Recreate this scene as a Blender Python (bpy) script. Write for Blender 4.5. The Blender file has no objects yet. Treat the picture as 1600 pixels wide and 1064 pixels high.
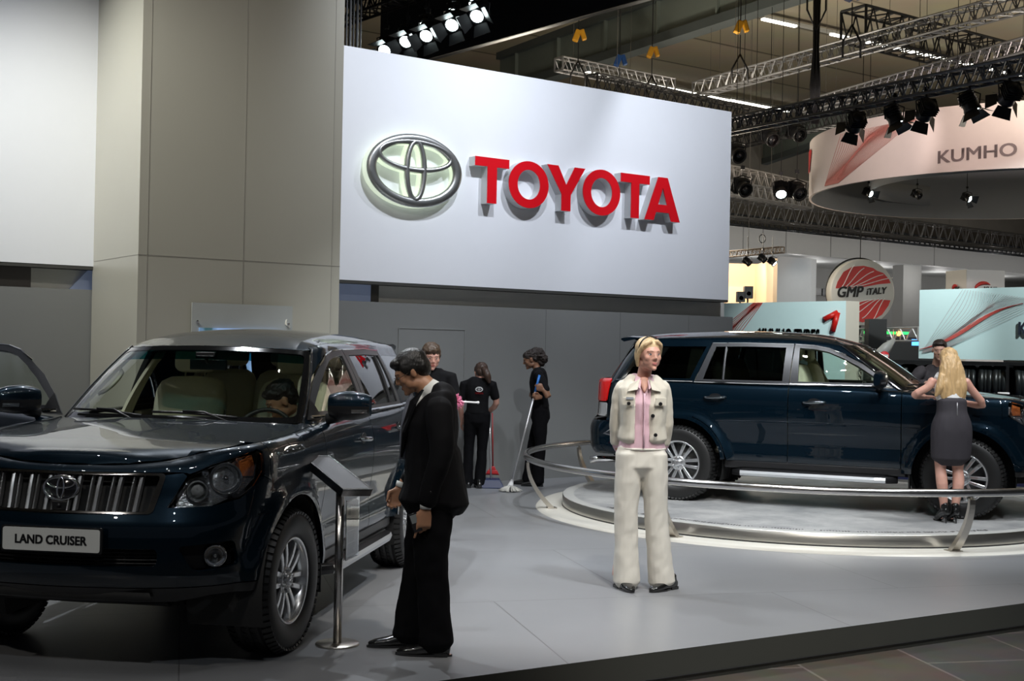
import bpy, bmesh, math, random
import numpy as np
from mathutils import Vector, Matrix, Quaternion
random.seed(7)
sc = bpy.context.scene
PI = math.pi
V3 = Vector

# ------------------------------------------------------------------ camera
FPX = 1950.0
CAM_H = 1.66
PITCH = math.atan(15.0 / FPX)
ROLL = 0.0188
F_ = V3((0, math.cos(PITCH), math.sin(PITCH)))
R0 = V3((1, 0, 0)); U0 = R0.cross(F_)
R_ = R0 * math.cos(ROLL) + U0 * math.sin(ROLL)
U_ = U0 * math.cos(ROLL) - R0 * math.sin(ROLL)
cd = bpy.data.cameras.new('camera'); cam = bpy.data.objects.new('camera', cd)
sc.collection.objects.link(cam); sc.camera = cam
cd.sensor_width = 36.0; cd.lens = 36.0 * FPX / 1600.0; cd.clip_end = 300; cd.clip_start = 0.05
cam.matrix_world = Matrix(((R_.x, U_.x, -F_.x, 0), (R_.y, U_.y, -F_.y, 0), (R_.z, U_.z, -F_.z, CAM_H), (0, 0, 0, 1)))

def ray(px, py):
    return F_ * FPX + R_ * (px - 800) - U_ * (py - 532)
def at(px, py, Y):
    r = ray(px, py); k = Y / r.y
    return V3((r.x * k, Y, CAM_H + r.z * k))
def floor_at(px, py, z=0.0):
    r = ray(px, py); k = (z - CAM_H) / r.z
    return V3((r.x * k, r.y * k, z))
ANG = math.radians(34.7)
D1 = V3((math.cos(ANG), math.sin(ANG), 0)); D2 = V3((-math.sin(ANG), math.cos(ANG), 0))
def on_plane(px, py, c):
    """where the sight line meets the plane P.D2 = c, as (along D1, z)"""
    r = ray(px, py); k = c / r.dot(D2)
    return (r.dot(D1) * k, CAM_H + r.z * k)
def dl(a, c, z):
    return D1 * a + D2 * c + V3((0, 0, z))

# ------------------------------------------------------------------ world, lights, exposure
sc.view_settings.view_transform = 'Standard'
sc.view_settings.look = 'None'
sc.view_settings.gamma = 1.0
sc.view_settings.exposure = 0.0
sc.view_settings.use_curve_mapping = False
w = bpy.data.worlds.new('hall_air'); sc.world = w; w.use_nodes = True
w.node_tree.nodes['Background'].inputs[0].default_value = (0.80, 0.86, 1.0, 1)
w.node_tree.nodes['Background'].inputs[1].default_value = 0.05

def spot(loc, target, watts, ang=60, size=0.1, col=(1, 1, 1), blend=0.5, name='spotlight_beam'):
    l = bpy.data.lights.new(name, 'SPOT'); l.energy = watts; l.spot_size = math.radians(ang)
    l.spot_blend = blend; l.shadow_soft_size = size; l.color = col
    o = bpy.data.objects.new(name, l); sc.collection.objects.link(o)
    o.location = loc; d = (V3(target) - V3(loc)); o.rotation_euler = d.to_track_quat('-Z', 'Y').to_euler()
    return o
def area(loc, target, watts, sx, sy, col=(1, 1, 1), name='softbox_light'):
    l = bpy.data.lights.new(name, 'AREA'); l.energy = watts; l.shape = 'RECTANGLE'; l.size = sx; l.size_y = sy; l.color = col
    o = bpy.data.objects.new(name, l); sc.collection.objects.link(o)
    o.location = loc; d = (V3(target) - V3(loc)); o.rotation_euler = d.to_track_quat('-Z', 'Y').to_euler()
    return o

COOL = (0.90, 0.95, 1.0); WARM = (1.0, 0.93, 0.84)
# the rig of stage spots over the stand
spot(( 1.5, 5.0, 6.6), (1.0, 9.2, 0), 850, 46, .08, WARM)
spot((-2.9, 10.9, 6.8), (-1.9, 7.6, .8), 800, 66, .06, COOL)
spot((-0.6, 11.6, 6.8), (-.8, 8.2, 0), 520, 66, .06, COOL)
spot(( 2.8, 6.5, 6.6), (1.6, 9.8, 0), 800, 60, .08, COOL)
spot(( 1.2, 9.5, 6.6), (0.3, 12.5, 0), 800, 60, .07, COOL)
spot(( 5.0, 8.5, 6.6), (3.3, 12.5, .6), 520, 50, .06, COOL)
spot(( 2.0, 9.0, 6.6), (3.4, 12.8, .8), 420, 50, .06, COOL)
spot(( 6.0, 11.0, 6.6), (5.0, 12.5, .6), 380, 60, .06, COOL)
spot((-3.8, 8.0, 6.6), (-2.0, 9.5, 1.2), 420, 60, .06, COOL)
spot(( 4.6, 5.0, 6.6), (3.0, 9.6, 0), 450, 60, .08, COOL)
spot((-4.2, 1.4, 5.6), (-2.0, 6.4, 1.1), 230, 30, .06, WARM)
spot((-.4, 1.0, 5.6), (-1.7, 6.4, 1.1), 200, 28, .06, COOL)
spot((-1.0, 7.5, 7.0), dl(4.9, 11.6, 3.4), 260, 60, .10, WARM, 1.0)
spot((1.6, 3.2, 6.0), (1.0, 8.6, .9), 420, 44, .06, WARM)
# smaller pin spots of the same rig
for x_, y_, tx_, ty_, w_ in ((-3.0, 3.6, -1.6, 7.0, 42), (-.6, 3.4, -1.4, 7.4, 42), (1.4, 5.6, -1.0, 8.2, 80), (2.2, 7.8, -1.0, 9.4, 90), (-4.6, 6.2, -2.4, 7.6, 60), (-2.2, 4.6, -2.2, 7.2, 38), (-3.6, 4.6, -2.4, 6.4, 36), (-1.6, 2.6, -1.4, 6.4, 36), (.6, 4.4, -1.2, 7.6, 50), (-1.4, 9.8, -1.6, 7.4, 70),
                             (3.4, 7.4, 3.0, 12.4, 110), (1.0, 7.6, 2.4, 12.8, 110), (5.6, 7.2, 4.4, 12.0, 110), (6.8, 9.4, 4.8, 12.2, 110), (4.2, 10.0, 3.6, 12.8, 80), (0.2, 6.4, .6, 9.0, 110), (2.6, 9.6, 2.8, 13.0, 80), (5.4, 10.6, 4.2, 12.8, 70)):
    spot((x_, y_, 6.7), (tx_, ty_, .9), w_, 46, .035, (1, .98, .96), .3)
# washes on the white sign wall and the column's left face
for a_, wt in ((7.3, 730), (9.5, 660), (11.9, 590)):
    spot(dl(a_, 9.4, 7.2), dl(a_ + .1, 13.05, 3.9), wt, 76, .10, (0.86, 0.91, 1.0), 1.0)
spot(dl(1.0, 9.2, 7.2), dl(1.6, 12.8, 4.2), 255, 62, .10, (0.84, 0.88, 1.0), 1.0)
spot(dl(-1.2, 9.6, 7.2), dl(-.6, 12.8, 4.0), 225, 70, .10, (0.84, 0.88, 1.0), 1.0)
spot(dl(1.0, 10.9, 6.0), dl(3.77, 12.2, 3.0), 760, 70, .10, (1.0, 1.0, .93), 1.0)

# ------------------------------------------------------------------ materials
MATS = {}
def mat(name, col, rough=.5, metal=0., coat=0., spec=.5, emit=None, es=1., noise=0., nscale=8., bump=0., bscale=60., alpha=None, crough=.03, aniso=None):
    if name in MATS: return MATS[name]
    m = bpy.data.materials.new(name); m.use_nodes = True; nt = m.node_tree; b = nt.nodes['Principled BSDF']
    b.inputs['Base Color'].default_value = (*col, 1); b.inputs['Roughness'].default_value = rough
    b.inputs['Metallic'].default_value = metal; b.inputs['Coat Weight'].default_value = coat
    b.inputs['Coat Roughness'].default_value = crough; b.inputs['Specular IOR Level'].default_value = spec
    tc = nt.nodes.new('ShaderNodeTexCoord')
    if noise or True:
        n = nt.nodes.new('ShaderNodeTexNoise'); n.inputs['Scale'].default_value = nscale; n.inputs['Detail'].default_value = 5
        nt.links.new(tc.outputs['Object'], n.inputs['Vector'])
        mx = nt.nodes.new('ShaderNodeMix'); mx.data_type = 'RGBA'
        k = noise or 0.03
        mx.inputs[6].default_value = tuple(c * (1 - k) for c in col) + (1,)
        mx.inputs[7].default_value = tuple(min(1, c * (1 + k)) for c in col) + (1,)
        nt.links.new(n.outputs['Fac'], mx.inputs[0]); nt.links.new(mx.outputs[2], b.inputs['Base Color'])
    if bump:
        n2 = nt.nodes.new('ShaderNodeTexNoise'); n2.inputs['Scale'].default_value = bscale; n2.inputs['Detail'].default_value = 4
        m3 = nt.nodes.new('ShaderNodeMapping'); m3.inputs['Scale'].default_value = (1, 1, .10) if 'hair' in name and 'curly' not in name else (1, 1, 1)
        nt.links.new(tc.outputs['Object'], m3.inputs[0]); nt.links.new(m3.outputs[0], n2.inputs['Vector'])
        if 'hair' in name and 'curly' not in name: bump *= .6; nt.links.new(m3.outputs[0], n.inputs['Vector'])
        bp = nt.nodes.new('ShaderNodeBump'); bp.inputs['Strength'].default_value = bump; bp.inputs['Distance'].default_value = 0.01
        nt.links.new(n2.outputs['Fac'], bp.inputs['Height']); nt.links.new(bp.outputs['Normal'], b.inputs['Normal'])
    if emit:
        b.inputs['Emission Color'].default_value = (*emit, 1); b.inputs['Emission Strength'].default_value = es
    MATS[name] = m
    return m
def glass(name, tint, refl=1.0, rough=0.0):
    if name in MATS: return MATS[name]
    m = bpy.data.materials.new(name); m.use_nodes = True; nt = m.node_tree
    for n in list(nt.nodes): nt.nodes.remove(n)
    out = nt.nodes.new('ShaderNodeOutputMaterial'); mix = nt.nodes.new('ShaderNodeMixShader')
    fr = nt.nodes.new('ShaderNodeFresnel'); fr.inputs[0].default_value = 1.5
    ml = nt.nodes.new('ShaderNodeMath'); ml.operation = 'MULTIPLY'; ml.inputs[1].default_value = 1.7 * refl; ml.use_clamp = True
    tr = nt.nodes.new('ShaderNodeBsdfTransparent'); tr.inputs[0].default_value = (*tint, 1)
    gl = nt.nodes.new('ShaderNodeBsdfGlossy'); gl.inputs['Roughness'].default_value = rough; gl.inputs['Color'].default_value = (1, 1, 1, 1)
    nt.links.new(fr.outputs[0], ml.inputs[0]); nt.links.new(ml.outputs[0], mix.inputs[0])
    nt.links.new(tr.outputs[0], mix.inputs[1]); nt.links.new(gl.outputs[0], mix.inputs[2]); nt.links.new(mix.outputs[0], out.inputs[0])
    MATS[name] = m
    return m
def brushed(name, col, rough=.28, scale=(2, 200, 200), k=.25):
    if name in MATS: return MATS[name]
    m = mat(name, col, rough, 1.0); nt = m.node_tree; b = nt.nodes['Principled BSDF']
    tc = nt.nodes.new('ShaderNodeTexCoord'); mp = nt.nodes.new('ShaderNodeMapping'); mp.inputs['Scale'].default_value = scale
    n = nt.nodes.new('ShaderNodeTexNoise'); n.inputs['Scale'].default_value = 1; n.inputs['Detail'].default_value = 6
    mr = nt.nodes.new('ShaderNodeMapRange'); mr.inputs[3].default_value = rough * (1 - k); mr.inputs[4].default_value = rough * (1 + k)
    nt.links.new(tc.outputs['Object'], mp.inputs[0]); nt.links.new(mp.outputs[0], n.inputs['Vector'])
    nt.links.new(n.outputs['Fac'], mr.inputs[0]); nt.links.new(mr.outputs[0], b.inputs['Roughness'])
    return m

# ------------------------------------------------------------------ object helpers
def link(o): sc.collection.objects.link(o); return o
def tag(o, label=None, cat=None, group=None, kind=None):
    if label: o['label'] = label
    if cat: o['category'] = cat
    if group: o['group'] = group
    if kind: o['kind'] = kind
    return o
def empty(name, loc=(0, 0, 0), rz=0.0):
    o = bpy.data.objects.new(name, None); o.location = loc; o.rotation_euler = (0, 0, rz); o.empty_display_size = .1
    return link(o)
def copy_tree(o, parent=None):
    c = o.copy(); link(c)
    if parent is not None: c.parent = parent
    for ch in list(o.children): copy_tree(ch, c)
    return c

class MB:
    """collects shapes into one mesh; every shape carries a material slot"""
    def __init__(s): s.v = []; s.f = []; s.m = []; s.sm = []
    def add(s, vs, fs, mi=0, smooth=False):
        n = len(s.v); s.v += [tuple(v) for v in vs]
        for f in fs: s.f.append(tuple(i + n for i in f)); s.m.append(mi); s.sm.append(smooth)
        return s
    def box(s, c, size, rot=None, mi=0, taper=1.0):
        hx, hy, hz = (k / 2 for k in size); M = rot if rot is not None else Matrix.Identity(3)
        vs = []
        for z, t in ((-hz, 1), (hz, taper)):
            for x, y in ((-hx, -hy), (hx, -hy), (hx, hy), (-hx, hy)):
                vs.append(V3(c) + M @ V3((x * t, y * t, z)))
        return s.add(vs, [(3, 2, 1, 0), (4, 5, 6, 7), (0, 1, 5, 4), (1, 2, 6, 5), (2, 3, 7, 6), (3, 0, 4, 7)], mi)
    def tube(s, pts, r, n=10, mi=0, smooth=True, closed=False, caps=True):
        pts = [V3(p) for p in pts]; k = len(pts); rr = r if isinstance(r, (list, tuple)) else [r] * k
        vs = []; fs = []
        up = None
        for i in range(k):
            a = pts[(i - 1) % k] if (i > 0 or closed) else pts[0]; b = pts[(i + 1) % k] if (i < k - 1 or closed) else pts[-1]
            t = (b - a); t = t.normalized() if t.length > 1e-9 else V3((0, 0, 1))
            if up is None:
                up = V3((0, 0, 1)) if abs(t.z) < .9 else V3((1, 0, 0))
            x = up.cross(t)
            if x.length < 1e-6: up = V3((1, 0, 0)); x = up.cross(t)
            x.normalize(); y = t.cross(x).normalized(); up = y
            for j in range(n):
                an = 2 * PI * j / n
                vs.append(pts[i] + (x * math.cos(an) + y * math.sin(an)) * rr[i])
        for i in range(k - (0 if closed else 1)):
            i2 = (i + 1) % k
            for j in range(n):
                fs.append((i * n + j, i * n + (j + 1) % n, i2 * n + (j + 1) % n, i2 * n + j))
        if caps and not closed:
            fs.append(tuple(range(n))[::-1]); fs.append(tuple((k - 1) * n + j for j in range(n)))
        return s.add(vs, fs, mi, smooth)
    def bar(s, a, b, r, n=6, mi=0): return s.tube([a, b], r, n, mi, smooth=n > 6)
    def lathe(s, prof, c=(0, 0, 0), n=32, axis='Z', mi=0, smooth=True, closed=False, M=None):
        """prof: (radius, height) pairs"""
        vs = []; fs = []; k = len(prof)
        for (r, h) in prof:
            for j in range(n):
                a = 2 * PI * j / n; x, y = r * math.cos(a), r * math.sin(a)
                p = V3((x, y, h)) if axis == 'Z' else (V3((h, x, y)) if axis == 'X' else V3((y, h, x)))
                if M is not None: p = M @ p
                vs.append(V3(c) + p)
        for i in range(k if closed else k - 1):
            i2 = (i + 1) % k
            for j in range(n):
                fs.append((i * n + j, i * n + (j + 1) % n, i2 * n + (j + 1) % n, i2 * n + j))
        if not closed:
            if prof[0][0] > 1e-6: fs.append(tuple(range(n))[::-1])
            if prof[-1][0] > 1e-6: fs.append(tuple((k - 1) * n + j for j in range(n)))
        return s.add(vs, fs, mi, smooth)
    def ball(s, c, r, n=12, mi=0, M=None):
        rr = r if isinstance(r, (list, tuple)) else (r, r, r); vs = []; fs = []; m = max(6, n * 2 // 3)
        for i in range(m + 1):
            th = PI * i / m
            for j in range(n):
                a = 2 * PI * j / n
                p = V3((rr[0] * math.sin(th) * math.cos(a), rr[1] * math.sin(th) * math.sin(a), rr[2] * math.cos(th)))
                if M is not None: p = M @ p
                vs.append(V3(c) + p)
        for i in range(m):
            for j in range(n):
                fs.append((i * n + j, (i + 1) * n + j, (i + 1) * n + (j + 1) % n, i * n + (j + 1) % n))
        return s.add(vs, fs, mi, True)
    def prism(s, poly, depth, M=None, mi=0, holes=(), smooth=False):
        """2D outline (with holes) in the local XY plane thickened from z=0 to z=depth, then placed by the 4x4 M"""
        bm = bmesh.new(); loops = [list(poly)] + [list(h) for h in holes]; edges = []; allv = []
        for lp in loops:
            vs = [bm.verts.new((x, y, 0)) for x, y in lp]; allv.append(vs)
            for i in range(len(vs)): edges.append(bm.edges.new((vs[i], vs[(i + 1) % len(vs)])))
        bmesh.ops.triangle_fill(bm, use_beauty=True, edges=edges)
        bm.verts.index_update(); n = len(bm.verts)
        co = [v.co.copy() for v in bm.verts]; fs = []
        for f in bm.faces:
            idx = [v.index for v in f.verts]
            if f.normal.z < 0: idx = idx[::-1]
            fs.append(tuple(i + n for i in idx)); fs.append(tuple(idx[::-1]))
        for lp in allv:
            ar = sum(lp[i].co.x * lp[(i + 1) % len(lp)].co.y - lp[(i + 1) % len(lp)].co.x * lp[i].co.y for i in range(len(lp)))
            ccw = ar > 0
            if lp is not allv[0]: ccw = not ccw
            for i in range(len(lp)):
                a, b = lp[i].index, lp[(i + 1) % len(lp)].index
                if (lp is allv[0]) == (ar > 0): fs.append((a, b, b + n, a + n))
                else: fs.append((b, a, a + n, b + n))
        bm.free()
        pts = [V3((c.x, c.y, 0)) for c in co] + [V3((c.x, c.y, depth)) for c in co]
        if M is not None: pts = [M @ p for p in pts]
        return s.add(pts, fs, mi, smooth)
    def grid(s, P, nu, nv, mi=0, smooth=True, wrap_u=False):
        """P: list of rows; nu rows of nv points"""
        vs = [p for row in P for p in row]; fs = []
        for i in range(nu - (0 if wrap_u else 1)):
            for j in range(nv - 1):
                a = i * nv + j; b = ((i + 1) % nu) * nv + j
                fs.append((a, b, b + 1, a + 1))
        return s.add(vs, fs, mi, smooth)
    def mesh(s, name='m', recalc=False):
        me = bpy.data.meshes.new(name); me.from_pydata(s.v, [], s.f)
        me.polygons.foreach_set('material_index', s.m); me.polygons.foreach_set('use_smooth', s.sm)
        if recalc:
            bm = bmesh.new(); bm.from_mesh(me); bmesh.ops.recalc_face_normals(bm, faces=bm.faces); bm.to_mesh(me); bm.free()
        me.update(); return me
    def build(s, name, mats, parent=None, loc=None, rz=None, bevel=0, recalc=False, seg=2):
        me = s.mesh(name, recalc)
        for m in (mats if isinstance(mats, (list, tuple)) else [mats]): me.materials.append(m)
        o = bpy.data.objects.new(name, me); link(o)
        if parent is not None: o.parent = parent
        if loc is not None: o.location = loc
        if rz is not None: o.rotation_euler = (0, 0, rz)
        if bevel:
            b = o.modifiers.new('bevel', 'BEVEL'); b.width = bevel; b.segments = seg; b.limit_method = 'ANGLE'; b.angle_limit = math.radians(40)
        return o
def struct(mb, name, mats, **k):
    o = mb.build(name, mats, **k); o['kind'] = 'structure'; return o
def frameM(origin, xdir, ydir):
    x = V3(xdir).normalized(); y = V3(ydir).normalized(); z = x.cross(y)
    return Matrix(((x.x, y.x, z.x, origin[0]), (x.y, y.y, z.y, origin[1]), (x.z, y.z, z.z, origin[2]), (0, 0, 0, 1)))
_fonts = {}
def text_mesh(s, size, depth, mats, name, parent=None, bold=0.0, M=None, sx=1.0, shear=0.0, fit=None, align='LEFT'):
    cu = bpy.data.curves.new(name, 'FONT'); cu.body = s; cu.size = size; cu.extrude = depth / 2
    cu.align_x = align; cu.resolution_u = 4; cu.shear = shear
    o = bpy.data.objects.new(name, cu); link(o)
    dg = bpy.context.evaluated_depsgraph_get(); dg.update()
    me = bpy.data.meshes.new_from_object(o.evaluated_get(dg)); bpy.data.objects.remove(o)
    if bold:      # heavier strokes: shifted copies fused in one mesh
        bm = bmesh.new()
        for dx, dy in ((-1, -.6), (-1, .6), (0, 0), (1, -.6), (1, .6)):
            k = len(bm.verts); bm.from_mesh(me); bm.verts.ensure_lookup_table()
            for v in bm.verts[k:]: v.co.x += dx * bold; v.co.y += dy * bold
        bm.to_mesh(me); bm.free()
    xs = [v.co.x for v in me.vertices]; ys = [v.co.y for v in me.vertices]
    if fit:
        kx = fit[0] / (max(xs) - min(xs)); ky = fit[1] / (max(ys) - min(ys)); x0, y0 = min(xs), min(ys)
        for v in me.vertices: v.co.x = (v.co.x - x0) * kx; v.co.y = (v.co.y - y0) * ky
    else:
        for v in me.vertices: v.co.x *= sx
    if M is not None: me.transform(M)
    me.materials.clear(); me.materials.append(mats)
    ob = bpy.data.objects.new(name, me); link(ob)
    if parent is not None: ob.parent = parent
    return ob
def ellipse(cx, cy, rx, ry, n=48): return [(cx + rx * math.cos(2 * PI * i / n), cy + ry * math.sin(2 * PI * i / n)) for i in range(n)]
def emblem_mb(W, depth, M=None, mb=None, n=64, t=.11):
    """three interlocking oval rings, W wide, bevelled bands"""
    mb = mb or MB(); H = W * .67
    def ring(cx, cy, rx, ry, tx, ty, z0):
        prof = [(0, 0), (.10, depth * .75), (.30, depth), (.70, depth), (.90, depth * .75), (1, 0)]
        P = []
        for i in range(n):
            a = 2 * PI * i / n; row = []
            for (u, z) in prof:
                row.append(V3((cx + (rx - tx * u) * math.cos(a), cy + (ry - ty * u) * math.sin(a), z0 + z)))
            if M is not None: row = [M @ p for p in row]
            P.append(row)
        mb.grid(P, n, len(prof), wrap_u=True)
    ring(0, 0, W / 2, H / 2, W * t * .66, H * t * .88, 0)
    ring(0, H * .0, W * .12, H * .435, W * .058, H * .085, 0.002)
    ring(0, H * .20, W * .40, H * .235, W * .05, H * .085, 0.001)
    return mb
# ------------------------------------------------------------------ surfaces of the place
M_white = mat('sign_white', (.84, .86, .90), .45, noise=.01)
M_cream = mat('column_panel', (.49, .475, .405), .38, noise=.02, nscale=2, coat=.25, crough=.2)
M_grey = mat('grey_wall_paint', (.20, .205, .20), .42, noise=.03, nscale=1.5)
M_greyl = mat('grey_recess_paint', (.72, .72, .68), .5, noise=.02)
M_seam = mat('panel_seam', (.30, .285, .25), .6)
M_dark = mat('black_paint', (.012, .012, .013), .5)
M_edge = mat('platform_edge_vinyl', (.060, .062, .055), .45)

def floor_mat():
    m = mat('stand_floor_vinyl', (.23, .235, .245), .30, noise=.03, nscale=.8)
    nt = m.node_tree; b = nt.nodes['Principled BSDF']; L = nt.links.new
    tc = nt.nodes.new('ShaderNodeTexCoord'); mp = nt.nodes.new('ShaderNodeMapping'); mp.inputs['Rotation'].default_value = (0, 0, -ANG + .35)
    br = nt.nodes.new('ShaderNodeTexBrick'); br.inputs['Scale'].default_value = 1; br.inputs['Mortar Size'].default_value = .004
    br.inputs['Brick Width'].default_value = 2.0; br.inputs['Row Height'].default_value = 2.0; br.offset = .5
    br.inputs['Color1'].default_value = (.225, .23, .24, 1); br.inputs['Color2'].default_value = (.24, .245, .255, 1); br.inputs['Mortar'].default_value = (.12, .12, .12, 1)
    L(tc.outputs['Object'], mp.inputs[0]); L(mp.outputs[0], br.inputs['Vector'])
    n = nt.nodes.new('ShaderNodeTexNoise'); n.inputs['Scale'].default_value = 1.1; n.inputs['Detail'].default_value = 8; L(tc.outputs['Object'], n.inputs['Vector'])
    mr = nt.nodes.new('ShaderNodeMapRange'); mr.inputs[3].default_value = .24; mr.inputs[4].default_value = .40; L(n.outputs['Fac'], mr.inputs[0])
    L(mr.outputs[0], b.inputs['Roughness']); L(br.outputs['Color'], b.inputs['Base Color'])
    return m
def slab_mat():
    m = mat('hall_floor_slabs', (.10, .085, .065), .55, noise=.3, nscale=2)
    nt = m.node_tree; b = nt.nodes['Principled BSDF']; L = nt.links.new
    tc = nt.nodes.new('ShaderNodeTexCoord'); mp = nt.nodes.new('ShaderNodeMapping'); mp.inputs['Rotation'].default_value = (0, 0, -.48 + 1.85)
    br = nt.nodes.new('ShaderNodeTexBrick'); br.inputs['Scale'].default_value = 1; br.inputs['Mortar Size'].default_value = .01; br.offset = .3
    br.inputs['Brick Width'].default_value = 2.3; br.inputs['Row Height'].default_value = .8
    br.inputs['Color1'].default_value = (.085, .068, .050, 1); br.inputs['Color2'].default_value = (.065, .062, .058, 1); br.inputs['Mortar'].default_value = (.16, .14, .12, 1)
    L(tc.outputs['Object'], mp.inputs[0]); L(mp.outputs[0], br.inputs['Vector'])
    n = nt.nodes.new('ShaderNodeTexNoise'); n.inputs['Scale'].default_value = 5; n.inputs['Detail'].default_value = 8; L(tc.outputs['Object'], n.inputs['Vector'])
    mx = nt.nodes.new('ShaderNodeMix'); mx.data_type = 'RGBA'; mx.blend_type = 'MULTIPLY'; mx.inputs[0].default_value = .5
    L(br.outputs['Color'], mx.inputs[6]); L(n.outputs['Color'], mx.inputs[7]); L(mx.outputs[2], b.inputs['Base Color'])
    return m

# stand floor: a raised platform, and the hall floor under it
E0 = V3((1.09, 7.09, 0)); ED = V3((math.cos(math.radians(30.5)), math.sin(math.radians(30.5)), 0))
W1 = dl(12.95, 13.08, 0)          # right end of the grey wall
pA = E0 - ED * 12; pB = E0 + ED * 11.0
plat = [(pA.x, pA.y), (pB.x, pB.y), (pB.x - 1.6, pB.y + 2.3), (6.9, 16.2), (W1.x, W1.y), tuple(dl(12.95, 13.9, 0))[:2], tuple(dl(-9, 13.9, 0))[:2]]
mb = MB().prism(plat, .185, Matrix.Translation((0, 0, -.185)))
o = struct(mb, 'floor', [floor_mat(), M_edge])
for p in o.data.polygons:
    if p.normal.z < .5: p.material_index = 1
# slim recess line near the foot of the platform edge
mb = MB(); c = E0 - ED * .5 - V3((0, 0, .15)); nrm = V3((ED.y, -ED.x, 0))
mb.box(c + nrm * .003, (22, .012, .004), Matrix.Rotation(math.radians(30.5), 3, 'Z'))
struct(mb, 'trim_1', M_dark)
mb = MB().box((6, 40, -.235), (110, 120, .1)); struct(mb, 'floor_hall', slab_mat())
# blue carpet of the neighbouring booth
mb = MB().prism([(7.4, 15.6), (16.0, 12.5), (24, 17), (24, 26), (4.4, 24), (4.0, 18.4)], .012, Matrix.Translation((0, 0, -.185)))
o = mb.build('blue_carpet', mat('blue_carpet', (.012, .03, .22), .9, bump=.3, bscale=300)); tag(o, 'bright blue carpet on the hall floor behind the turntable', 'carpet')
mb = MB().prism([(5.2, 7.33), (8, 5.6), (11, 9), (9.6, 9.75)], .010, Matrix.Translation((0, 0, -.185)))
o = mb.build('blue_carpet', MATS['blue_carpet']); tag(o, 'dark blue carpet edge on the brown slabs at the lower right corner', 'carpet')

# walls (frame: a along D1, c along D2)
RZ = Matrix.Rotation(ANG, 3, 'Z')
def wbox(a0, a1, c0, c1, z0, z1, mb=None, mi=0):
    mb = mb or MB(); return mb.box(dl((a0 + a1) / 2, (c0 + c1) / 2, (z0 + z1) / 2), (a1 - a0, c1 - c0, z1 - z0), RZ, mi)
cW = 13.08
struct(wbox(-8, W1.dot(D1), cW, cW + .10, 0, 2.20), 'wall_back', M_grey)
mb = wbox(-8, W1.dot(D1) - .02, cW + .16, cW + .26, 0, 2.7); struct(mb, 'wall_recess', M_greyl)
# hairline joints between the grey wall panels, door outline
mb = MB(); jm = mat('joint_line', (.10, .10, .10), .6)
a620, _ = on_plane(622, 560, cW); a725, _ = on_plane(725, 560, cW)
for a_ in [a725 + k * 1.25 for k in (-7.2, -6.2, 1, 2, 3) if a725 + k * 1.25 < W1.dot(D1)]:
    wbox(a_ - .002, a_ + .002, cW - .002, cW + .01, 0, 2.2, mb)
struct(mb, 'trim_2', jm)
mb = MB(); zt = 1.90
wbox(a620, a725 , cW - .006, cW + .01, 0.01, zt, mb)
struct(mb, 'door_1', mat('grey_door_paint', (.205, .21, .205), .42, noise=.02))
mb = MB(); lw = .012
wbox(a725 - lw / 2, a725 + lw / 2, cW - .012, cW, 0, zt, mb); wbox(a620 - lw / 2, a620 + lw / 2, cW - .012, cW, 0, zt, mb); wbox(a620, a725, cW - .012, cW, zt - lw / 2, zt + lw / 2, mb)
struct(mb, 'trim_3', mat('door_edge_strip', (.42, .43, .42), .35, .6))
# blue-lit opening in the shadow gap, and its dark post
a0, z0 = on_plane(528, 440, cW + .14); a1, _ = on_plane(579, 440, cW + .14); a2, _ = on_plane(591, 440, cW + .14)
struct(wbox(a0 - .6, a1, cW + .13, cW + .155, 2.0, 2.6), 'window_1', mat('gap_window', (.34, .40, .55), .25, emit=(.25, .32, .5), es=.12, noise=.05))
struct(wbox(a1, a2, cW + .12, cW + .155, 2.0, 2.6), 'trim_4', mat('gap_post', (.09, .085, .075), .5))
a0, _ = on_plane(0, 430, cW + .14); a1, _ = on_plane(48, 430, cW + .14); a2, _ = on_plane(104, 430, cW + .14); a3, _ = on_plane(145, 430, cW + .14)
mb = MB(); wbox(a0 - 2, a1, cW + .13, cW + .155, 1.9, 2.7, mb); struct(mb, 'trim_5', mat('gap_brown', (.11, .10, .095), .5))
mb = MB(); mb.prism([(a2, 2.18), (a3 + .3, 2.18), (a3 + .3, 2.52), (a3 - .02, 2.45)], .03, frameM(dl(0, cW + .13, 0), D1, (0, 0, 1)))
struct(mb, 'window_2', MATS['gap_window'])

# white sign wall, right of the column and left of it
aR, zR = on_plane(1141, 300, 13.03); aL, zT = on_plane(535, 70, 13.03)
zTop = 5.16
struct(wbox(aL - 1.2, aR, 13.03, 13.63, 2.44, zTop), 'wall_sign', M_white)
struct(wbox(-8, aL - 1.22, 13.03, 13.63, 2.44, 6.2), 'wall_left', M_white)
mb = MB(); wbox(-8, aR, 13.035, 13.6, 2.405, 2.44, mb); struct(mb, 'underside_shade', mat('underside_shadow_strip', (.05, .05, .045), .6))  # dark strip colours in the shade along the white wall's lower edge

# column clad in cream panels
cC = 11.6
r1 = on_plane(216, 400, cC)[0]; r2 = on_plane(531, 400, cC)[0]
mb = MB(); wbox(r1, r2, cC, 13.06, 0, 7.8, mb); struct(mb, 'wall_column', M_cream)
mb = MB()
zs = on_plane(216, 397.5, cC)[1]
for z_ in (zs,):
    wbox(r1 - .002, r2 + .002, cC - .002, 13.0, z_ - .003, z_ + .003, mb)
for a_ in (r1 + .085, on_plane(380, 400, cC)[0], on_plane(518, 400, cC)[0]):
    wbox(a_ - .002, a_ + .002, cC - .002, cC + .01, 0, 7.8, mb)
struct(mb, 'trim_7', M_seam)

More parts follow.
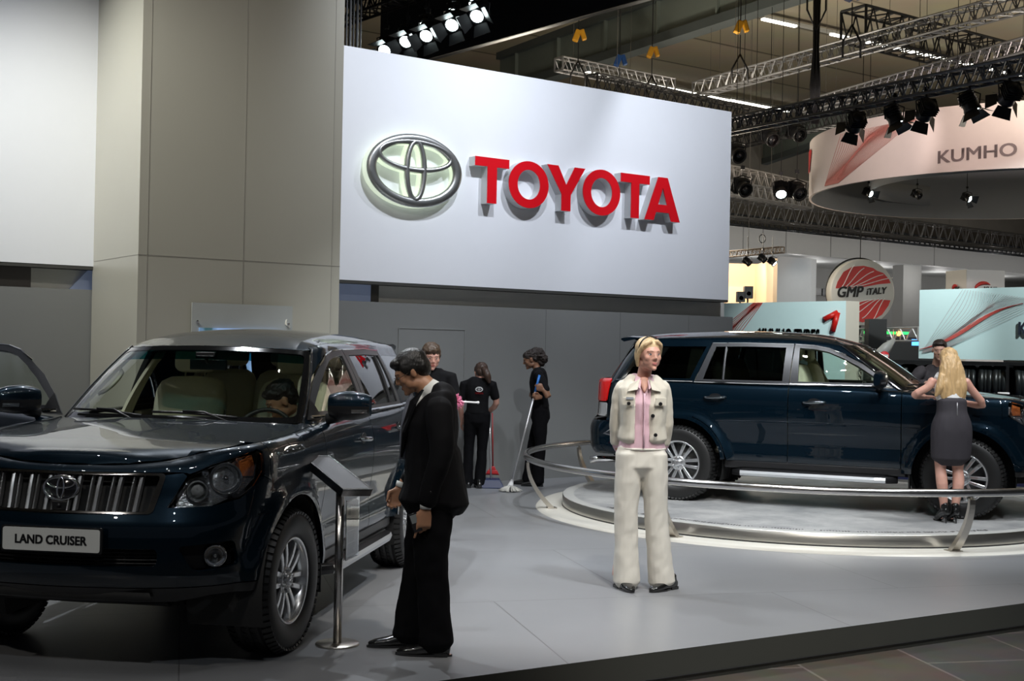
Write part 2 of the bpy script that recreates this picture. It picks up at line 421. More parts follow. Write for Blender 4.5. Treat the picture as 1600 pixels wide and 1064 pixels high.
# graphic panel behind the car on the column: glass plate with a picture screen
a0, z1 = on_plane(300, 497, cC - .06); a1, _ = on_plane(457, 502, cC - .06)
pn = empty('picture_panel', dl((a0 + a1) / 2, cC - .05, 1.2), ANG); tag(pn, 'frosted glass plate with a sky-blue screen, mounted on the cream column behind the car', 'display')
mb = MB(); wd = a1 - a0
mb.box((0, 0, .1 + (z1 - 1.3) / 2), (wd, .012, z1 - 1.2 + .2)); mb.build('glass_plate', mat('frosted_plate', (.50, .52, .50), .15, coat=.5), pn)
sz = on_plane(312, 512, cC - .08)[1] - 1.2; s0 = on_plane(312, 512, cC - .08)[0] - (a0 + a1) / 2; s1 = on_plane(446, 516, cC - .08)[0] - (a0 + a1) / 2
def screen_mat():
    m = mat('screen_landscape', (.1, .2, .4), .2, emit=(.3, .45, .75), es=.8); nt = m.node_tree; b = nt.nodes['Principled BSDF']
    tc = nt.nodes.new('ShaderNodeTexCoord'); n = nt.nodes.new('ShaderNodeTexNoise'); n.inputs['Scale'].default_value = 3.4; n.inputs['Detail'].default_value = 4
    cr_ = nt.nodes.new('ShaderNodeValToRGB'); e = cr_.color_ramp.elements
    e[0].position = .42; e[0].color = (.02, .06, .01, 1); e[1].position = .52; e[1].color = (.28, .42, .72, 1)
    nt.links.new(tc.outputs['Object'], n.inputs[0]); nt.links.new(n.outputs['Fac'], cr_.inputs[0]); nt.links.new(cr_.outputs[0], b.inputs['Emission Color'])
    return m
mb = MB(); mb.box(((s0 + s1) / 2, -.02, sz - .4), (s1 - s0, .02, .8)); mb.build('screen', screen_mat(), pn)
mb = MB()
for q in (-wd / 2 + .05, wd / 2 - .05): mb.lathe([(.012, 0), (.012, .02), (.009, .025)], (q, -.03, z1 - 1.2 - .03), 12, 'Y')
mb.build('screw_cap', mat('chrome', (.8, .8, .82), .08, 1.0), pn)
# small curved white lamp beside it
hk = MB(); p = dl(*[on_plane(452, 505, cC - .05)[0]], cC - .05, on_plane(452, 505, cC - .05)[1])
hk.tube([p + V3((-.01, 0, .05)), p + V3((-.03, -.02, .03)), p + V3((-.03, -.03, -.01)), p + V3((.01, -.02, -.045))], .009, 8)
o = hk.build('wall_hook', mat('hook_white', (.8, .76, .66), .3)); tag(o, 'small curved cream hook on the column above the black car roof', 'hook')
# ------------------------------------------------------------------ big emblem and red letters on the sign wall
cF = 13.03
ex0 = on_plane(571, 270, cF - .10)[0]; ex1 = on_plane(720, 272, cF - .10)[0]; ez = on_plane(647, 267, cF - .10)[1]
We = ex1 - ex0
em = empty('wall_emblem', dl((ex0 + ex1) / 2, cF, ez), ANG); tag(em, 'big silver oval ring emblem glowing from behind on the white wall', 'emblem')
Me = frameM((0, -.12, 0), (1, 0, 0), (0, 0, 1))
o = emblem_mb(We, .035, Me, n=96, t=.15).build('emblem_face', brushed('emblem_silver', (.50, .51, .50), .36), em)
# pale translucent sides that glow
def emb_side(W, y0, y1, grow):
    mb = MB(); H = W * .67; n = 96
    def ring(cx, cy, rx, ry, tx, ty):
        P = []
        for i in range(n):
            a = 2 * PI * i / n
            P.append([V3((cx + (rx - tx * u) * math.cos(a), y, cy + (ry - ty * u) * math.sin(a))) for u, y in ((0, y0), (0, y1), (1, y1), (1, y0))])
        mb.grid(P, n, 4, wrap_u=True)
    t = .13
    ring(0, 0, W / 2 , H / 2, W * t * .62, H * t * .85)
    ring(0, 0, W * .12, H * .435, W * .058, H * .085)
    ring(0, H * .20, W * .40, H * .235, W * .05, H * .085)
    return mb
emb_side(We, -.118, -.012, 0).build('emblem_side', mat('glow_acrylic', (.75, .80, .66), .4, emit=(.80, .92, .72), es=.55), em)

L = {}
def arcpts(cx, cy, rx, ry, n=48): return ellipse(cx, cy, rx, ry, n)
L['T'] = ([(0, .80), (0, 1), (.80, 1), (.80, .80), (.51, .80), (.51, 0), (.29, 0), (.29, .80)], [])
L['O'] = (arcpts(.5, .5, .5, .52), [arcpts(.5, .5, .285, .33)])
L['Y'] = ([(0, 1), (.26, 1), (.46, .58), (.66, 1), (.92, 1), (.57, .37), (.57, 0), (.35, 0), (.35, .37)], [])
L['A'] = ([(0, 0), (.35, 1), (.60, 1), (.95, 0), (.71, 0), (.65, .19), (.30, .19), (.24, 0)], [[(.355, .37), (.475, .76), (.595, .37)]])
wd_root = empty('wall_lettering', dl(on_plane(740, 300, cF)[0], cF, on_plane(740, 300, cF)[1]), 0)
tag(wd_root, 'big red three-dimensional capital letters on the white wall beside the emblem', 'sign')
spans = [('T', 742, 795), ('O', 795, 857), ('Y', 855, 914), ('O', 911, 969), ('T', 970, 1015), ('A', 1008, 1063)]
red = mat('letter_red', (.72, .004, .012), .35, coat=.3); lside = mat('letter_side', (.62, .63, .64), .5)
def zline(px, top):     # top and base line of the word in the photograph
    return 243.5 + (px - 742) * (280.5 - 243.5) / (1063 - 742) if top else 318.0 + (px - 770) * (348.0 - 318.0) / (1063 - 770)
off = V3(wd_root.location)
for ch, x0, x1 in spans:
    a0 = on_plane(x0, 290, cF - .14)[0]; a1 = on_plane(x1, 300, cF - .14)[0]
    zt_ = on_plane((x0 + x1) / 2, zline((x0 + x1) / 2, True), cF - .14)[1]; zb_ = on_plane((x0 + x1) / 2, zline((x0 + x1) / 2, False), cF - .14)[1]
    poly, holes = L[ch]; mxw = max(p[0] for p in poly); kx = (a1 - a0) / mxw; kz = zt_ - zb_
    sc2 = lambda lp: [(p[0] * kx, p[1] * kz) for p in lp]
    mb = MB(); M = frameM(dl(a0, cF - .0, zb_) - off, D1, (0, 0, 1))
    mb.prism(sc2(poly), .13, M, 0, [sc2(h) for h in holes])
    mb.prism(sc2(poly), .012, M @ Matrix.Translation((0, 0, .1302)), 1, [sc2(h) for h in holes])
    o = mb.build('letter', [lside, red], wd_root)
# ------------------------------------------------------------------ off-road car: surfaces
class Sp:
    """smooth curve through points (non-uniform Hermite), any dimension, parameter = first column"""
    def __init__(s, t, P):
        s.t = np.array(t, float); s.P = np.array(P, float)
        if s.P.ndim == 1: s.P = s.P[:, None]
        t, P = s.t, s.P; n = len(t); d = np.diff(P, axis=0) / np.diff(t)[:, None]; m = np.zeros_like(P)
        for i in range(1, n - 1):
            h0, h1 = t[i] - t[i - 1], t[i + 1] - t[i]
            m[i] = (d[i - 1] * h1 + d[i] * h0) / (h0 + h1)
        m[0] = d[0]; m[-1] = d[-1]; s.m = m
    def __call__(s, x):
        t = s.t; x = min(max(x, t[0]), t[-1]); i = min(max(int(np.searchsorted(t, x)) - 1, 0), len(t) - 2)
        h = t[i + 1] - t[i]; u = (x - t[i]) / h; u2 = u * u; u3 = u2 * u
        r = (2 * u3 - 3 * u2 + 1) * s.P[i] + (u3 - 2 * u2 + u) * h * s.m[i] + (-2 * u3 + 3 * u2) * s.P[i + 1] + (u3 - u2) * h * s.m[i + 1]
        return r if len(r) > 1 else float(r[0])
def sst(a, b, x):
    u = min(max((x - a) / (b - a), 0), 1); return u * u * (3 - 2 * u)

# plan outline of the lower body, half, from nose centre to tail centre
_Q = [(-.0, 0), (-.012, .20), (-.045, .42), (-.105, .60), (-.20, .745), (-.34, .855), (-.55, .915), (-.90, .942), (-1.5, .942), (-2.3, .942),
      (-3.1, .942), (-3.69, .942), (-4.10, .938), (-4.42, .908), (-4.62, .835), (-4.735, .66), (-4.785, .42), (-4.80, .20), (-4.805, 0)]
_mir = [(x, -y) for x, y in _Q[1:3]][::-1] + _Q + [(x, -y) for x, y in _Q[-3:-1]][::-1]
_u = [0]
for i in range(1, len(_mir)): _u.append(_u[-1] + math.dist(_mir[i], _mir[i - 1]))
_u = [u - _u[2] for u in _u]; QL = _u[-3]
_qs = Sp(_u, _mir)
_N = 1200; QT = np.array([_qs(QL * i / _N) for i in range(_N + 1)]); QA = np.linspace(0, QL, _N + 1)
QG = np.gradient(QT, axis=0); QG[0] = (0, 1); QG[-1] = (0, -1)
_l = np.hypot(QG[:, 0], QG[:, 1]); QN = np.stack([QG[:, 1] / _l, -QG[:, 0] / _l], 1)     # outward normal
def qp(a): return (float(np.interp(a, QA, QT[:, 0])), float(np.interp(a, QA, QT[:, 1])), float(np.interp(a, QA, QN[:, 0])), float(np.interp(a, QA, QN[:, 1])))
_mono = -np.maximum.accumulate(-QT[:, 0])
def a_of_X(X): return float(np.interp(-X, -_mono + QA * 1e-7, QA))
_k94 = int(np.argmax(QT[:, 1] >= .941))
def a_of_Y(Y): return float(np.interp(abs(Y), QT[:_k94, 1], QA[:_k94])) * (1 if Y >= 0 else -1)
AX_F, AX_R, AX_Z, TYR = -.90, -3.69, .385, .385
ZT = Sp([0, .30, .6, .85, 1.1, 1.45, 1.9, 2.5, 3.3, 4.3, QL - .9, QL - .5, QL], [1.050, 1.056, 1.086, 1.128, 1.152, 1.165, 1.185, 1.215, 1.225, 1.24, 1.245, 1.245, 1.245])
profF = Sp([.30, .38, .46, .52, .58, .66, .72, .78, .84, .90, .97, 1.04, 1.10], [-.20, -.13, -.055, -.015, -.002, 0, 0, -.008, -.036, -.060, -.082, -.110, -.155])
profS = Sp([.30, .40, .44, .50, .56, .62, .70, .80, .90, 1.00, 1.06, 1.12, 1.20, 1.28], [-.14, -.085, -.062, -.050, -.054, -.060, -.052, -.036, -.028, -.025, -.028, -.040, -.068, -.10])
profR = Sp([.30, .42, .50, .60, .72, .78, .84, .92, 1.05, 1.2, 1.28], [-.16, -.06, -.01, 0, 0, -.02, -.07, -.08, -.085, -.095, -.11])
def Dp(a, z):
    X, Y, nx, ny = qp(a)
    wf = 1 - sst(.62, 1.18, a); wr = sst(QL - 1.15, QL - .75, a); ws = 1 - wf - wr
    d = wf * profF(z) + wr * profR(z) + ws * profS(z)
    for ax in (AX_F, AX_R):
        r = math.hypot(X - ax, (z - AX_Z) * (1.0 if z > AX_Z else .25))
        if r < .66 and ws > 0:
            k = 1 - sst(.500, .60, r); hi = 1 - sst(.86, .97, z)
            d = d + (-.004 - .10 * max(0, .46 - z) - profS(z)) * k * hi * ws
    zt = ZT(a)
    q = (z - (zt - .045)) / .045
    if q > 0: d -= .05 * (1 - math.sqrt(max(0, 1 - min(q, 1) ** 2)))
    return d
def lower(s, z):
    a = abs(s); X, Y, nx, ny = qp(a); d = Dp(a, z)
    y = max(0.0, Y + ny * d) if a > .02 else Y + ny * d
    return (X + nx * d, y if s >= 0 else -y, z)
# top edge table for the bonnet
_te = []
for i in range(241):
    a = 2.75 * i / 240; p = lower(a, ZT(a) - 1e-6); _te.append((p[0], p[1], p[2]))
_te = np.array(_te); _tx = -np.maximum.accumulate(-_te[:, 0])
HXF = float(_te[0, 0])
def edge_at(X):
    y = float(np.interp(-X, -_tx + np.arange(len(_tx)) * 1e-7, _te[:, 1])); z = float(np.interp(-X, -_tx + np.arange(len(_tx)) * 1e-7, _te[:, 2])); return y, z
HC = Sp([-1.9, -1.45, -1.30, -1.0, -.7, -.45, -.30, -.20, HXF], [1.27, 1.238, 1.228, 1.205, 1.177, 1.148, 1.122, 1.095, 1.050])
def hood(X, Y):
    X = min(X, HXF - 1e-4); ye, ze = edge_at(X); hc = max(HC(X), ze) if X > -.3 else HC(X)
    t = min(abs(Y) / max(ye, .02), 1.0)
    z = hc - (hc - ze) * t ** 3.2
    # soft channels beside the raised middle
    b = .006 * math.exp(-((abs(Y) - .50) / .16) ** 2) * sst(-.35, -.9, X)
    return (X, Y, z - b)
# glasshouse
_GB = [(-1.26, 0), (-1.29, .30), (-1.345, .55), (-1.43, .705), (-1.56, .775), (-1.95, .830), (-2.5, .862), (-3.2, .868), (-3.9, .860), (-4.25, .835), (-4.47, .765), (-4.57, .60), (-4.61, .30), (-4.62, 0)]
_GT = [(-1.93, 0), (-1.955, .28), (-1.99, .47), (-2.045, .575), (-2.14, .625), (-2.36, .652), (-2.70, .672), (-3.2, .682), (-3.75, .676), (-4.05, .662), (-4.20, .62), (-4.29, .50), (-4.33, .26), (-4.34, 0)]
_GZ = [1.652, 1.648, 1.640, 1.634, 1.640, 1.655, 1.668, 1.676, 1.672, 1.666, 1.662, 1.662, 1.664, 1.665]
_gw = [0]
for i in range(1, len(_GB)): _gw.append(_gw[-1] + .5 * (math.dist(_GB[i], _GB[i - 1]) + math.dist(_GT[i], _GT[i - 1])))
GL = _gw[-1]
def _ext(P): return [(-0.0 + P[1][0], -P[1][1])] + P + [(P[-2][0], -P[-2][1])]
_ge = [-_gw[1]] + _gw + [2 * _gw[-1] - _gw[-2]]
GBs = Sp(_ge, _ext(_GB)); GTs = Sp(_ge, _ext(_GT)); GZs = Sp(_ge, [_GZ[1]] + _GZ + [_GZ[-2]])
_n2 = 500; _gt = np.linspace(0, GL, _n2 + 1)
_gb = np.array([GBs(t) for t in _gt]); _gtp = np.array([GTs(t) for t in _gt]); _gz = np.array([GZs(t) for t in _gt])
GBZ = 1.195
def g_b(w): return float(np.interp(w, _gt, _gb[:, 0])), float(np.interp(w, _gt, _gb[:, 1]))
def g_t(w): return float(np.interp(w, _gt, _gtp[:, 0])), float(np.interp(w, _gt, _gtp[:, 1])), float(np.interp(w, _gt, _gz))
ROOFZ = Sp([-4.5, -4.2, -3.7, -3.1, -2.6, -2.2, -1.9], [1.695, 1.735, 1.765, 1.778, 1.768, 1.735, 1.668])
def green(w, t):
    a = abs(w); bx, by = g_b(a); tx, ty, tz = g_t(a)
    if t <= 1:
        b = .022 * 4 * t * (1 - t); L = math.hypot(tx - bx, ty - by) + 1e-6
        x = bx + (tx - bx) * t; y = by + (ty - by) * t; z = GBZ + (tz - GBZ) * t
        sw = sst(.45, .9, a) * (1 - sst(GL - .9, GL - .4, a)); y += b * sw; fr = 1 - sst(.45, .9, a); x += b * 1.3 * fr * .8; z += b * .3 * fr
    else:
        k = min(t - 1, 1); xs = min(max(tx, -3.9), -2.5)
        e = k; x = tx + (xs - tx) * e * (1 if abs(tx - xs) > 0 else 0); y = ty * (1 - k)
        zr = max(ROOFZ(x), tz)
        z = tz + (zr - tz) * (.45 * (1 - (1 - k) ** 7) + .55 * (1 - (1 - k) ** 2))
    return (x, y if w >= 0 else -y, z)
_iw = int(np.argmax(_gt > .80)); _ie = int(np.argmax(_gt > GL - .75))
def wt_of(X, z):
    """glasshouse side parameters of a side-view point"""
    t = (z - GBZ) / (1.66 - GBZ); w = 2
    for _ in range(4):
        xs = _gb[_iw - 60:_ie + 40, 0] * (1 - t) + _gtp[_iw - 60:_ie + 40, 0] * t
        w = float(np.interp(-X, -xs, _gt[_iw - 60:_ie + 40])); tz = g_t(w)[2]; t = (z - GBZ) / (tz - GBZ)
    return (w, t)

def densify(lp, step):
    out = []
    for i in range(len(lp)):
        a, b = lp[i], lp[(i + 1) % len(lp)]; n = max(1, int(math.ceil(math.dist(a, b) / step)))
        for k in range(n): out.append((a[0] + (b[0] - a[0]) * k / n, a[1] + (b[1] - a[1]) * k / n))
    return out
def rounded(lp, r, n=5):
    """round the corners of a loop"""
    out = []; m = len(lp)
    for i in range(m):
        p0, p, p1 = np.array(lp[i - 1]), np.array(lp[i]), np.array(lp[(i + 1) % m])
        d0 = p0 - p; d1 = p1 - p; l0, l1 = np.linalg.norm(d0), np.linalg.norm(d1); k = min(r, l0 * .45, l1 * .45)
        a = p + d0 / l0 * k; b = p + d1 / l1 * k
        for j in range(n + 1):
            u = j / n; q = a * (1 - u) ** 2 + p * 2 * u * (1 - u) + b * u * u; out.append((float(q[0]), float(q[1])))
    return out
class Surf:
    """curved panels cut from a parametric surface, with exact normals"""
    def __init__(s): s.v = []; s.n = []; s.f = []; s.m = []
    def patch(s, fn, loops, du, dv, mi=0, skirt=.012, off=0.0, flip=False, step=None):
        st = step or min(du, dv)
        bm = bmesh.new(); edges = []
        for lp in loops:
            lp = densify(lp, st); vs = [bm.verts.new((x, y, 0)) for x, y in lp]
            for i in range(len(vs)):
                if (vs[i].co - vs[(i + 1) % len(vs)].co).length > 1e-7: edges.append(bm.edges.new((vs[i], vs[(i + 1) % len(vs)])))
        bmesh.ops.triangle_fill(bm, use_beauty=True, edges=edges)
        xs = [v.co.x for v in bm.verts]; ys = [v.co.y for v in bm.verts]
        for lo, hi, d, ax in ((min(xs), max(xs), du, 0), (min(ys), max(ys), dv, 1)):
            k = math.floor(lo / d) + 1
            while k * d < hi - 1e-6:
                co = (k * d, 0, 0) if ax == 0 else (0, k * d, 0); no = (1, 0, 0) if ax == 0 else (0, 1, 0)
                bmesh.ops.bisect_plane(bm, geom=bm.verts[:] + bm.edges[:] + bm.faces[:], plane_co=co, plane_no=no, dist=1e-6); k += 1
        bm.verts.index_update(); base = len(s.v); e = 1.5e-3; P = []; N = []
        for v in bm.verts:
            u, t = v.co.x, v.co.y; p = V3(fn(u, t)); a = V3(fn(u + e, t)) - V3(fn(u - e, t)); b = V3(fn(u, t + e)) - V3(fn(u, t - e))
            n = a.cross(b)
            n = n.normalized() if n.length > 1e-12 else V3((0, 0, 1))
            if flip: n = -n
            P.append(p + n * off); N.append(n)
        s.v += P; s.n += N
        for f in bm.faces:
            idx = [v.index for v in f.verts]
            if (f.normal.z < 0) != flip: idx = idx[::-1]
            s.f.append(tuple(i + base for i in idx)); s.m.append(mi)
        if skirt:
            for ed in bm.edges:
                if len(ed.link_faces) == 1:
                    i, j = ed.verts[0].index, ed.verts[1].index
                    # orient
                    f = ed.link_faces[0]; c = f.calc_center_median(); cc = (V3(P[i]) + V3(P[j])) / 2
                    q = [P[i], P[j], P[j] - N[j] * skirt, P[i] - N[i] * skirt]
                    nn = (q[1] - q[0]).cross(q[3] - q[0])
                    if nn.length < 1e-14: continue
                    nn.normalize(); inside = sum((P[v.index] for v in f.verts), V3()) / len(f.verts) - cc
                    if nn.dot(inside) > 0: nn = -nn; q = [q[1], q[0], q[3], q[2]]
                    k = len(s.v); s.v += q; s.n += [nn] * 4; s.f.append((k, k + 1, k + 2, k + 3)); s.m.append(mi)
        bm.free(); return s
    def build(s, name, mats, parent=None):
        me = bpy.data.meshes.new(name); me.from_pydata([tuple(v) for v in s.v], [], s.f)
        me.polygons.foreach_set('use_smooth', [True] * len(s.f)); me.polygons.foreach_set('material_index', s.m)
        for m in (mats if isinstance(mats, (list, tuple)) else [mats]): me.materials.append(m)
        me.normals_split_custom_set_from_vertices([tuple(n) for n in s.n]); me.update()
        o = bpy.data.objects.new(name, me); link(o)
        if parent is not None: o.parent = parent
        return o
def side(lp, sg=1, step=.05): return [(sg * a_of_X(X), z) for X, z in densify(lp, step)]
def gside(lp, sg=1, step=.04):
    out = []
    for X, z in densify(lp, step):
        w, t = wt_of(X, z); out.append((sg * w, t))
    return out
def arc(cx, cz, r, a0, a1, n=20): return [(cx + r * math.cos(math.radians(a0 + (a1 - a0) * i / n)), cz + r * math.sin(math.radians(a0 + (a1 - a0) * i / n))) for i in range(n + 1)]

# ------------------------------------------------------------------ car materials
def paint_mat():
    m = mat('car_paint_dark_teal', (.0018, .0088, .0165), .34, .45, coat=1.0, crough=.012, spec=.08)
    nt = m.node_tree; b = nt.nodes['Principled BSDF']
    tc = nt.nodes.new('ShaderNodeTexCoord'); v = nt.nodes.new('ShaderNodeTexNoise'); v.inputs['Scale'].default_value = 900
    nt.links.new(tc.outputs['Object'], v.inputs['Vector'])
    mr = nt.nodes.new('ShaderNodeMapRange'); mr.inputs[3].default_value = .28; mr.inputs[4].default_value = .38
    nt.links.new(v.outputs['Fac'], mr.inputs[0]); nt.links.new(mr.outputs[0], b.inputs['Roughness'])
    b.inputs['Coat IOR'].default_value = 1.5
    return m
PAINT = paint_mat()
CHROME = mat('chrome', (.8, .8, .82), .08, 1.0)
PLAS = mat('black_trim_plastic', (.012, .012, .013), .35)
PLASM = mat('black_matte_plastic', (.008, .008, .008), .75)
FRAME = mat('window_frame_satin', (.045, .046, .05), .34, .2)
RUB = mat('tyre_rubber', (.008, .008, .008), .48, noise=.2, nscale=40)
ALLOY = mat('alloy_silver', (.62, .63, .64), .27, .85, coat=.4)
GLS = glass('car_glass_clear', (.84, .91, .85), 1.0)
GLD = glass('car_glass_privacy', (.06, .07, .065), 1.0)
GTINT = glass('car_glass_sunband', (.03, .22, .26), 1.0)
GLAMP = glass('lamp_lens', (.96, .97, .98), 1.0)
BEIGE = mat('interior_beige', (.72, .69, .52), .6, noise=.05, nscale=30)
BEIGED = mat('interior_trim_taupe', (.36, .34, .26), .6, noise=.05)
DASH = mat('dashboard_dark', (.030, .036, .034), .5)
RED = mat('tail_lens_red', (.55, .008, .008), .12, coat=1.0, emit=(.5, .01, .01), es=.12)
AMBER = mat('amber_lens', (.75, .16, .02), .15, coat=1.0)
REFL = mat('lamp_reflector', (.75, .77, .78), .10, 1.0)
ENG = mat('underbody_black', (.006, .006, .006), .8)
PLATE = mat('plate_white', (.62, .63, .60), .4); INK = mat('plate_ink', (.02, .02, .022), .5)

def wheel_meshes():
    """tyre and rim, axle along Y, outer face towards +Y"""
    t = MB(); R = TYR; w = .125
    prof = [(.232, -w * .82), (.255, -w * .97), (.30, -w * 1.04), (.345, -w * 1.0), (.372, -w * .88), (.381, -w * .72), (.383, -w * .45), (.376, -w * .42), (.376, -w * .36), (.384, -w * .33),
            (.385, -w * .05), (.377, -w * .03), (.377, w * .03), (.385, w * .05), (.384, w * .33), (.376, w * .36), (.376, w * .42), (.383, w * .45), (.381, w * .72), (.372, w * .88), (.345, w * 1.0), (.30, w * 1.04), (.255, w * .97), (.232, w * .82)]
    t.lathe(prof, (0, 0, 0), 72, 'Y', closed=True)
    n = 60
    for i in range(n):     # shoulder blocks
        a = 2 * PI * i / n; M = Matrix.Rotation(-a, 3, 'Y')
        for sg in (1, -1):
            t.box(M @ V3((0, sg * w * .80, .376)), (.026, .052, .016), M @ Matrix.Rotation(-sg * .45, 3, 'X'))
        t.box(M @ V3((0, w * .19, .384)), (.022, .026, .006), M @ Matrix.Rotation(.3, 3, 'Z')); t.box(M @ V3((0, -w * .19, .384)), (.022, .026, .006), M @ Matrix.Rotation(-.3, 3, 'Z'))
    r = MB(); ro = w * .82
    r.lathe([(.226, -ro - .004), (.234, -ro - .004), (.234, -ro + .012), (.218, -ro + .02), (.205, -.02), (.205, .03), (.214, ro - .03), (.222, ro - .012), (.236, ro - .006), (.238, ro + .004), (.232, ro + .009), (.222, ro + .004),
             (.212, ro - .02), (.200, .03), (.197, -.03), (.206, -ro)], (0, 0, 0), 72, 'Y', closed=True)
    # six twin spokes
    for i in range(6):
        for sg in (-1, 1):
            a = 2 * PI * i / 6; M = Matrix.Rotation(-a, 3, 'Y')
            P = []
            for k, u in enumerate((0, .25, .5, .75, 1.0)):
                rad = .055 + (.222 - .055) * u; ox = sg * (.024 + .018 * u ** 1.2); wd = .0135 + .004 * u; yy = ro - .030 + .012 * math.sin(u * PI) * .6 + .012 * u
                row = []
                for dx, dy in ((-wd, -.030), (-wd, -.004), (-wd * .7, 0), (wd * .7, 0), (wd, -.004), (wd, -.030)):
                    row.append(M @ V3((ox + dx, yy + dy, rad)))
                row.append(row[0]); P.append(row)
            r.grid(P, 5, 7, smooth=False)
    r.lathe([(0, ro - .075), (.078, ro - .075), (.082, ro - .05), (.078, ro - .030), (.060, ro - .024), (.045, ro - .026), (.038, ro - .020), (.036, ro - .006), (.028, ro - .001), (0, ro)], (0, 0, 0), 36, 'Y')
    for i in range(6):
        a = 2 * PI * (i + .5) / 6; c = V3((.056 * math.sin(a), 0, .056 * math.cos(a)))
        r.lathe([(.0115, ro - .03), (.0115, ro - .010), (.008, ro - .005), (0, ro - .005)], c, 8, 'Y')
    emblem_mb(.045, .003, frameM((0, ro + .0, 0), (-1, 0, 0), (0, 0, 1)), r, 20)
    b = MB()   # brake disc and backing, dark
    b.lathe([(0, -.05), (.17, -.05), (.17, -.03), (.09, -.025), (.09, -.01), (0, -.01)], (0, 0, 0), 40, 'Y')
    b.lathe([(.203, -.09), (.203, .02)], (0, 0, 0), 40, 'Y')
    return t, r, b
_T, _Rm, _B = wheel_meshes()
ME_TYRE = _T.mesh('tyre'); ME_TYRE.materials.append(RUB)
ME_RIM = _Rm.mesh('rim', True); ME_RIM.materials.append(ALLOY)
ME_DISC = _B.mesh('brake_disc', True); ME_DISC.materials.append(mat('brake_grey', (.10, .10, .10), .4, .8))

def seat_mb(c, w=.50, mb=None):
    mb = mb or MB(); x, y, z = c
    def pad(cx, cz, lx, lz, rot, wd, p=3.0):
        M = Matrix.Rotation(rot, 3, 'Y'); n = 16; P = []
        for i in range(9):
            th = -PI / 2 + PI * i / 8; cy = wd / 2 * math.copysign(abs(math.sin(th)) ** .5, math.sin(th)); k = max(.02, math.cos(th)) ** .35
            row = []
            for j in range(n + 1):
                a = 2 * PI * j / n; ca, sa = math.cos(a), math.sin(a)
                row.append(V3((cx, y + cy, cz)) + M @ V3((lx / 2 * k * math.copysign(abs(ca) ** (2 / p), ca), 0, lz / 2 * k * math.copysign(abs(sa) ** (2 / p), sa))))
            P.append(row)
        mb.grid(P, 9, n + 1)
    pad(x, z, .52, .18, .10, w)
    pad(x - .30, z + .34, .16, .62, -.22, w)
    pad(x - .32, z + .33, .14, .52, -.22, w * .6)
    pad(x - .40, z + .76, .11, .20, -.15, w * .56)
    mb.bar((x - .385, y - .07, z + .60), (x - .40, y - .07, z + .70), .007, 8); mb.bar((x - .385, y + .07, z + .60), (x - .40, y + .07, z + .70), .007, 8)
    return mb
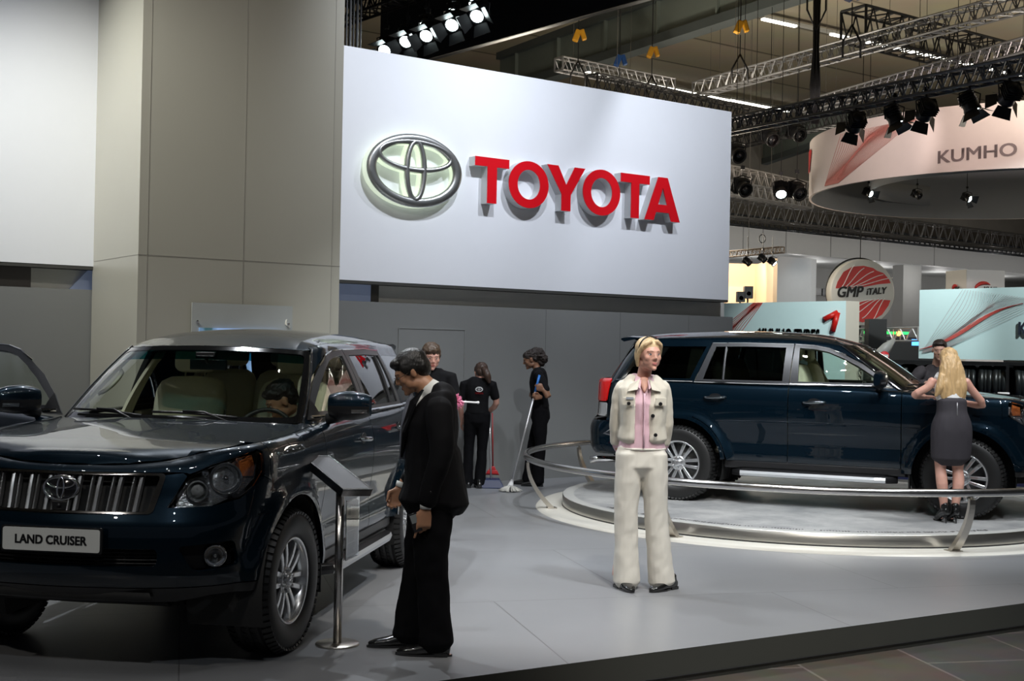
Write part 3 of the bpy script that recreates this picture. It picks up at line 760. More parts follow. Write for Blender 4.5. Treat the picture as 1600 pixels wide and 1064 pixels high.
def build_car(loc, heading, label, plate_text=None, open_door=0, steer=0.0, driver_seats=True):
    """origin on the ground under the nose; +X is forward, +Y is the car's left"""
    root = empty('car', loc, heading); tag(root, label, 'car', )
    du = .035
    hoodedge = lambda X: edge_at(X)[0]
    # ---- bonnet
    S = Surf(); xs = [HXF - .006] + [HXF - .03 - i * (1.36 + HXF - .03) / 28 for i in range(29)]
    right = []
    for X in xs:
        ye = hoodedge(X); m = .012 if X > -.35 else .012 + .055 * sst(-.35, -.6, X)
        right.append((X, max(.01, ye - m)))
    lim = [(X, y) for X, y in right if X > -1.30]
    tail = [(-1.235 - .13 * (abs(y) / .75) ** 2, y) for y in np.linspace(.78, -.78, 17)]
    lp = [(X, -y) for X, y in lim][::-1] ; lp = [(X, y) for X, y in lim] + tail + lp
    S.patch(hood, [lp], .05, .05, skirt=.02); S.build('hood', PAINT, root)
    # ---- wings (fenders) with arches, lower lamps cut out
    lampz = lambda s: s
    Zsh = .455
    for sg in (1, -1):
        S = Surf(); gap = .004
        arch = arc(AX_F, AX_Z, .468, 8, 172, 26)
        top = []
        for X in np.linspace(-1.455, -.60, 12): top.append((X, ZT(a_of_X(X)) - .0005))
        # side panel
        lp = [(-1.462, .42)] + [(-1.462, z) for z in (.8, 1.12)] + [(-1.462, ZT(a_of_X(-1.462)))] + top[1:] + [(-.56, 1.118)] + [(-.56, .93), (-.46, .84), (-.36, .80)] + [(-.36, .60)] + [(-.432, .455)]
        lp = [(-1.462, .40), (-1.462, ZT(a_of_X(-1.462)))] + top[1:] + [(-.555, ZT(a_of_X(-.555)) - .0005), (-.555, .965), (-.46, .865), (-.455, .80)] + \
             [(AX_F + .468 * math.cos(math.radians(t)), AX_Z + .468 * math.sin(math.radians(t))) for t in range(58, 176, 6)] + [(-1.366, .40)]
        a = [(sg * a_of_X(x), z) for x, z in densify(lp, .04)]
        S.patch(lower, [a], du, du, flip=False)
        # top strip beside the bonnet
        st = [(X, sg * (hoodedge(X) - .001)) for X in np.linspace(-.555, -1.462, 16)] + [(X, sg * (hoodedge(X) - (.016 + .055 * sst(-.35, -.6, X)))) for X in np.linspace(-1.462, -.555, 16)]
        S.patch(hood, [st], .05, .03, skirt=.012)
        S.build('fender', PAINT, root)
        # cowl corner
    # nose band between grille and bonnet plus corners above the lamps
    S = Surf()
    for sg in (1, -1):
        xs = np.linspace(a_of_Y(.60), a_of_X(-.548), 12)
        up = [(sg * a, ZT(a) - .0005) for a in xs]
        lo = [(a_of_Y(.60), .975), (a_of_Y(.60), .80)]
        # strip above head lamp
        hl_top = lambda a: 1.010 + (a - a_of_Y(.52)) / (a_of_X(-.53) - a_of_Y(.52)) * .115
    S = None
    LA0, LA1 = a_of_Y(.545), a_of_X(-.485)
    def lamp_loop(g=0.0):
        """head lamp outline in (a, z)"""
        A = lambda u: LA0 + (LA1 - LA0) * u
        p = [(A(.0) + g, .868 - g * 0 + g), (A(.20) , 1.012 - g), (A(.45), 1.058 - g), (A(.72), 1.092 - g), (A(.96), 1.122 - g), (A(1.0) - g, 1.105), (A(.985) - g, 1.015), (A(.86), .945 + g), (A(.70), .900 + g), (A(.40), .872 + g)]
        return p
    # ---- front bumper: one wrap with openings, lower edge and arch ends
    S = Surf(); aE = a_of_X(-.432)
    zb = .470
    GRL = lambda a: None
    ag0 = a_of_Y(.522)
    outline = []
    # right half boundary, from bottom centre round to top centre (a >= 0)
    half = [(0, zb), (.5, zb), (a_of_X(-.44), zb + .0)]
    half += [(a_of_X(AX_F + .468 * math.cos(math.radians(t))), AX_Z + .468 * math.sin(math.radians(t))) for t in range(14, 60, 5)]
    half += [(a_of_X(-.455), .795), (a_of_X(-.465), .862), (a_of_X(-.552), .962)]
    half += [(a, z) for a, z in [lamp_loop()[k] for k in (6,)]][:0]
    lpz = lamp_loop()
    half += [(LA1 + .012, .985), (lpz[7][0], .936), (lpz[8][0], .891), (lpz[9][0], .863), (LA0 - .012, .858)]
    half += [(LA0 + .095, 1.008), (LA0 + .075, 1.022), (a_of_Y(.510), 1.012), (a_of_Y(.465), .838), (.35, .826), (0, .823)]
    lp = half + [(-a, z) for a, z in half[::-1][1:-1]]
    # openings
    lowgr = rounded([(-.500, .575), (.500, .575), (.505, .665), (-.505, .665)], .03)
    fogs = []
    for sg in (1, -1):
        f = [(a_of_Y(.585), .675), (a_of_Y(.80) + .035, .690), (a_of_Y(.80) + .075, .565), (a_of_Y(.66), .545)]
        f = rounded(f, .035); fogs.append([(sg * a, z) for a, z in f])
    S.patch(lower, [lp, lowgr] + fogs, du, .02, skirt=.025)
    S.build('front_bumper', PAINT, root)
    # upper nose strip and strip over lamps (body colour)
    S = Surf()
    hn = [(0, 1.024), (ag0 - .03, 1.026), (ag0 + .0, 1.028), (LA0 + .07, 1.026)] + [(a, z + .007) for a, z in lpz[1:5]] + [(LA1 + .012, 1.115), (LA1 + .012, .990)]
    hn += [(a_of_X(-.551), .967), (a_of_X(-.551), ZT(a_of_X(-.551)) - .0005)] + [(a, ZT(a) - .0005) for a in np.linspace(a_of_X(-.54), 0, 24)]
    lp = hn + [(-a, z) for a, z in hn[::-1][1:-1]]
    S.patch(lower, [lp], du, .02, skirt=.012); S.build('nose_panel', PAINT, root)
    # dark skirt under the bumper with skid plate
    S = Surf(); h2 = [(0, .385), (.60, .385), (.80, .415), (a_of_X(-.43), .42), (a_of_X(-.437), zb - .006), (0, zb - .006)]
    S.patch(lower, [h2 + [(-a, z) for a, z in h2[::-1][1:-1]]], du, .02, skirt=.02)
    o = S.build('bumper_skirt', PLAS, root)
    mb = MB()
    P = []
    for i in range(13):
        y = -.45 + .9 * i / 12; row = []
        for x, z in ((-.10, .40), (-.075, .445), (-.16, .40), (-.34, .33), (-.55, .30), (-.55, .36)): row.append((x - .05 * abs(y), y, z))
        P.append(row)
    mb.grid(P, 13, 6); mb.build('skid_plate', PLASM, root)
    # mesh behind lower opening: horizontal slats
    mb = MB()
    for k in range(5):
        z = .586 + k * .018; pts = []
        for i in range(21):
            s_ = -.55 + 1.1 * i / 20; p = V3(lower(s_, z)); pts.append(p + V3((-.05, 0, 0)))
        mb.tube(pts, .0045, 6)
    for sx in (-.33, -.11, .11, .33):
        p = V3(lower(sx, .62)); mb.bar(p + V3((-.055, 0, -.045)), p + V3((-.055, 0, .045)), .004)
    mb.build('lower_grille', PLAS, root)
    # fog lamps
    for sg in (1, -1):
        p = V3(lower(sg * (a_of_Y(.745)), .617)); q = V3(lower(sg * (a_of_Y(.745) + .01), .617)); nx = qp(a_of_Y(.745)); n = V3((nx[2], sg * nx[3], 0)); n = (n * .5 + V3((1, 0, 0)) * .5).normalized()
        M = frameM(p - n * .05, V3((0, 0, 1)).cross(n), (0, 0, 1)).to_3x3(); 
        mb = MB(); mb.lathe([(.0, 0), (.030, .006), (.046, .025), (.050, .034), (.056, .030), (.056, .0)], p - n * .05, 28, 'Z', M=M, mi=0)
        mb.lathe([(0, .038), (.030, .036), (.048, .028)], p - n * .05, 28, 'Z', M=M, mi=1)
        mb.ball(p - n * .03, .012, 10, 0)
        mb.build('fog_light', [REFL, GLAMP], root)
        S = Surf(); S.patch(lower, [[(sg * a, z) for a, z in rounded([(a_of_Y(.575), .682), (a_of_Y(.80) + .045, .698), (a_of_Y(.80) + .085, .560), (a_of_Y(.65), .538)], .03)]], du, .03, skirt=0, off=-.06)
        S.build('fog_light_recess', PLAS, root)
    # ---- grille: chrome surround, twin bars, dark backing
    S = Surf()
    go = rounded([(-ag0 - .006, 1.020), (ag0 + .006, 1.020), (a_of_Y(.472), .840), (a_of_Y(.452), .828), (-a_of_Y(.452), .828), (-a_of_Y(.472), .840)], .03)
    gi = rounded([(-ag0 + .026, 1.009), (ag0 - .026, 1.009), (a_of_Y(.442), .838), (-a_of_Y(.442), .838)], .02)
    S.patch(lower, [go, gi], .04, .015, skirt=.03, off=.006); gr = S.build('grille', CHROME, root)
    S = Surf(); S.patch(lower, [go], .05, .03, skirt=0, off=-.075); S.build('grille_backing', PLASM, gr)
    cnt = []
    for k in range(-4, 5):
        if k == 0: continue
        cnt.append(k)
    mb = MB()
    for k in cnt:
        yc = math.copysign(.060 + (abs(k) - 1) * .100, k)
        for j, dw in ((-1, 0), (1, 0)):
            y = yc + j * .018; lean = .0
            P = []
            for i in range(9):
                z = .840 + (1.002 - .840) * i / 8; a_ = a_of_Y(y * (1 + .06 * (i / 8))); p = V3(lower(a_, z)); b = .012 * math.sin(PI * i / 8)
                w2 = .0035 if j * k < 0 else .0085
                row = [p + V3((-.030, -w2, 0)), p + V3((-.004 + b * .3, -w2, 0)), p + V3((.002 + b * .3, 0, 0)), p + V3((-.004 + b * .3, w2, 0)), p + V3((-.030, w2, 0))]
                P.append(row)
            mb.grid(P, 9, 5, smooth=False)
    mb.build('grille_bar', mat('grille_chrome', (.70, .70, .70), .30, .9), gr)
    # camera pod and emblem
    pn = V3(lower(0, .945)); Mn = frameM(pn + V3((.012, 0, .0)), (0, 1, 0), (-.12, 0, 1))
    mb = MB(); mb.lathe([(0, -.02), (.090, -.02), (.094, -.006), (.09, 0)], (0, 0, 0), 40, 'Z', M=Mn.to_3x3() @ Matrix.Diagonal((1, .70, 1)));
    for i, v in enumerate(mb.v): mb.v[i] = tuple(V3(v) + Mn.translation)
    eb = mb.build('emblem', mat('emblem_black', (.01, .01, .012), .15, coat=.6), root)
    emblem_mb(.190, .010, Mn, n=64, t=.12).build('emblem_rings', CHROME, eb)
    mb = MB().box((pn.x + .004, 0, .862), (.05, .085, .045)); mb.ball((pn.x + .032, 0, .862), .010, 12); mb.build('camera_pod', PLAS, root, bevel=.006)
    # plate
    if plate_text is not None:
        px_ = lower(0, .70)[0] + .012
        y0_ = .00; mb = MB().prism(rounded([(-.26, -.0625), (.26, -.0625), (.26, .0625), (-.26, .0625)], .012), .012, frameM((px_, 0, .705), (0, 1, 0), (0, 0, 1)))
        pl = mb.build('number_plate', PLAS, root)
        mb = MB().prism(rounded([(-.25, -.055), (.25, -.055), (.25, .055), (-.25, .055)], .014), .004, frameM((px_ + .012, 0, .705), (0, 1, 0), (0, 0, 1))); mb.build('plate_face', PLATE, pl)
        if plate_text:
            text_mesh(plate_text, .06, .002, INK, 'plate_text', pl, bold=.0022, M=frameM((px_ + .0172, -.185, .683), (0, 1, 0), (0, 0, 1)), fit=(.37, .044))
    # ---- head lamps
    for sg in (1, -1):
        lp = [(sg * a, z) for a, z in rounded(lamp_loop(.003), .012)]
        S = Surf(); S.patch(lower, [lp], .03, .02, skirt=.008, off=.001); hl = S.build('headlight', GLAMP, root)
        S = Surf(); S.patch(lower, [[(sg * a, z) for a, z in rounded(lamp_loop(-.002), .012)]], .03, .03, skirt=0, off=-.085)
        S.build('lamp_housing', mat('lamp_bezel', (.62, .63, .63), .18, .75, bump=.9, bscale=34), hl)
        def bowl(u, z, r, dep, nm, mats, inner=None, fwd=.5, push=.05):
            a_ = LA0 + (LA1 - LA0) * u; p = V3(lower(sg * a_, z)); nx = qp(a_); n = (V3((nx[2], sg * nx[3], 0)) * (1 - fwd) + V3((1, 0, 0)) * fwd).normalized()
            M = frameM((0, 0, 0), V3((0, 0, 1)).cross(n), (0, 0, 1)).to_3x3(); mb = MB(); c = p - n * push
            mb.lathe([(0, -dep), (r * .45, -dep * .9), (r * .8, -dep * .5), (r, 0), (r * 1.08, .003), (r * 1.12, -.004), (r * 1.12, -dep)], c, 32, 'Z', M=M, mi=0)
            if inner: mb.ball(c + n * inner[1], inner[0], 18, 1)
            return mb.build(nm, mats, hl)
        bowl(.25, .930, .050, .05, 'projector_lamp', [REFL, mat('projector_glass', (.75, .74, .70), .03, .2, coat=1.0)], (.032, -.016), push=.045)
        bowl(.56, .985, .074, .07, 'main_reflector', [REFL, REFL], (.016, -.02), push=.055)
        AZ = lambda u: LA0 + (LA1 - LA0) * u
        S = Surf(); S.patch(lower, [[(sg * AZ(u), z) for u, z in ((.76, 1.085), (.93, 1.105), (.955, 1.035), (.93, .995), (.78, 1.00))]], .02, .02, skirt=.02, off=-.035); S.build('turn_lamp', mat('amber_fluted', (.75, .20, .04), .2, coat=1.0, bump=1.0, bscale=70), hl)
        S = Surf(); S.patch(lower, [[(sg * AZ(u), z) for u, z in ((.74, .99), (.96, .98), (.86, .95), (.72, .91))]], .02, .02, skirt=.02, off=-.04); S.build('fluted_reflector', mat('reflector_fluted', (.75, .77, .78), .15, .9, bump=1.0, bscale=90), hl)
        bowl(.80, .965, .018, .02, 'side_reflector', [REFL, REFL], (.006, -.005), fwd=.35, push=.045)
        bowl(.34, 1.015, .016, .02, 'inner_reflector', [REFL, REFL], (.006, -.005), fwd=.5, push=.045)
    # ---- doors
    zTopS = lambda X: ZT(a_of_X(X))
    fd_low = [(-1.470, .445), (-1.470, 1.205), (-1.62, 1.216), (-2.555, 1.225), (-2.555, .445)]
    rarch = [(AX_R + .515 * math.cos(math.radians(t)), AX_Z + .515 * math.sin(math.radians(t))) for t in range(78, 8, -7)]
    rd_low = [(-2.563, .445), (-2.563, 1.225), (-3.535, 1.235), (-3.515, 1.05), (-3.50, .98)] + [(-3.47, .90)] + rarch[1:] + [(-3.165, .445)]
    def zfix(lp):
        return [(X, min(z, zTopS(X) - .0005) if z > 1.1 else z) for X, z in lp]
    for sg in (1, -1):
        for nm, low, glassp, framep in (
            ('front', fd_low,
             [(-1.655, 1.262), (-1.76, 1.335), (-1.90, 1.425), (-2.05, 1.505), (-2.20, 1.565), (-2.33, 1.590), (-2.485, 1.600), (-2.475, 1.262)],
             [(-1.575, 1.222), (-1.70, 1.330), (-1.87, 1.447), (-2.03, 1.532), (-2.19, 1.597), (-2.34, 1.625), (-2.535, 1.636), (-2.555, 1.222)]),
            ('rear', rd_low,
             [(-2.630, 1.262), (-2.620, 1.602), (-3.02, 1.607), (-3.345, 1.600), (-3.445, 1.262)],
             [(-2.563, 1.222), (-2.545, 1.636), (-3.02, 1.642), (-3.385, 1.636), (-3.535, 1.222)])):
            isopen = (sg == open_door and nm == 'front')
            S = Surf(); S.patch(lower, [side(zfix(low), sg)], .04, .03, skirt=.02)
            S.patch(green, [gside(framep, sg), gside(glassp, sg)], .04, .05, mi=1, skirt=.03, off=.004)
            dr = S.build('door', [PAINT, FRAME], root)
            G = Surf(); gg = gside(glassp, sg)
            G.patch(green, [gg], .05, .06, skirt=0, off=-.004); G.build('door_window', GLD if nm == 'rear' else GLS, dr)
            if nm == 'rear':   # division bar
                mb = MB(); pts = [V3(green(sg * wt_of(-3.235 - .00 * k, 1.262 + .336 * k / 6)[0], wt_of(-3.235, 1.262 + .336 * k / 6)[1])) + V3((0, sg * .004, 0)) for k in range(7)]
                mb.tube(pts, .011, 6, smooth=False); mb.build('window_divider', FRAME, dr)
            # belt moulding
            mb = MB(); x0, x1 = (-1.60, -2.555) if nm == 'front' else (-2.563, -3.535)
            pts = []
            for i in range(13):
                X = x0 + (x1 - x0) * i / 12; w_, t_ = wt_of(X, 1.236); pts.append(V3(green(sg * w_, t_)) + V3((0, sg * .012, 0)))
            mb.tube(pts, .009, 6, smooth=False); mb.build('belt_moulding', CHROME, dr)
            # chrome over the window frame
            mb = MB(); top = framep[1:-1] if nm == 'front' else framep[1:4]
            if nm == 'front': top = framep[3:-1]
            pts = []
            for X, z in densify(list(top), .08)[:next((i for i, q_ in enumerate(densify(list(top), .08)) if q_ == tuple(top[-1])), 99) + 1]:
                w_, t_ = wt_of(X, z + .006); pts.append(V3(green(sg * w_, t_)) + V3((0, sg * .005, 0)))
            if len(pts) > 2: mb.tube(pts, .005, 6, smooth=False); mb.build('frame_moulding', CHROME, dr)
            # handle
            hx, hz = (-2.30, 1.065) if nm == 'front' else (-3.30, 1.085)
            mb = MB(); p = V3(lower(sg * a_of_X(hx), hz)); o_ = V3((0, sg, 0)); pts = []
            for i in range(13):
                u = i / 12; q = V3(lower(sg * a_of_X(hx + .115 - .23 * u), hz - .004 + .004 * math.cos(u * PI))); pts.append(q + o_ * (.006 + .034 * math.sin(u * PI) ** .4))
            mb.tube(pts, [.008 + .008 * math.sin(PI * i / 12) ** .5 for i in range(13)], 10)
            mb.build('door_handle', mat('handle_gloss', (.16, .18, .20), .07, .9, coat=1.0), dr)
            mb = MB(); mb.prism(ellipse(0, 0, .062, .036, 24), .004, frameM(p + o_ * .0005, (1 * sg, 0, 0), (0, 0, 1)).to_4x4() if False else frameM(p + o_ * .0005, (-sg, 0, 0), (0, 0, 1))); mb.build('handle_cup', PLAS, dr)
            # inner trim board
            mb = MB(); x0, x1 = (-1.52, -2.52) if nm == 'front' else (-2.60, -3.30)
            mb.box(((x0 + x1) / 2, sg * .80, .86), (abs(x1 - x0), .06, .66)); mb.box(((x0 + x1) / 2, sg * .76, .92), (abs(x1 - x0) * .7, .06, .08))
            mb.build('door_trim', BEIGED, dr, bevel=.015)
            if nm == 'front':
                # mirror
                mx, mz = -1.66, 1.305
                mb = MB(); P = []; n = 20
                for i in range(11):
                    u = i / 10; yy = sg * (.875 + .245 * u); k = (math.sin(PI * (.12 + .76 * u)) ** .35) * (1 - .12 * u); row = []
                    for j in range(n + 1):
                        a_ = 2 * PI * j / n; ca, sa = math.cos(a_), math.sin(a_)
                        bx = .085 * (k if ca > 0 else .25 * k); row.append(V3((mx - .035 * u + bx * math.copysign(abs(ca) ** .8, ca), yy, mz + (.094 * k) * math.copysign(abs(sa) ** .75, sa))))
                    P.append(row)
                # caps
                n0 = len(mb.v); mb.grid(P, 11, n + 1)
                for fi, f in enumerate(mb.f):
                    zc = sum(mb.v[i][2] for i in f) / len(f); mb.m[fi] = 0 if zc > mz - .012 else 2
                for row in (P[0], P[-1]): mb.add(row[:-1], [tuple(range(n))], 0)
                # repeater lamp
                R = []
                for i in range(7):
                    u = .60 + .36 * i / 6; yy = sg * (.875 + .245 * u); k = (math.sin(PI * (.12 + .76 * u)) ** .35) * (1 - .12 * u); row = []
                    for j in range(5):
                        zz = mz - .042 + .022 * j / 4; ss = max(-1, min(1, (zz - mz) / ((.094 * k)))); ca = math.sqrt(max(0, 1 - abs(ss) ** (2 / .75))) ** 1
                        row.append(V3((mx - .035 * u + .085 * k * ca ** .8 + .004, yy, zz)))
                    R.append(row)
                mb.grid(R, 7, 5, 1)
                mb.tube([(mx - .02, sg * .85, mz - .085), (mx - .015, sg * .91, mz - .075), (mx, sg * .96, mz - .06)], [.035, .032, .028], 10, 2)
                mb.build('mirror', [PAINT, mat('repeater_lens', (.42, .43, .44), .14, .85, coat=1.0), PLAS], dr)
                # triangle at the mirror foot
                S = Surf(); S.patch(green, [gside([(-1.56, 1.215), (-1.705, 1.335), (-1.705, 1.215)], sg)], .05, .05, skirt=.02, off=.006); S.build('mirror_foot', PLAS, dr)
            if isopen:
                piv = V3((-1.52, sg * .77, 0)); Rm = Matrix.Rotation(-sg * math.radians(open_angle), 4, 'Z')
                dr.matrix_local = Matrix.Translation(piv) @ Rm @ Matrix.Translation(-piv)
    # ---- rear quarters
    for sg in (1, -1):
        S = Surf(); ra = [(AX_R + .468 * math.cos(math.radians(t)), AX_Z + .468 * math.sin(math.radians(t))) for t in range(172, 6, -7)]
        r2 = [(AX_R + .508 * math.cos(math.radians(t)), AX_Z + .508 * math.sin(math.radians(t))) for t in range(10, 78, 7)]
        lp = [(-3.235, .44), (-3.188, .455)] + r2[0:] + [(-3.462, .90), (-3.492, .98), (-3.507, 1.05), (-3.527, zTopS(-3.52) - .0005)] + [(X, zTopS(X) - .0005) for X in (-3.8, -4.1, -4.3, -4.42)] + [(-4.46, 1.18), (-4.50, .80), (-4.30, .74), (-4.158, .52), (-4.155, .445)]
        lp = [(-3.232, .445)] + lp[1:-1] + ra[::-1][:0]
        lp = lp + [(x, z) for x, z in ra]
        S.patch(lower, [side(lp, sg)], .04, .03, skirt=.02)
        # pillar and roof-side skin round the quarter window
        q = [(-3.545, 1.222), (-3.392, 1.644), (-3.02, 1.650), (-2.54, 1.644), (-2.34, 1.633), (-2.18, 1.605), (-2.02, 1.540), (-1.86, 1.455), (-1.69, 1.338), (-1.56, 1.222)]
        w1, _ = wt_of(-4.30, 1.25)
        AP = [(sg * .745, .0), (sg * .745, .5), (sg * .755, .995)]
        outer = gside(q, sg) + [(sg * .80, .0)] + [(sg * .745, .0), (sg * .742, .5), (sg * .735, 1.0), (sg * .74, 1.04)]
        outer += [(sg * u, 1.06) for u in np.linspace(.80, GL - .72, 22)] + [(sg * (GL - .74), .99), (sg * (GL - .66), .5), (sg * (GL - .62), .0)]
        qw = gside([(-3.585, 1.262), (-3.445, 1.602), (-3.9, 1.596), (-4.10, 1.588), (-4.24, 1.45), (-4.30, 1.32), (-4.29, 1.275), (-4.20, 1.262)], sg)
        S.patch(green, [outer, qw], .05, .05, skirt=.02); S.build('quarter_panel', PAINT, root)
        G = Surf(); G.patch(green, [qw], .05, .06, skirt=0, off=-.002); G.build('quarter_window', GLD, root)
        mb = MB(); pts = [V3(green(sg * wt_of(X, 1.240)[0], wt_of(X, 1.240)[1])) + V3((0, sg * .010, 0)) for X in np.linspace(-3.55, -4.22, 9)]; mb.tube(pts, .009, 6, smooth=False); mb.build('belt_moulding', CHROME, root)
        # tail lamp
        S = Surf(); A = lambda X: a_of_X(X)
        S.patch(lower, [[(sg * a, z) for a, z in rounded([(A(-4.475), 1.21), (A(-4.50), 1.00), (QL - .62, 1.0), (QL - .60, 1.235), (A(-4.47), 1.235)], .03)]], .03, .03, skirt=.02, off=.012, mi=0)
        S.patch(lower, [[(sg * a, z) for a, z in rounded([(A(-4.50), .985), (A(-4.505), .84), (QL - .64, .84), (QL - .62, .985)], .03)]], .03, .03, skirt=.02, off=.010, mi=1)
        S.build('tail_light', [RED, mat('tail_lens_clear', (.70, .72, .74), .10, .6, coat=1.0)], root)
        # arch liners
        for ax in (AX_F, AX_R):
            mb = MB(); rows = []
            for i in range(25):
                t = math.radians(-20 + 220 * i / 24); x, z = ax + .475 * math.cos(t), AX_Z + .475 * math.sin(t)
                rows.append([(x, sg * .50, z), (x, sg * .905, z)])
            mb.grid(rows, 25, 2)
            mb.add([(ax + .48 * math.cos(math.radians(-20 + 220 * i / 24)), sg * .50, AX_Z + .48 * math.sin(math.radians(-20 + 220 * i / 24))) for i in range(25)], [tuple(range(25))])
            mb.build('arch_liner', PLASM, root)
        # running board
        mb = MB(); x0, x1 = -1.50, -3.13
        prof = [(.78, .36), (.90, .362), (.945, .350), (.955, .325), (.945, .300), (.90, .292), (.78, .295)]
        P = []
        for i in range(17):
            u = i / 16; X = x0 + (x1 - x0) * u; k = min(1, min(u, 1 - u) * 9 + .35)
            P.append([(X, sg * (.78 + (y - .78) * k), z) for y, z in prof] + [(X, sg * .78, .36)])
        mb.grid(P, 17, 8, 0, smooth=False)
        for fi, f in enumerate(mb.f):
            c = sum((V3(mb.v[i]) for i in f), V3()) / 4; mb.m[fi] = 1 if abs(c.y) > .895 and c.z < .352 else 0
        for k in range(4): mb.box(((x0 + x1) / 2, sg * (.80 + .028 * k), .366), (abs(x1 - x0) * .86, .012, .008), mi=0)
        mb.build('running_board', [PLAS, mat('board_aluminium', (.66, .68, .70), .3, .6)], root)
        mb = MB()   # sill
        mb.box(((-1.42 - 3.20) / 2, sg * .83, .41), (1.80, .10, .09)); mb.build('sill', PLAS, root, bevel=.02)
        # wheels
        for ax in (AX_F, AX_R):
            wl = empty('wheel', (ax, sg * .800, AX_Z), 0); wl.parent = root
            ang = (steer if ax == AX_F else 0)
            wl.rotation_euler = (0, 0.35 if ax == AX_F else 0.52, (0 if sg > 0 else PI) + ang)
            wl.rotation_mode = 'XYZ'
            for nm, me in (('tyre', ME_TYRE), ('rim', ME_RIM), ('brake_disc', ME_DISC)):
                o = bpy.data.objects.new(nm, me); link(o); o.parent = wl
    # ---- roof, windshield, rear glass
    S = Surf(); ws = .745
    ring = [(u, 1.065) for u in np.linspace(.80, GL - .74, 22)] + [(GL - .74, 1.0), (GL - .45, .985), (GL, .985)]
    S = Surf()
    half = [(0, 1.0), (.40, .998), (.735, 1.0), (.80, 1.062)]
    for sg in (1, -1):
        lp = [(0, 1.0), (sg * .40, .999), (sg * .725, .999), (sg * .735, 1.045)] + [(sg * u, 1.066) for u in np.linspace(.80, GL - .74, 22)] + [(sg * (GL - .72), .99), (sg * (GL - .4), .985), (sg * GL, .985)]
        # walk back along the spine, t = 2
        lp += [(sg * GL, 2.0)] + [(0, 2.0)]
        S.patch(green, [lp], .06, .05, skirt=0)
    S.build('roof', PAINT, root)
    S = Surf(); wsl = rounded([(-.735, .015), (.735, .015), (.720, .985), (-.720, .985)], .04); wsi = rounded([(-.685, .085), (.685, .085), (.675, .93), (-.675, .93)], .06)
    S.patch(green, [wsl, wsi], .05, .04, mi=0, skirt=.01, off=.003)
    wband = rounded([(-.683, .80), (.683, .80), (.677, .93), (-.677, .93)], .03); wclear = rounded([(-.69, .08), (.69, .08), (.683, .80), (-.683, .80)], .03)
    fr = S.build('windshield', [mat('windshield_black_edge', (.006, .006, .006), .08, coat=1.0)], root)
    S = Surf(); S.patch(green, [[(-.69, .08), (.69, .08), (.68, .80), (-.68, .80)]], .06, .06, skirt=0, off=.001); S.build('windshield_glass', GLS, fr)
    S = Surf(); S.patch(green, [[(-.68, .80), (.68, .80), (.68, .94), (-.68, .94)]], .06, .06, skirt=0, off=.001); S.build('sun_band', GTINT, fr)
    # A pillar bright edge strip
    for sg in (1, -1):
        mb = MB(); pts = [V3(green(sg * .742, t)) + V3((.004, sg * .002, .004)) for t in np.linspace(0.0, 1.0, 12)]; mb.tube(pts, .007, 6); mb.build('pillar_moulding', mat('pillar_gloss', (.02, .022, .025), .06, coat=1.0), root)
    # cowl and wipers
    mb = MB(); P = []
    for i in range(21):
        y = -.74 + 1.48 * i / 20; x0 = -1.235 - .13 * (abs(y) / .75) ** 2
        P.append([(x0 + .01, y, hood(x0, y)[2] - .014), (x0 - .05, y, 1.205 - .02 * abs(y)), (x0 - .16, y, 1.19)])
    mb.grid(P, 21, 3); mb.build('cowl', PLAS, root)
    for (y0, y1, r0) in ((.42, -.10, 0), (-.16, -.66, 0)):
        mb = MB(); pts = []
        for i in range(9):
            u = i / 8; y = y0 + (y1 - y0) * u; w_ = float(np.interp(abs(y), [0, .30, .55, .705], _gw[:4])) * (1 if y >= 0 else -1); pts.append(V3(green(w_, .045 + .05 * math.sin(u * PI * .6))) + V3((.022, 0, .018)))
        mb.tube(pts, .008, 6); mb.tube([V3(green(float(np.interp(abs(y0), [0, .30, .55, .705], _gw[:4])) * (1 if y0 > 0 else -1), .0)) + V3((.03, 0, .0)), pts[3] + V3((.012, 0, .014)), pts[5] + V3((.006, 0, .01))], .007, 6)
        mb.build('wiper', PLAS, root)
    # rear glass + tailgate
    S = Surf(); S.patch(green, [rounded([(GL - .60, .06), (GL + 0, .06), (GL, .97), (GL - .66, .97)], .02)], .06, .06, skirt=0)
    S.patch(green, [rounded([(-GL + .60, .06), (-GL + 0, .06), (-GL, .97), (-GL + .66, .97)], .02)], .06, .06, skirt=0, flip=False)
    S.build('rear_window', mat('rear_glass_black', (.006, .007, .008), .04, coat=1.0), root)
    S = Surf()
    for sg in (1, -1):
        S.patch(lower, [[(sg * (QL - .59), .80), (sg * QL, .80), (sg * QL, 1.2445), (sg * (QL - .59), 1.2445)]], .05, .04, skirt=0)
    S.build('tailgate', PAINT, root)
    S = Surf()
    for sg in (1, -1):
        ra = [(a_of_X(AX_R + .468 * math.cos(math.radians(t))), AX_Z + .468 * math.sin(math.radians(t))) for t in (172, 165, 160)]
        S.patch(lower, [[(sg * a, z) for a, z in [(a_of_X(-4.158), .44), (a_of_X(-4.152), .50), (a_of_X(-4.14), .545), (a_of_X(-4.305), .735), (a_of_X(-4.505), .795), (QL, .795), (QL, .44)]]], .04, .03, skirt=.02)
    S.build('rear_bumper', PAINT, root)
    # spoiler
    mb = MB(); P = []
    for i in range(19):
        y = -.60 + 1.2 * i / 18; e = (abs(y) / .60) ** 3
        x1 = -4.47 + .05 * e; P.append([(-4.18, y, 1.715 - .03 * e), (-4.32, y, 1.722 - .03 * e), (x1, y, 1.712 - .035 * e), (x1 - .005, y, 1.695 - .035 * e), (x1 + .03, y, 1.670 - .03 * e), (-4.28, y, 1.665)])
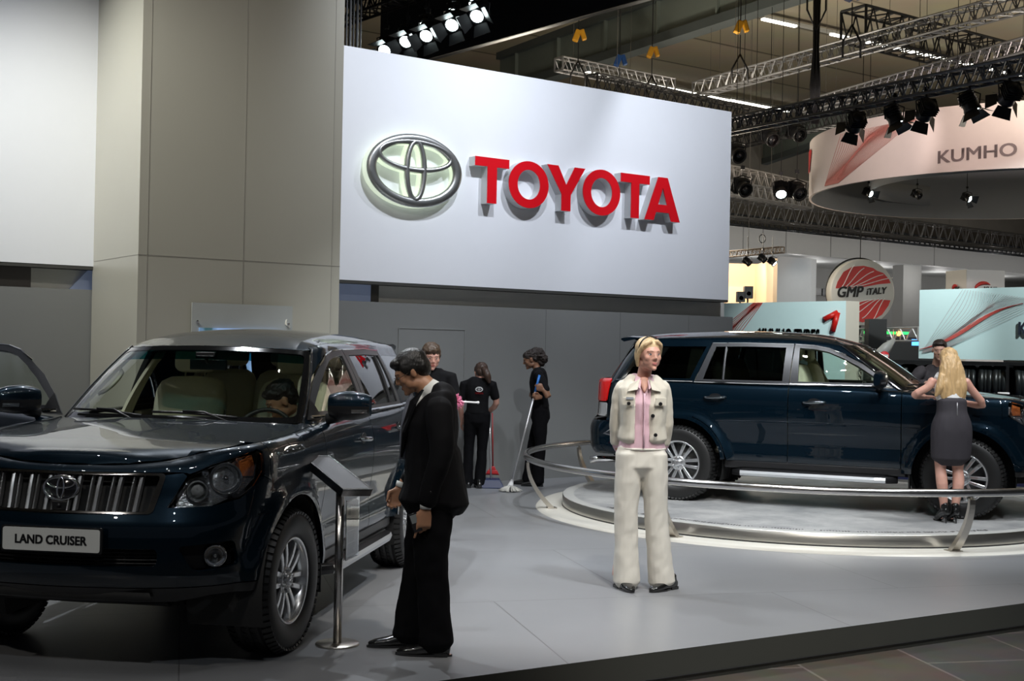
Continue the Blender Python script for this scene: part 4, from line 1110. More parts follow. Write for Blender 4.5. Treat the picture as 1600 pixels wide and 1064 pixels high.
    mb.grid(P, 19, 6); mb.add(P[0], [(0, 1, 2, 3, 4, 5)]); mb.add(P[-1], [(5, 4, 3, 2, 1, 0)]); mb.build('spoiler', PAINT, root)
    # ---- underbody, bulkheads, floor
    mb = MB(); mb.box((-2.3, 0, .42), (3.9, .98, .18)); mb.box((-.55, 0, .52), (.70, .96, .30)); mb.box((-2.3, 0, .45), (1.7, 1.50, .12)); mb.box((-4.25, 0, .50), (.5, 1.1, .2))
    mb.bar((-.90, -.78, .36), (-.90, .78, .36), .04, 10); mb.bar((-3.69, -.78, .37), (-3.69, .78, .37), .05, 10); mb.ball((-3.69, .0, .37), .13, 12)
    mb.bar((-1.1, -.42, .33), (-.9, -.72, .33), .03, 8); mb.bar((-1.1, .42, .33), (-.9, .72, .33), .03, 8)
    mb.box((-1.05, 0, .85), (.06, 1.45, .60)); mb.box((-.62, 0, .78), (.70, .95, .40)); mb.box((-.24, 0, .75), (.05, 1.05, .55))
    mb.build('underbody', ENG, root)
    mb = MB(); mb.box((-2.85, 0, .52), (2.9, 1.50, .04)); mb.build('cabin_floor', mat('carpet_taupe', (.20, .18, .14), .9), root)
    # headliner and pillars inside
    S = Surf()
    for sg in (1, -1):
        S.patch(green, [[(sg * .01, 1.03), (sg * .72, 1.03), (sg * (GL - .8), 1.03), (sg * (GL - .2), 1.03), (sg * GL, 2.0), (0, 2.0)]], .15, .12, skirt=0, off=-.035)
        # pillar inner faces
        S.patch(green, [[(sg * .70, .0), (sg * .78, .0), (sg * .80, 1.0), (sg * .70, 1.0)]], .08, .1, skirt=.02, off=-.03)
        wB = wt_of(-2.555, 1.4)[0]; S.patch(green, [[(sg * (wB - .06), -.2), (sg * (wB + .07), -.2), (sg * (wB + .06), 1.0), (sg * (wB - .05), 1.0)]], .08, .1, skirt=.02, off=-.035)
        wC = wt_of(-3.53, 1.4)[0]; S.patch(green, [[(sg * (wC - .06), 0), (sg * (wC + .07), 0), (sg * (wC + .14), 1.0), (sg * (wC + .0), 1.0)]], .08, .1, skirt=.02, off=-.035)
    S.build('headliner', BEIGE, root)
    # grab handle on the A pillar
    for sg in (1, -1):
        mb = MB(); pts = []
        for i in range(11):
            u = i / 10; p = V3(green(sg * .735, .38 + .34 * u)); pts.append(p + V3((-.05, -sg * (.03 + .045 * math.sin(u * PI) ** .5), -.03)))
        mb.tube(pts, .014, 8); mb.build('grab_handle', BEIGE, root)
    # dashboard
    mb = MB(); P = []
    for i in range(17):
        y = -.74 + 1.48 * i / 16; h = .03 * math.exp(-((y - .37) / .17) ** 4)
        P.append([(-1.32, y, 1.150), (-1.50, y, 1.175 + h), (-1.66, y, 1.165 + h), (-1.74, y, 1.10), (-1.72, y, .90), (-1.60, y, .80)])
    mb.grid(P, 17, 6); mb.build('dashboard', DASH, root)
    mb = MB(); mb.box((-1.95, 0, .72), (.75, .24, .28)); mb.build('centre_console', BEIGED, root, bevel=.03)
    # steering wheel
    c = V3((-1.90, .37, 1.08)); M = Matrix.Rotation(-.45, 3, 'Y'); mb = MB()
    mb.tube([c + M @ V3((0, .19 * math.cos(2 * PI * i / 40), .19 * math.sin(2 * PI * i / 40))) for i in range(40)], .015, 8, closed=True)
    for an in (0, PI, -PI / 2): mb.tube([c, c + M @ V3((0, .18 * math.cos(an), .18 * math.sin(an)))], .013, 8)
    mb.ball(c, (.03, .065, .06), 12, M=M); mb.tube([c, c + V3((.22, 0, -.08))], .03, 8); mb.build('steering_wheel', mat('wheel_leather', (.02, .02, .02), .4), root)
    # rear view mirror
    mb = MB(); p = V3(green(0, .86)); mb.box(p + V3((-.07, 0, -.06)), (.03, .24, .065)); mb.bar(p + V3((-.01, 0, 0)), p + V3((-.06, 0, -.05)), .012, 8); mb.box(p + V3((-.03, 0, .0)), (.06, .12, .04)); mb.build('rear_view_mirror', PLAS, root, bevel=.01)
    for y in (-.37, .37): seat_mb((-2.18, y, .80)).build('front_seat', BEIGE, root)
    for y in (-.42, 0, .42): seat_mb((-3.02, y, .84), .42).build('rear_seat', BEIGE, root)
    # exhaust
    mb = MB(); mb.tube([(-4.45, -.55, .36), (-4.66, -.56, .355), (-4.76, -.57, .34)], [.03, .034, .04], 16); mb.build('exhaust', CHROME, root)
    # mud flaps
    for sg in (1, -1):
        for bx_, bz_ in ((-1.385, .33), (-4.185, .34)): MB().box((bx_, sg * .84, bz_), (.012, .16, .20)).build('mud_flap', PLASM, root)
    return root
open_angle = 60
a1 = math.radians(8.4)
car1 = build_car((-2.20, 6.05, 0), -PI / 2 - a1, 'large dark blue off-road car parked nose towards the camera with one front door open', 'LAND CRUISER', open_door=-1, steer=-.06)

fw = V3((math.cos(math.radians(-23)), math.sin(math.radians(-23)), 0)); lf = V3((-fw.y, fw.x, 0))
nose = V3((1.731, 12.95, 0)) + lf * .925 + fw * 3.69
TT_Z = .135
car2 = copy_tree(car1); car2.location = (nose.x, nose.y, TT_Z); car2.rotation_euler = (0, 0, math.radians(-23))
car2['label'] = 'dark blue off-road car in profile on the round turntable behind the railing'
for ch in list(car2.children):
    if ch.name.startswith('door'): ch.matrix_local = Matrix.Identity(4)
    if ch.name.startswith('number_plate'):
        for g in list(ch.children):
            if g.name.startswith('plate_text'): bpy.data.objects.remove(g)
# ------------------------------------------------------------------ turntable, ring, railing
TC = V3((3.17, 13.30, 0))
def disc_mat():
    m = mat('turntable_top', (.30, .31, .315), .42, noise=.12, nscale=3)
    nt = m.node_tree; b = nt.nodes['Principled BSDF']; L = nt.links.new
    tc = nt.nodes.new('ShaderNodeTexCoord'); n = nt.nodes.new('ShaderNodeTexNoise'); n.inputs['Scale'].default_value = 2.2; n.inputs['Detail'].default_value = 9; n.inputs['Roughness'].default_value = .7
    r = nt.nodes.new('ShaderNodeValToRGB'); r.color_ramp.elements[0].color = (.22, .225, .23, 1); r.color_ramp.elements[1].color = (.42, .42, .41, 1); r.color_ramp.elements[0].position = .35; r.color_ramp.elements[1].position = .65
    L(tc.outputs['Object'], n.inputs[0]); L(n.outputs['Fac'], r.inputs[0]); L(r.outputs[0], b.inputs['Base Color'])
    return m
mb = MB(); mb.lathe([(0, TT_Z), (2.48, TT_Z)], (0, 0, 0), 128, mi=0, smooth=False); mb.lathe([(2.48, TT_Z), (2.595, TT_Z)], (0, 0, 0), 128, mi=2, smooth=False)
mb.lathe([(2.595, TT_Z), (2.60, TT_Z - .004), (2.60, .035)], (0, 0, 0), 128, mi=1); mb.lathe([(2.60, .035), (2.60, .02)], (0, 0, 0), 128, mi=3)
# drop caps lathe adds at open ends
keep = [i for i, f in enumerate(mb.f) if len(f) < 20 or abs(mb.v[f[0]][2] - TT_Z) > 9]
mb.f = [mb.f[i] for i in keep]; mb.m = [mb.m[i] for i in keep]; mb.sm = [mb.sm[i] for i in keep]
o = mb.build('turntable', [disc_mat(), brushed('turntable_steel', (.60, .58, .53), .34, (1, 1, 60)), mat('turntable_border', (.42, .42, .40), .5, noise=.1), M_dark], loc=TC)
tag(o, 'low round grey turntable with a steel side carrying the profile car', 'turntable')
# worn lettering ring on the turntable top, illegible in the distance: short strokes around the border
mb = MB(); random.seed(3)
for i in range(150):
    a = math.radians(205 + i * .62)
    if random.random() < .16: continue
    r = 2.42 + random.uniform(-.012, .012); M = Matrix.Rotation(a, 3, 'Z')
    mb.box(V3((r * math.cos(a), r * math.sin(a), TT_Z + .0015)), (random.uniform(.01, .05), random.uniform(.006, .016), .002), M)
mb.build('border_strokes', mat('worn_grey_print', (.09, .085, .08), .6), o); sc.objects['border_strokes']['kind'] = 'stuff'
mb = MB(); mb.lathe([(2.59, .022), (2.82, .024), (2.87, .016), (2.885, 0)], (0, 0, 0), 128)
keep = [i for i, f in enumerate(mb.f) if len(f) < 20]; mb.f = [mb.f[i] for i in keep]; mb.m = [mb.m[i] for i in keep]; mb.sm = [mb.sm[i] for i in keep]
o = mb.build('floor_ring', mat('ring_white', (.62, .60, .54), .35), loc=TC); tag(o, 'flat cream ring on the floor around the turntable', 'ring')
rail = empty('railing', TC); tag(rail, 'low round steel tube railing on curved blade posts around the turntable', 'railing')
RR, RZ_ = 3.0, .545
mb = MB(); mb.tube([(RR * math.cos(2 * PI * i / 128), RR * math.sin(2 * PI * i / 128), RZ_) for i in range(128)], 0.034, 14, closed=True)
mb.build('handrail', brushed('rail_steel', (.55, .54, .53), .22, (30, 30, 1)), rail)
for an in (186, 232, 283, 330, 15, 55, 98, 141):
    a = math.radians(an); rd = V3((math.cos(a), math.sin(a), 0)); tg = V3((-rd.y, rd.x, 0)); mb = MB(); P = []
    for i in range(13):
        u = i / 12; r = 2.74 + (RR - 2.74) * (1 - (1 - u) ** 1.9) ; z = .025 + u * (RZ_ - .075); th = .024 - .010 * u; wd = .038 - .012 * u
        c = rd * r + V3((0, 0, z)); nn = V3((rd.x * .8, rd.y * .8, -.4)).normalized()
        P.append([c - tg * wd + nn * th, c + tg * wd + nn * th, c + tg * wd - nn * th, c - tg * wd - nn * th, c - tg * wd + nn * th])
    mb.grid(P, 13, 5, smooth=False); mb.add(P[-1][:4], [(0, 1, 2, 3)])
    mb.bar(rd * (RR - .005) + V3((0, 0, RZ_ - .06)), rd * RR + V3((0, 0, RZ_ - .02)), .010, 8)
    M = Matrix.Rotation(a, 3, 'Z'); mb.box(rd * 2.74 + V3((0, 0, .028)), (.10, .12, .008), M)
    mb.build('rail_post', brushed('post_steel', (.60, .56, .50), .30, (1, 1, 20)), rail)

# ------------------------------------------------------------------ information stand
B0 = floor_at(527, 1007); st = empty('info_stand', B0); tag(st, 'steel pedestal with a tilted screen box and a clear leaflet sheet beside the open car', 'stand')
STL = brushed('stand_steel', (.58, .56, .54), .22, (80, 80, 1))
mb = MB(); mb.lathe([(0, 0), (.122, 0), (.122, .008), (.118, .011), (0, .011)], (0, 0, 0), 48); mb.build('base_plate', brushed('base_steel', (.66, .62, .56), .3, (6, 6, 6)), st)
mb = MB(); mb.bar((0, 0, .01), (0, 0, .87), .024, 24); mb.build('pole', STL, st)
A = at(470, 712, 7.12); D = at(536, 766, 6.82); Bq = at(505, 706, 7.30); ax = (D - A); ay = (Bq - A); LX, LY = ax.length, ay.length
ax.normalize(); ay = (ay - ax * ay.dot(ax)).normalized(); nz = ax.cross(ay)
if nz.z < 0: nz = -nz
Mx = frameM(A - B0, ax, ay)
s_ = 1 if Mx.to_3x3() @ V3((0, 0, 1)) @ V3((0, 0, 1)) > 0 else -1
mb = MB(); mb.prism([(0, 0), (LX, 0), (LX, LY), (0, LY)], -s_ * .040, Mx); mb.build('screen_box', STL, st, bevel=.003, recalc=True)
fr_ = [(0, 0), (LX, 0), (LX, LY), (0, LY)]; hi = [(.016, .014), (LX - .016, .014), (LX - .016, LY - .014), (.016, LY - .014)]
mb = MB(); mb.prism(fr_, s_ * .006, Mx, holes=[hi]); mb.build('screen_frame', mat('frame_steel', (.62, .62, .62), .2, 1.0), st, recalc=True)
mb = MB(); mb.prism([(p[0], p[1]) for p in hi], s_ * .003, Mx); mb.build('screen', mat('stand_screen', (.30, .31, .33), .08, coat=1.0), st, recalc=True)
P0, P1 = at(541, 782, 6.93) - B0, at(561, 778, 7.14) - B0; dx = (P1 - P0); dx.z = 0; w_ = dx.length; dx.normalize()
Ms = frameM(V3((P0.x, P0.y, P0.z - .335)), dx, (0, 0, 1))
mb = MB(); mb.prism([(0, 0), (w_, 0), (w_, .335), (0, .335)], .004, Ms); hd = mb.build('leaflet_holder', glass('acrylic_clear', (.88, .90, .90)), st)
mb = MB(); mb.prism([(.012, .012), (w_ - .012, .012), (w_ - .012, .32), (.012, .32)], .001, Ms @ Matrix.Translation((0, 0, .0015))); 
for k in range(34):
    y = .03 + k * .0075
    if k % 9 == 8: continue
    for zz in (-.0002, .0027):
        mb.prism([(.03, y), (w_ * random.uniform(.55, .88), y), (w_ * .6, y + .0025), (.03, y + .0025)], .0004, Ms @ Matrix.Translation((0, 0, zz)), 1)
mb.prism([(.03, .25), (.07, .25), (.07, .30), (.03, .30)], .0004, Ms @ Matrix.Translation((0, 0, .0029)), 1)
mb.build('leaflet', [mat('paper', (.62, .62, .60), .6), mat('paper_print', (.25, .25, .25), .6)], hd)
# ------------------------------------------------------------------ people
from mathutils import noise as mnoise
def vox(mb, name, m, size=.008, smooth=4, parent=None, wrinkle=0.0, wfreq=(9, 9, 5), seed=0.0, fac=.5):
    """fuse the overlapping closed shapes of mb into one continuous skin"""
    me = mb.mesh(name + '_raw'); o = bpy.data.objects.new('tmp', me); link(o)
    r = o.modifiers.new('r', 'REMESH'); r.mode = 'VOXEL'; r.voxel_size = size; r.use_smooth_shade = True
    if smooth: sm = o.modifiers.new('s', 'SMOOTH'); sm.factor = fac; sm.iterations = smooth
    dg = bpy.context.evaluated_depsgraph_get(); dg.update()
    me2 = bpy.data.meshes.new_from_object(o.evaluated_get(dg)); bpy.data.objects.remove(o); bpy.data.meshes.remove(me)
    me2.name = name
    if wrinkle:
        n = len(me2.vertices); co = np.empty(n * 3); me2.vertices.foreach_get('co', co); co = co.reshape(-1, 3)
        nn = np.empty(n * 3); me2.vertices.foreach_get('normal', nn); nn = nn.reshape(-1, 3)
        for i in range(n):
            p = co[i]; q = V3((p[0] * wfreq[0] + seed, p[1] * wfreq[1], p[2] * wfreq[2] + p[0] * 3))
            d = mnoise.noise(q) * .65 + mnoise.noise(q * 2.3) * .35
            co[i] = p + nn[i] * (d * wrinkle)
        me2.vertices.foreach_set('co', co.reshape(-1)); me2.update()
    me2.materials.clear()
    for q in (m if isinstance(m, (list, tuple)) else [m]): me2.materials.append(q)
    for p in me2.polygons: p.use_smooth = True
    ob = bpy.data.objects.new(name, me2); link(ob)
    if parent is not None: ob.parent = parent
    return ob
def etube(mb, pts, rad, side=(1, 0, 0), n=18, p=2.0, dome=True):
    """closed elliptical tube: rad = (half width along side, half depth)"""
    pts = [V3(q) for q in pts]; rad = [r if isinstance(r, (tuple, list)) else (r, r) for r in rad]
    if dome:
        t0 = (pts[0] - pts[1]).normalized(); t1 = (pts[-1] - pts[-2]).normalized()
        a, b = rad[0], rad[-1]; m0, m1 = min(a), min(b)
        pts = [pts[0] + t0 * m0 * .55] + pts + [pts[-1] + t1 * m1 * .55]; rad = [(a[0] * .6, a[1] * .6)] + rad + [(b[0] * .6, b[1] * .6)]
    side = V3(side); P = []; k = len(pts)
    for i in range(k):
        t = (pts[min(i + 1, k - 1)] - pts[max(i - 1, 0)]).normalized(); x = side - t * side.dot(t)
        if x.length < 1e-4: x = V3((0, 1, 0)) - t * t.y
        x.normalize(); y = t.cross(x)
        for j in range(n):
            a = 2 * PI * j / n; ca, sa = math.cos(a), math.sin(a)
            P.append(pts[i] + x * rad[i][0] * math.copysign(abs(ca) ** (2 / p), ca) + y * rad[i][1] * math.copysign(abs(sa) ** (2 / p), sa))
    fs = []
    for i in range(k - 1):
        for j in range(n): fs.append((i * n + j, i * n + (j + 1) % n, (i + 1) * n + (j + 1) % n, (i + 1) * n + j))
    fs.append(tuple(range(n))[::-1]); fs.append(tuple((k - 1) * n + j for j in range(n)))
    mb.add(P, fs, 0, True)
def smoothpts(pts, rad, k=3):
    """finer chain through the joints"""
    t = list(range(len(pts))); S = Sp(t, [tuple(p) for p in pts]); rr = [r if isinstance(r, (tuple, list)) else (r, r) for r in rad]; Rr = Sp(t, rr)
    n = (len(pts) - 1) * k + 1; u = [i / k for i in range(n)]
    return [V3(S(x)) for x in u], [tuple(Rr(x)) for x in u]
def hand(mb, w, d, up, side, curl=.5, spread=.12, thumb=.6, k=1.0, curls=None):
    """w wrist point, d direction wrist->knuckles, up = back of the hand, side = direction of the thumb"""
    d = V3(d).normalized(); up = V3(up); up = (up - d * up.dot(d)).normalized(); sd = V3(side); sd = (sd - d * sd.dot(d) - up * sd.dot(up)).normalized()
    etube(mb, [w - d * .01 * k, w + d * .035 * k, w + d * .085 * k], [(.026 * k, .019 * k), (.038 * k, .017 * k), (.041 * k, .014 * k)], sd, 14, 2.4)
    L = [.074, .083, .076, .060]; r0 = [.0092, .0098, .0092, .0082]
    for i in range(4):
        off = (1.5 - i) * .0205 * k; b = w + d * (.088 - .006 * abs(i - 1)) * k + sd * off; c = (curls[i] if curls else curl * (1 + .12 * i)); dirv = (d + sd * (1.5 - i) * spread * .5).normalized()
        pts = [b - dirv * .02 * k, b]; ang = 0; cur = b
        for seg, ln in enumerate((.45, .32, .23)):
            ang += c * (.75, 1.0, .75)[seg]; v = dirv * math.cos(ang) - up * math.sin(ang); cur = cur + v * L[i] * ln * k; pts.append(cur)
        rr = r0[i] * k; etube(mb, pts, [rr * 1.05, rr * 1.08, rr, rr * .92, rr * .78], sd, 10)
    b = w + d * .022 * k + sd * .026 * k - up * .006 * k; v1 = (d * .62 + sd * .75 - up * .25 * thumb).normalized(); v2 = (d * .95 + sd * (.35 - .5 * thumb) - up * .35 * thumb).normalized()
    etube(mb, [b - v1 * .01 * k, b + v1 * .035 * k, b + v1 * .035 * k + v2 * .03 * k, b + v1 * .035 * k + v2 * .055 * k], [.014 * k, .012 * k, .0105 * k, .008 * k], up, 10)
def headM(c, yaw=0, pitch=0, roll=0, k=1.0):
    """face looks along +Y before yaw (about Z, + = to the left) and pitch (+ = down)"""
    return Matrix.Translation(V3(c)) @ (Matrix.Rotation(yaw, 4, 'Z') @ Matrix.Rotation(-pitch, 4, 'X') @ Matrix.Rotation(roll, 4, 'Y')) @ Matrix.Scale(k, 4)
def head(mb, M, female=False, jaw=1.0):
    R3 = M.to_3x3()
    B = lambda c, r: mb.ball(M @ V3(c), r, 20, M=R3)
    B((0, -.014, .032), (.074, .092, .082)); B((0, .022, .012), (.068, .070, .072)); B((0, .026, -.034), (.056 * jaw, .062, .062)); B((0, .050, -.066), (.038 * jaw, .038, .034))
    B((0, .078, -.086), (.020, .018, .016))
    B((0, .076, .030), (.050, .018, .012))                       # brow
    for s in (-1, 1):
        B((s * .038, .060, -.014), (.026, .022, .026))           # cheek
        B((s * .0765, -.004, -.002), (.007, .018, .030)); B((s * .080, -.008, .012), (.006, .014, .014))   # ear
        B((s * .0115, .092, -.0225), (.008, .010, .007))         # nostril wing
        B((s * .046, .010, -.060), (.016, .034, .026)); B((s * .040, .042, -.040), (.022, .026, .034))
    etube(mb, [M @ V3((0, .082, .028)), M @ V3((0, .094, .004)), M @ V3((0, .104, -.018))], [.0068, .0078, .0105], R3 @ V3((1, 0, 0)), 10)
    B((0, .0855, -.050), (.021, .0075, .0045)); B((0, .084, -.060), (.019, .008, .0055))
    etube(mb, [M @ V3((0, -.02, -.02)), M @ V3((0, -.022, -.075))], [(.055, .058), (.052, .055)], R3 @ V3((1, 0, 0)))
M_eyew = mat('eye_white', (.70, .68, .66), .2, coat=.6); M_iris = mat('iris_dark', (.03, .03, .04), .15, coat=1.0); M_brow = mat('brow_dark', (.05, .03, .02), .8)
def face_parts(parent, M, brow, lips, iris=None, lidcol=None):
    R3 = M.to_3x3()
    for s in (-1, 1):
        e = MB(); e.ball(M @ V3((s * .030, .0735, .0085)), (.0125, .0112, .0058), 16, 0, M=R3); e.ball(M @ V3((s * .0295, .0822, .0085)), (.0066, .0040, .0056), 12, 1, M=R3)
        e.build('eye', [M_eyew, iris or M_iris], parent)
        e = MB(); P = [M @ V3((s * (.012 + .040 * u), .090 - .020 * u * u, .0265 + .0055 * math.sin(PI * u * .95))) for u in (0, .25, .5, .75, 1)]; e.tube(P, [.0022, .0030, .0030, .0024, .0014], 8); e.build('eyebrow', brow, parent)
        e = MB(); P = [M @ V3((s * (.015 + .030 * u), .0855 - .012 * u * u, .0095 + .0065 * math.sin(PI * u))) for u in (0, .25, .5, .75, 1)]; e.tube(P, [.001, .0018, .002, .0018, .001], 6); e.build('eyelid', lidcol or brow, parent)
    e = MB(); e.ball(M @ V3((0, .0905, -.0500)), (.0205, .0045, .0035), 16, M=R3); e.ball(M @ V3((0, .0900, -.0575)), (.0175, .0050, .0042), 16, M=R3); e.build('lips', lips, parent)
def skin(name, col): 
    m = mat(name, col, .45, noise=.06, nscale=25, spec=.4); b = m.node_tree.nodes['Principled BSDF']; b.inputs['Subsurface Weight'].default_value = .12; b.inputs['Subsurface Radius'].default_value = (.010, .004, .002); b.inputs['Subsurface Scale'].default_value = .5
    return m
def person(mb, label, loc, rz, skinmat, group=None, size=.0065):
    o = vox(mb, 'person', skinmat, size, 5); o.location = loc; o.rotation_euler = (0, 0, rz); tag(o, label, 'person', group); return o
def shoe(name, parent, c, yaw, m, L=.27, h=.065, heel=.0, sole=None, toe=.0):
    """flat leather shoe, c = under the ankle, pointing +Y turned by yaw"""
    R = Matrix.Rotation(yaw, 3, 'Z'); mb = MB(); C = V3(c)
    pts = [(-.075, .035 + heel), (-.03, .042 + heel * .8), (.03, .040 + heel * .45), (.09, .030), (.150 * L / .27, .024), (.180 * L / .27, .018)]
    rad = [(.030, .034), (.036, .042), (.038, .036), (.045, .028), (.040, .020), (.024, .014)]
    etube(mb, [C + R @ V3((0, y, z)) for y, z in pts], rad, R @ V3((1, 0, 0)), 18, 2.3)
    etube(mb, [C + R @ V3((0, -.04, .05 + heel)), C + R @ V3((0, -.035, .095 + heel))], [(.036, .045), (.034, .042)], R @ V3((1, 0, 0)))
    o = vox(mb, name, m, .006, 3, parent)
    s = MB(); out = []
    for i in range(28):
        a = 2 * PI * i / 28; y = .050 + .145 * math.sin(a); w = .040 + .006 * math.sin(a) - (.006 if y < .02 else 0); out.append((w * math.cos(a), y * L / .27))
    if heel < .01:
        M = Matrix.Translation(C) @ R.to_4x4(); s.prism(out, .012, M); s.box(C + R @ V3((0, -.045, .010)), (.066, .07, .02), R)
    else:
        s.tube([C + R @ V3((0, -.075, 0)), C + R @ V3((0, -.068, heel * .5)), C + R @ V3((0, -.055, .02 + heel))], [.006, .009, .024], 10)
        M = Matrix.Translation(C) @ R.to_4x4(); s.prism([(x * .85, y * .6 + .10) for x, y in out], .008, M)
    s.build('sole', sole or m, o)
    return o
SK_F = skin('skin_fair', (.64, .35, .27)); SK_T = skin('skin_tan', (.42, .22, .13)); SK_B = skin('skin_brown', (.24, .12, .07)); SK_M = skin('skin_medium', (.50, .29, .21))
LIN = mat('linen_cream', (.64, .60, .51), .8, bump=.25, bscale=350); PINK = mat('shirt_pink', (.66, .44, .50), .75, bump=.2, bscale=300)
SUIT = mat('suit_black', (.0055, .0055, .0065), .8, bump=.1, bscale=500, spec=.12); SUITT = mat('trousers_black', (.004, .004, .005), .85, spec=.1)
POLO = mat('polo_black', (.006, .006, .007), .85, bump=.15, bscale=400, spec=.15); SHOE = mat('shoe_black', (.008, .008, .008), .22, coat=.6)
BTN = mat('button_black', (.01, .01, .01), .3)

def legs(mb, hipc, kn, an, rr, flare=0.0, side=(1, 0, 0), low=.045):
    """pelvis and two trouser legs; rr: hip, thigh, knee, calf, hem"""
    for s in (0, 1):
        pts = [hipc[s] + V3((0, 0, .05)), hipc[s] - V3((0, 0, .06)), hipc[s].lerp(kn[s], .5), kn[s], kn[s].lerp(an[s], .5), V3((an[s].x, an[s].y, low + .02))]
        rad = [rr[0], rr[0], rr[1], rr[2], rr[3], rr[4]]; q, r = smoothpts(pts, rad); etube(mb, q, r, side)

# ---- 1. woman in the cream suit
Yw = 8.80; s_ = 1950 / Yw; Lc = V3(((1006 - 800) / s_, Yw, 0))
b = MB(); HM = headM((-.028, .055, 1.642), yaw=math.radians(24), pitch=math.radians(2), k=1.03)
head(b, HM, True, 1.0); b.ball(HM @ V3((0, .040, -.030)), (.055, .050, .060), 20, M=HM.to_3x3())
etube(b, [(0, -.02, 1.40), (-.006, -.005, 1.50), (-.018, .015, 1.58)], [(.062, .055), (.050, .050), (.048, .050)])
etube(b, [(0, 0, .92), (0, 0, 1.06), (0, 0, 1.25), (0, -.01, 1.40), (0, -.015, 1.455)], [(.13, .09), (.105, .075), (.12, .09), (.14, .075), (.06, .05)])
for s in (-1, 1):      # arms go behind the back
    q, r = smoothpts([(s * .150, -.02, 1.425), (s * .175, -.065, 1.17), (s * .165, -.115, .98), (s * .10, -.17, .93)], [.028, .025, .023, .020]); etube(b, q, r)
    hand(b, V3((s * .10, -.17, .93)), (-s * 1, -.1, -.1), (0, -1, .2), (0, .2, 1), curl=.5)
    hx = s * .085; etube(b, [(hx, 0, .90), (s * .115, 0, .50), (s * .16, 0, .09)], [.065, .045, .035])
wm = person(b, 'blonde woman in a cream jacket and trousers over a pink shirt, hands behind her back', Lc, PI, SK_F)
face_parts(wm, HM, mat('brow_fair', (.16, .09, .05), .8), mat('lips_rose', (.52, .17, .16), .4), mat('iris_blue', (.06, .10, .14), .15, coat=1.0), mat('lash_dark', (.03, .02, .02), .6))
BL = mat('hair_blonde', (.60, .44, .25), .45, noise=.3, nscale=60, bump=.6, bscale=120)
h = MB(); R3 = HM.to_3x3(); HB = lambda c, r: h.ball(HM @ V3(c), r, 20, M=R3)
HB((0, -.020, .048), (.081, .095, .080)); HB((0, -.055, .0), (.074, .058, .085)); 
for s in (-1, 1):
    q = [HM @ V3(p) for p in ((s * .022, .062, .098), (s * .060, .048, .072), (s * .078, .016, .028), (s * .079, -.010, -.030), (s * .068, -.022, -.075))]; q, r = smoothpts(q, [.016, .018, .016, .015, .011]); etube(h, q, r, R3 @ V3((0, 1, 0)))
vox(h, 'hair', BL, .006, 2, wm, wrinkle=.003, wfreq=(60, 60, 10))
h = MB(); P = [HM @ V3((.083 * math.cos(a), .016 + .006 * math.sin(a), .046 + .0835 * math.sin(a))) for a in np.linspace(.0, PI, 24)]; h.tube(P, .0045, 8); h.build('hairband', BTN, wm)
# shirt
g = MB(); etube(g, [(0, 0, .985), (0, .004, 1.04), (0, 0, 1.15), (0, .002, 1.30), (0, -.01, 1.42), (0, -.015, 1.455)], [(.172, .118), (.160, .110), (.142, .105), (.150, .115), (.150, .085), (.075, .060)])
for s in (-1, 1):
    q, r = smoothpts([(s * .170, -.110, 1.01), (s * .155, -.135, .965)], [.034, .032]); etube(g, q, r)
    etube(g, [(s * .052, .035, 1.455), (s * .062, -.02, 1.50), (s * .040, -.055, 1.50)], [(.014, .026), (.012, .030), (.012, .026)], (0, 0, 1))
vox(g, 'shirt', PINK, .008, 3, wm, wrinkle=.009, wfreq=(16, 12, 7), seed=3)
# neck opening: skin showing in a V
g = MB(); P = [[V3((x * w, .103 - abs(x) * .02 - (1.455 - z) * .04 + .006, z)) for x in (-1, -.5, 0, .5, 1)] for z, w in ((1.475, .048), (1.44, .040), (1.40, .024), (1.365, .004))]
etube(g, [(0, .062, 1.475), (0, .080, 1.43), (0, .098, 1.385)], [(.040, .02), (.028, .018), (.008, .012)]); vox(g, 'neckline', SK_F, .006, 3, wm)
for s in (-1, 1):
    g = MB(); q = [(s * .020, .066, 1.480), (s * .058, .045, 1.500), (s * .070, .085, 1.440), (s * .030, .112, 1.400)]
    g.add([V3(p) for p in q] + [V3(p) + V3((0, .006, .002)) for p in q], [(0, 1, 2, 3), (4, 7, 6, 5), (0, 4, 5, 1), (1, 5, 6, 2), (2, 6, 7, 3), (3, 7, 4, 0)]); g.build('shirt_collar', PINK, wm, bevel=.002)
g = MB(); g.tube([(0, .104, 1.375), (0, .121, 1.30), (0, .122, 1.20), (0, .120, 1.10), (0, .126, 1.00)], .007, 6); g.build('shirt_placket', PINK, wm)
# jacket: torso shell open at the front plus sleeves
g = MB()
for s in (-1, 1):
    etube(g, [(s * .080, -.005, 1.055), (s * .078, 0, 1.15), (s * .080, 0, 1.28), (s * .085, -.012, 1.40), (s * .070, -.02, 1.465)], [(.095, .132), (.080, .122), (.088, .130), (.095, .100), (.062, .060)])
    q, r = smoothpts([(s * .130, -.02, 1.435), (s * .158, -.030, 1.395), (s * .180, -.060, 1.22), (s * .182, -.085, 1.11), (s * .172, -.115, 1.015)], [(.040, .042), (.047, .050), (.044, .048), (.042, .045), (.040, .042)]); etube(g, q, r)
etube(g, [(0, -.055, 1.06), (0, -.05, 1.2), (0, -.055, 1.42)], [(.15, .075), (.14, .075), (.14, .060)])
jk = vox(g, 'jacket', LIN, .0085, 3, wm, wrinkle=.010, wfreq=(10, 10, 8), seed=9)
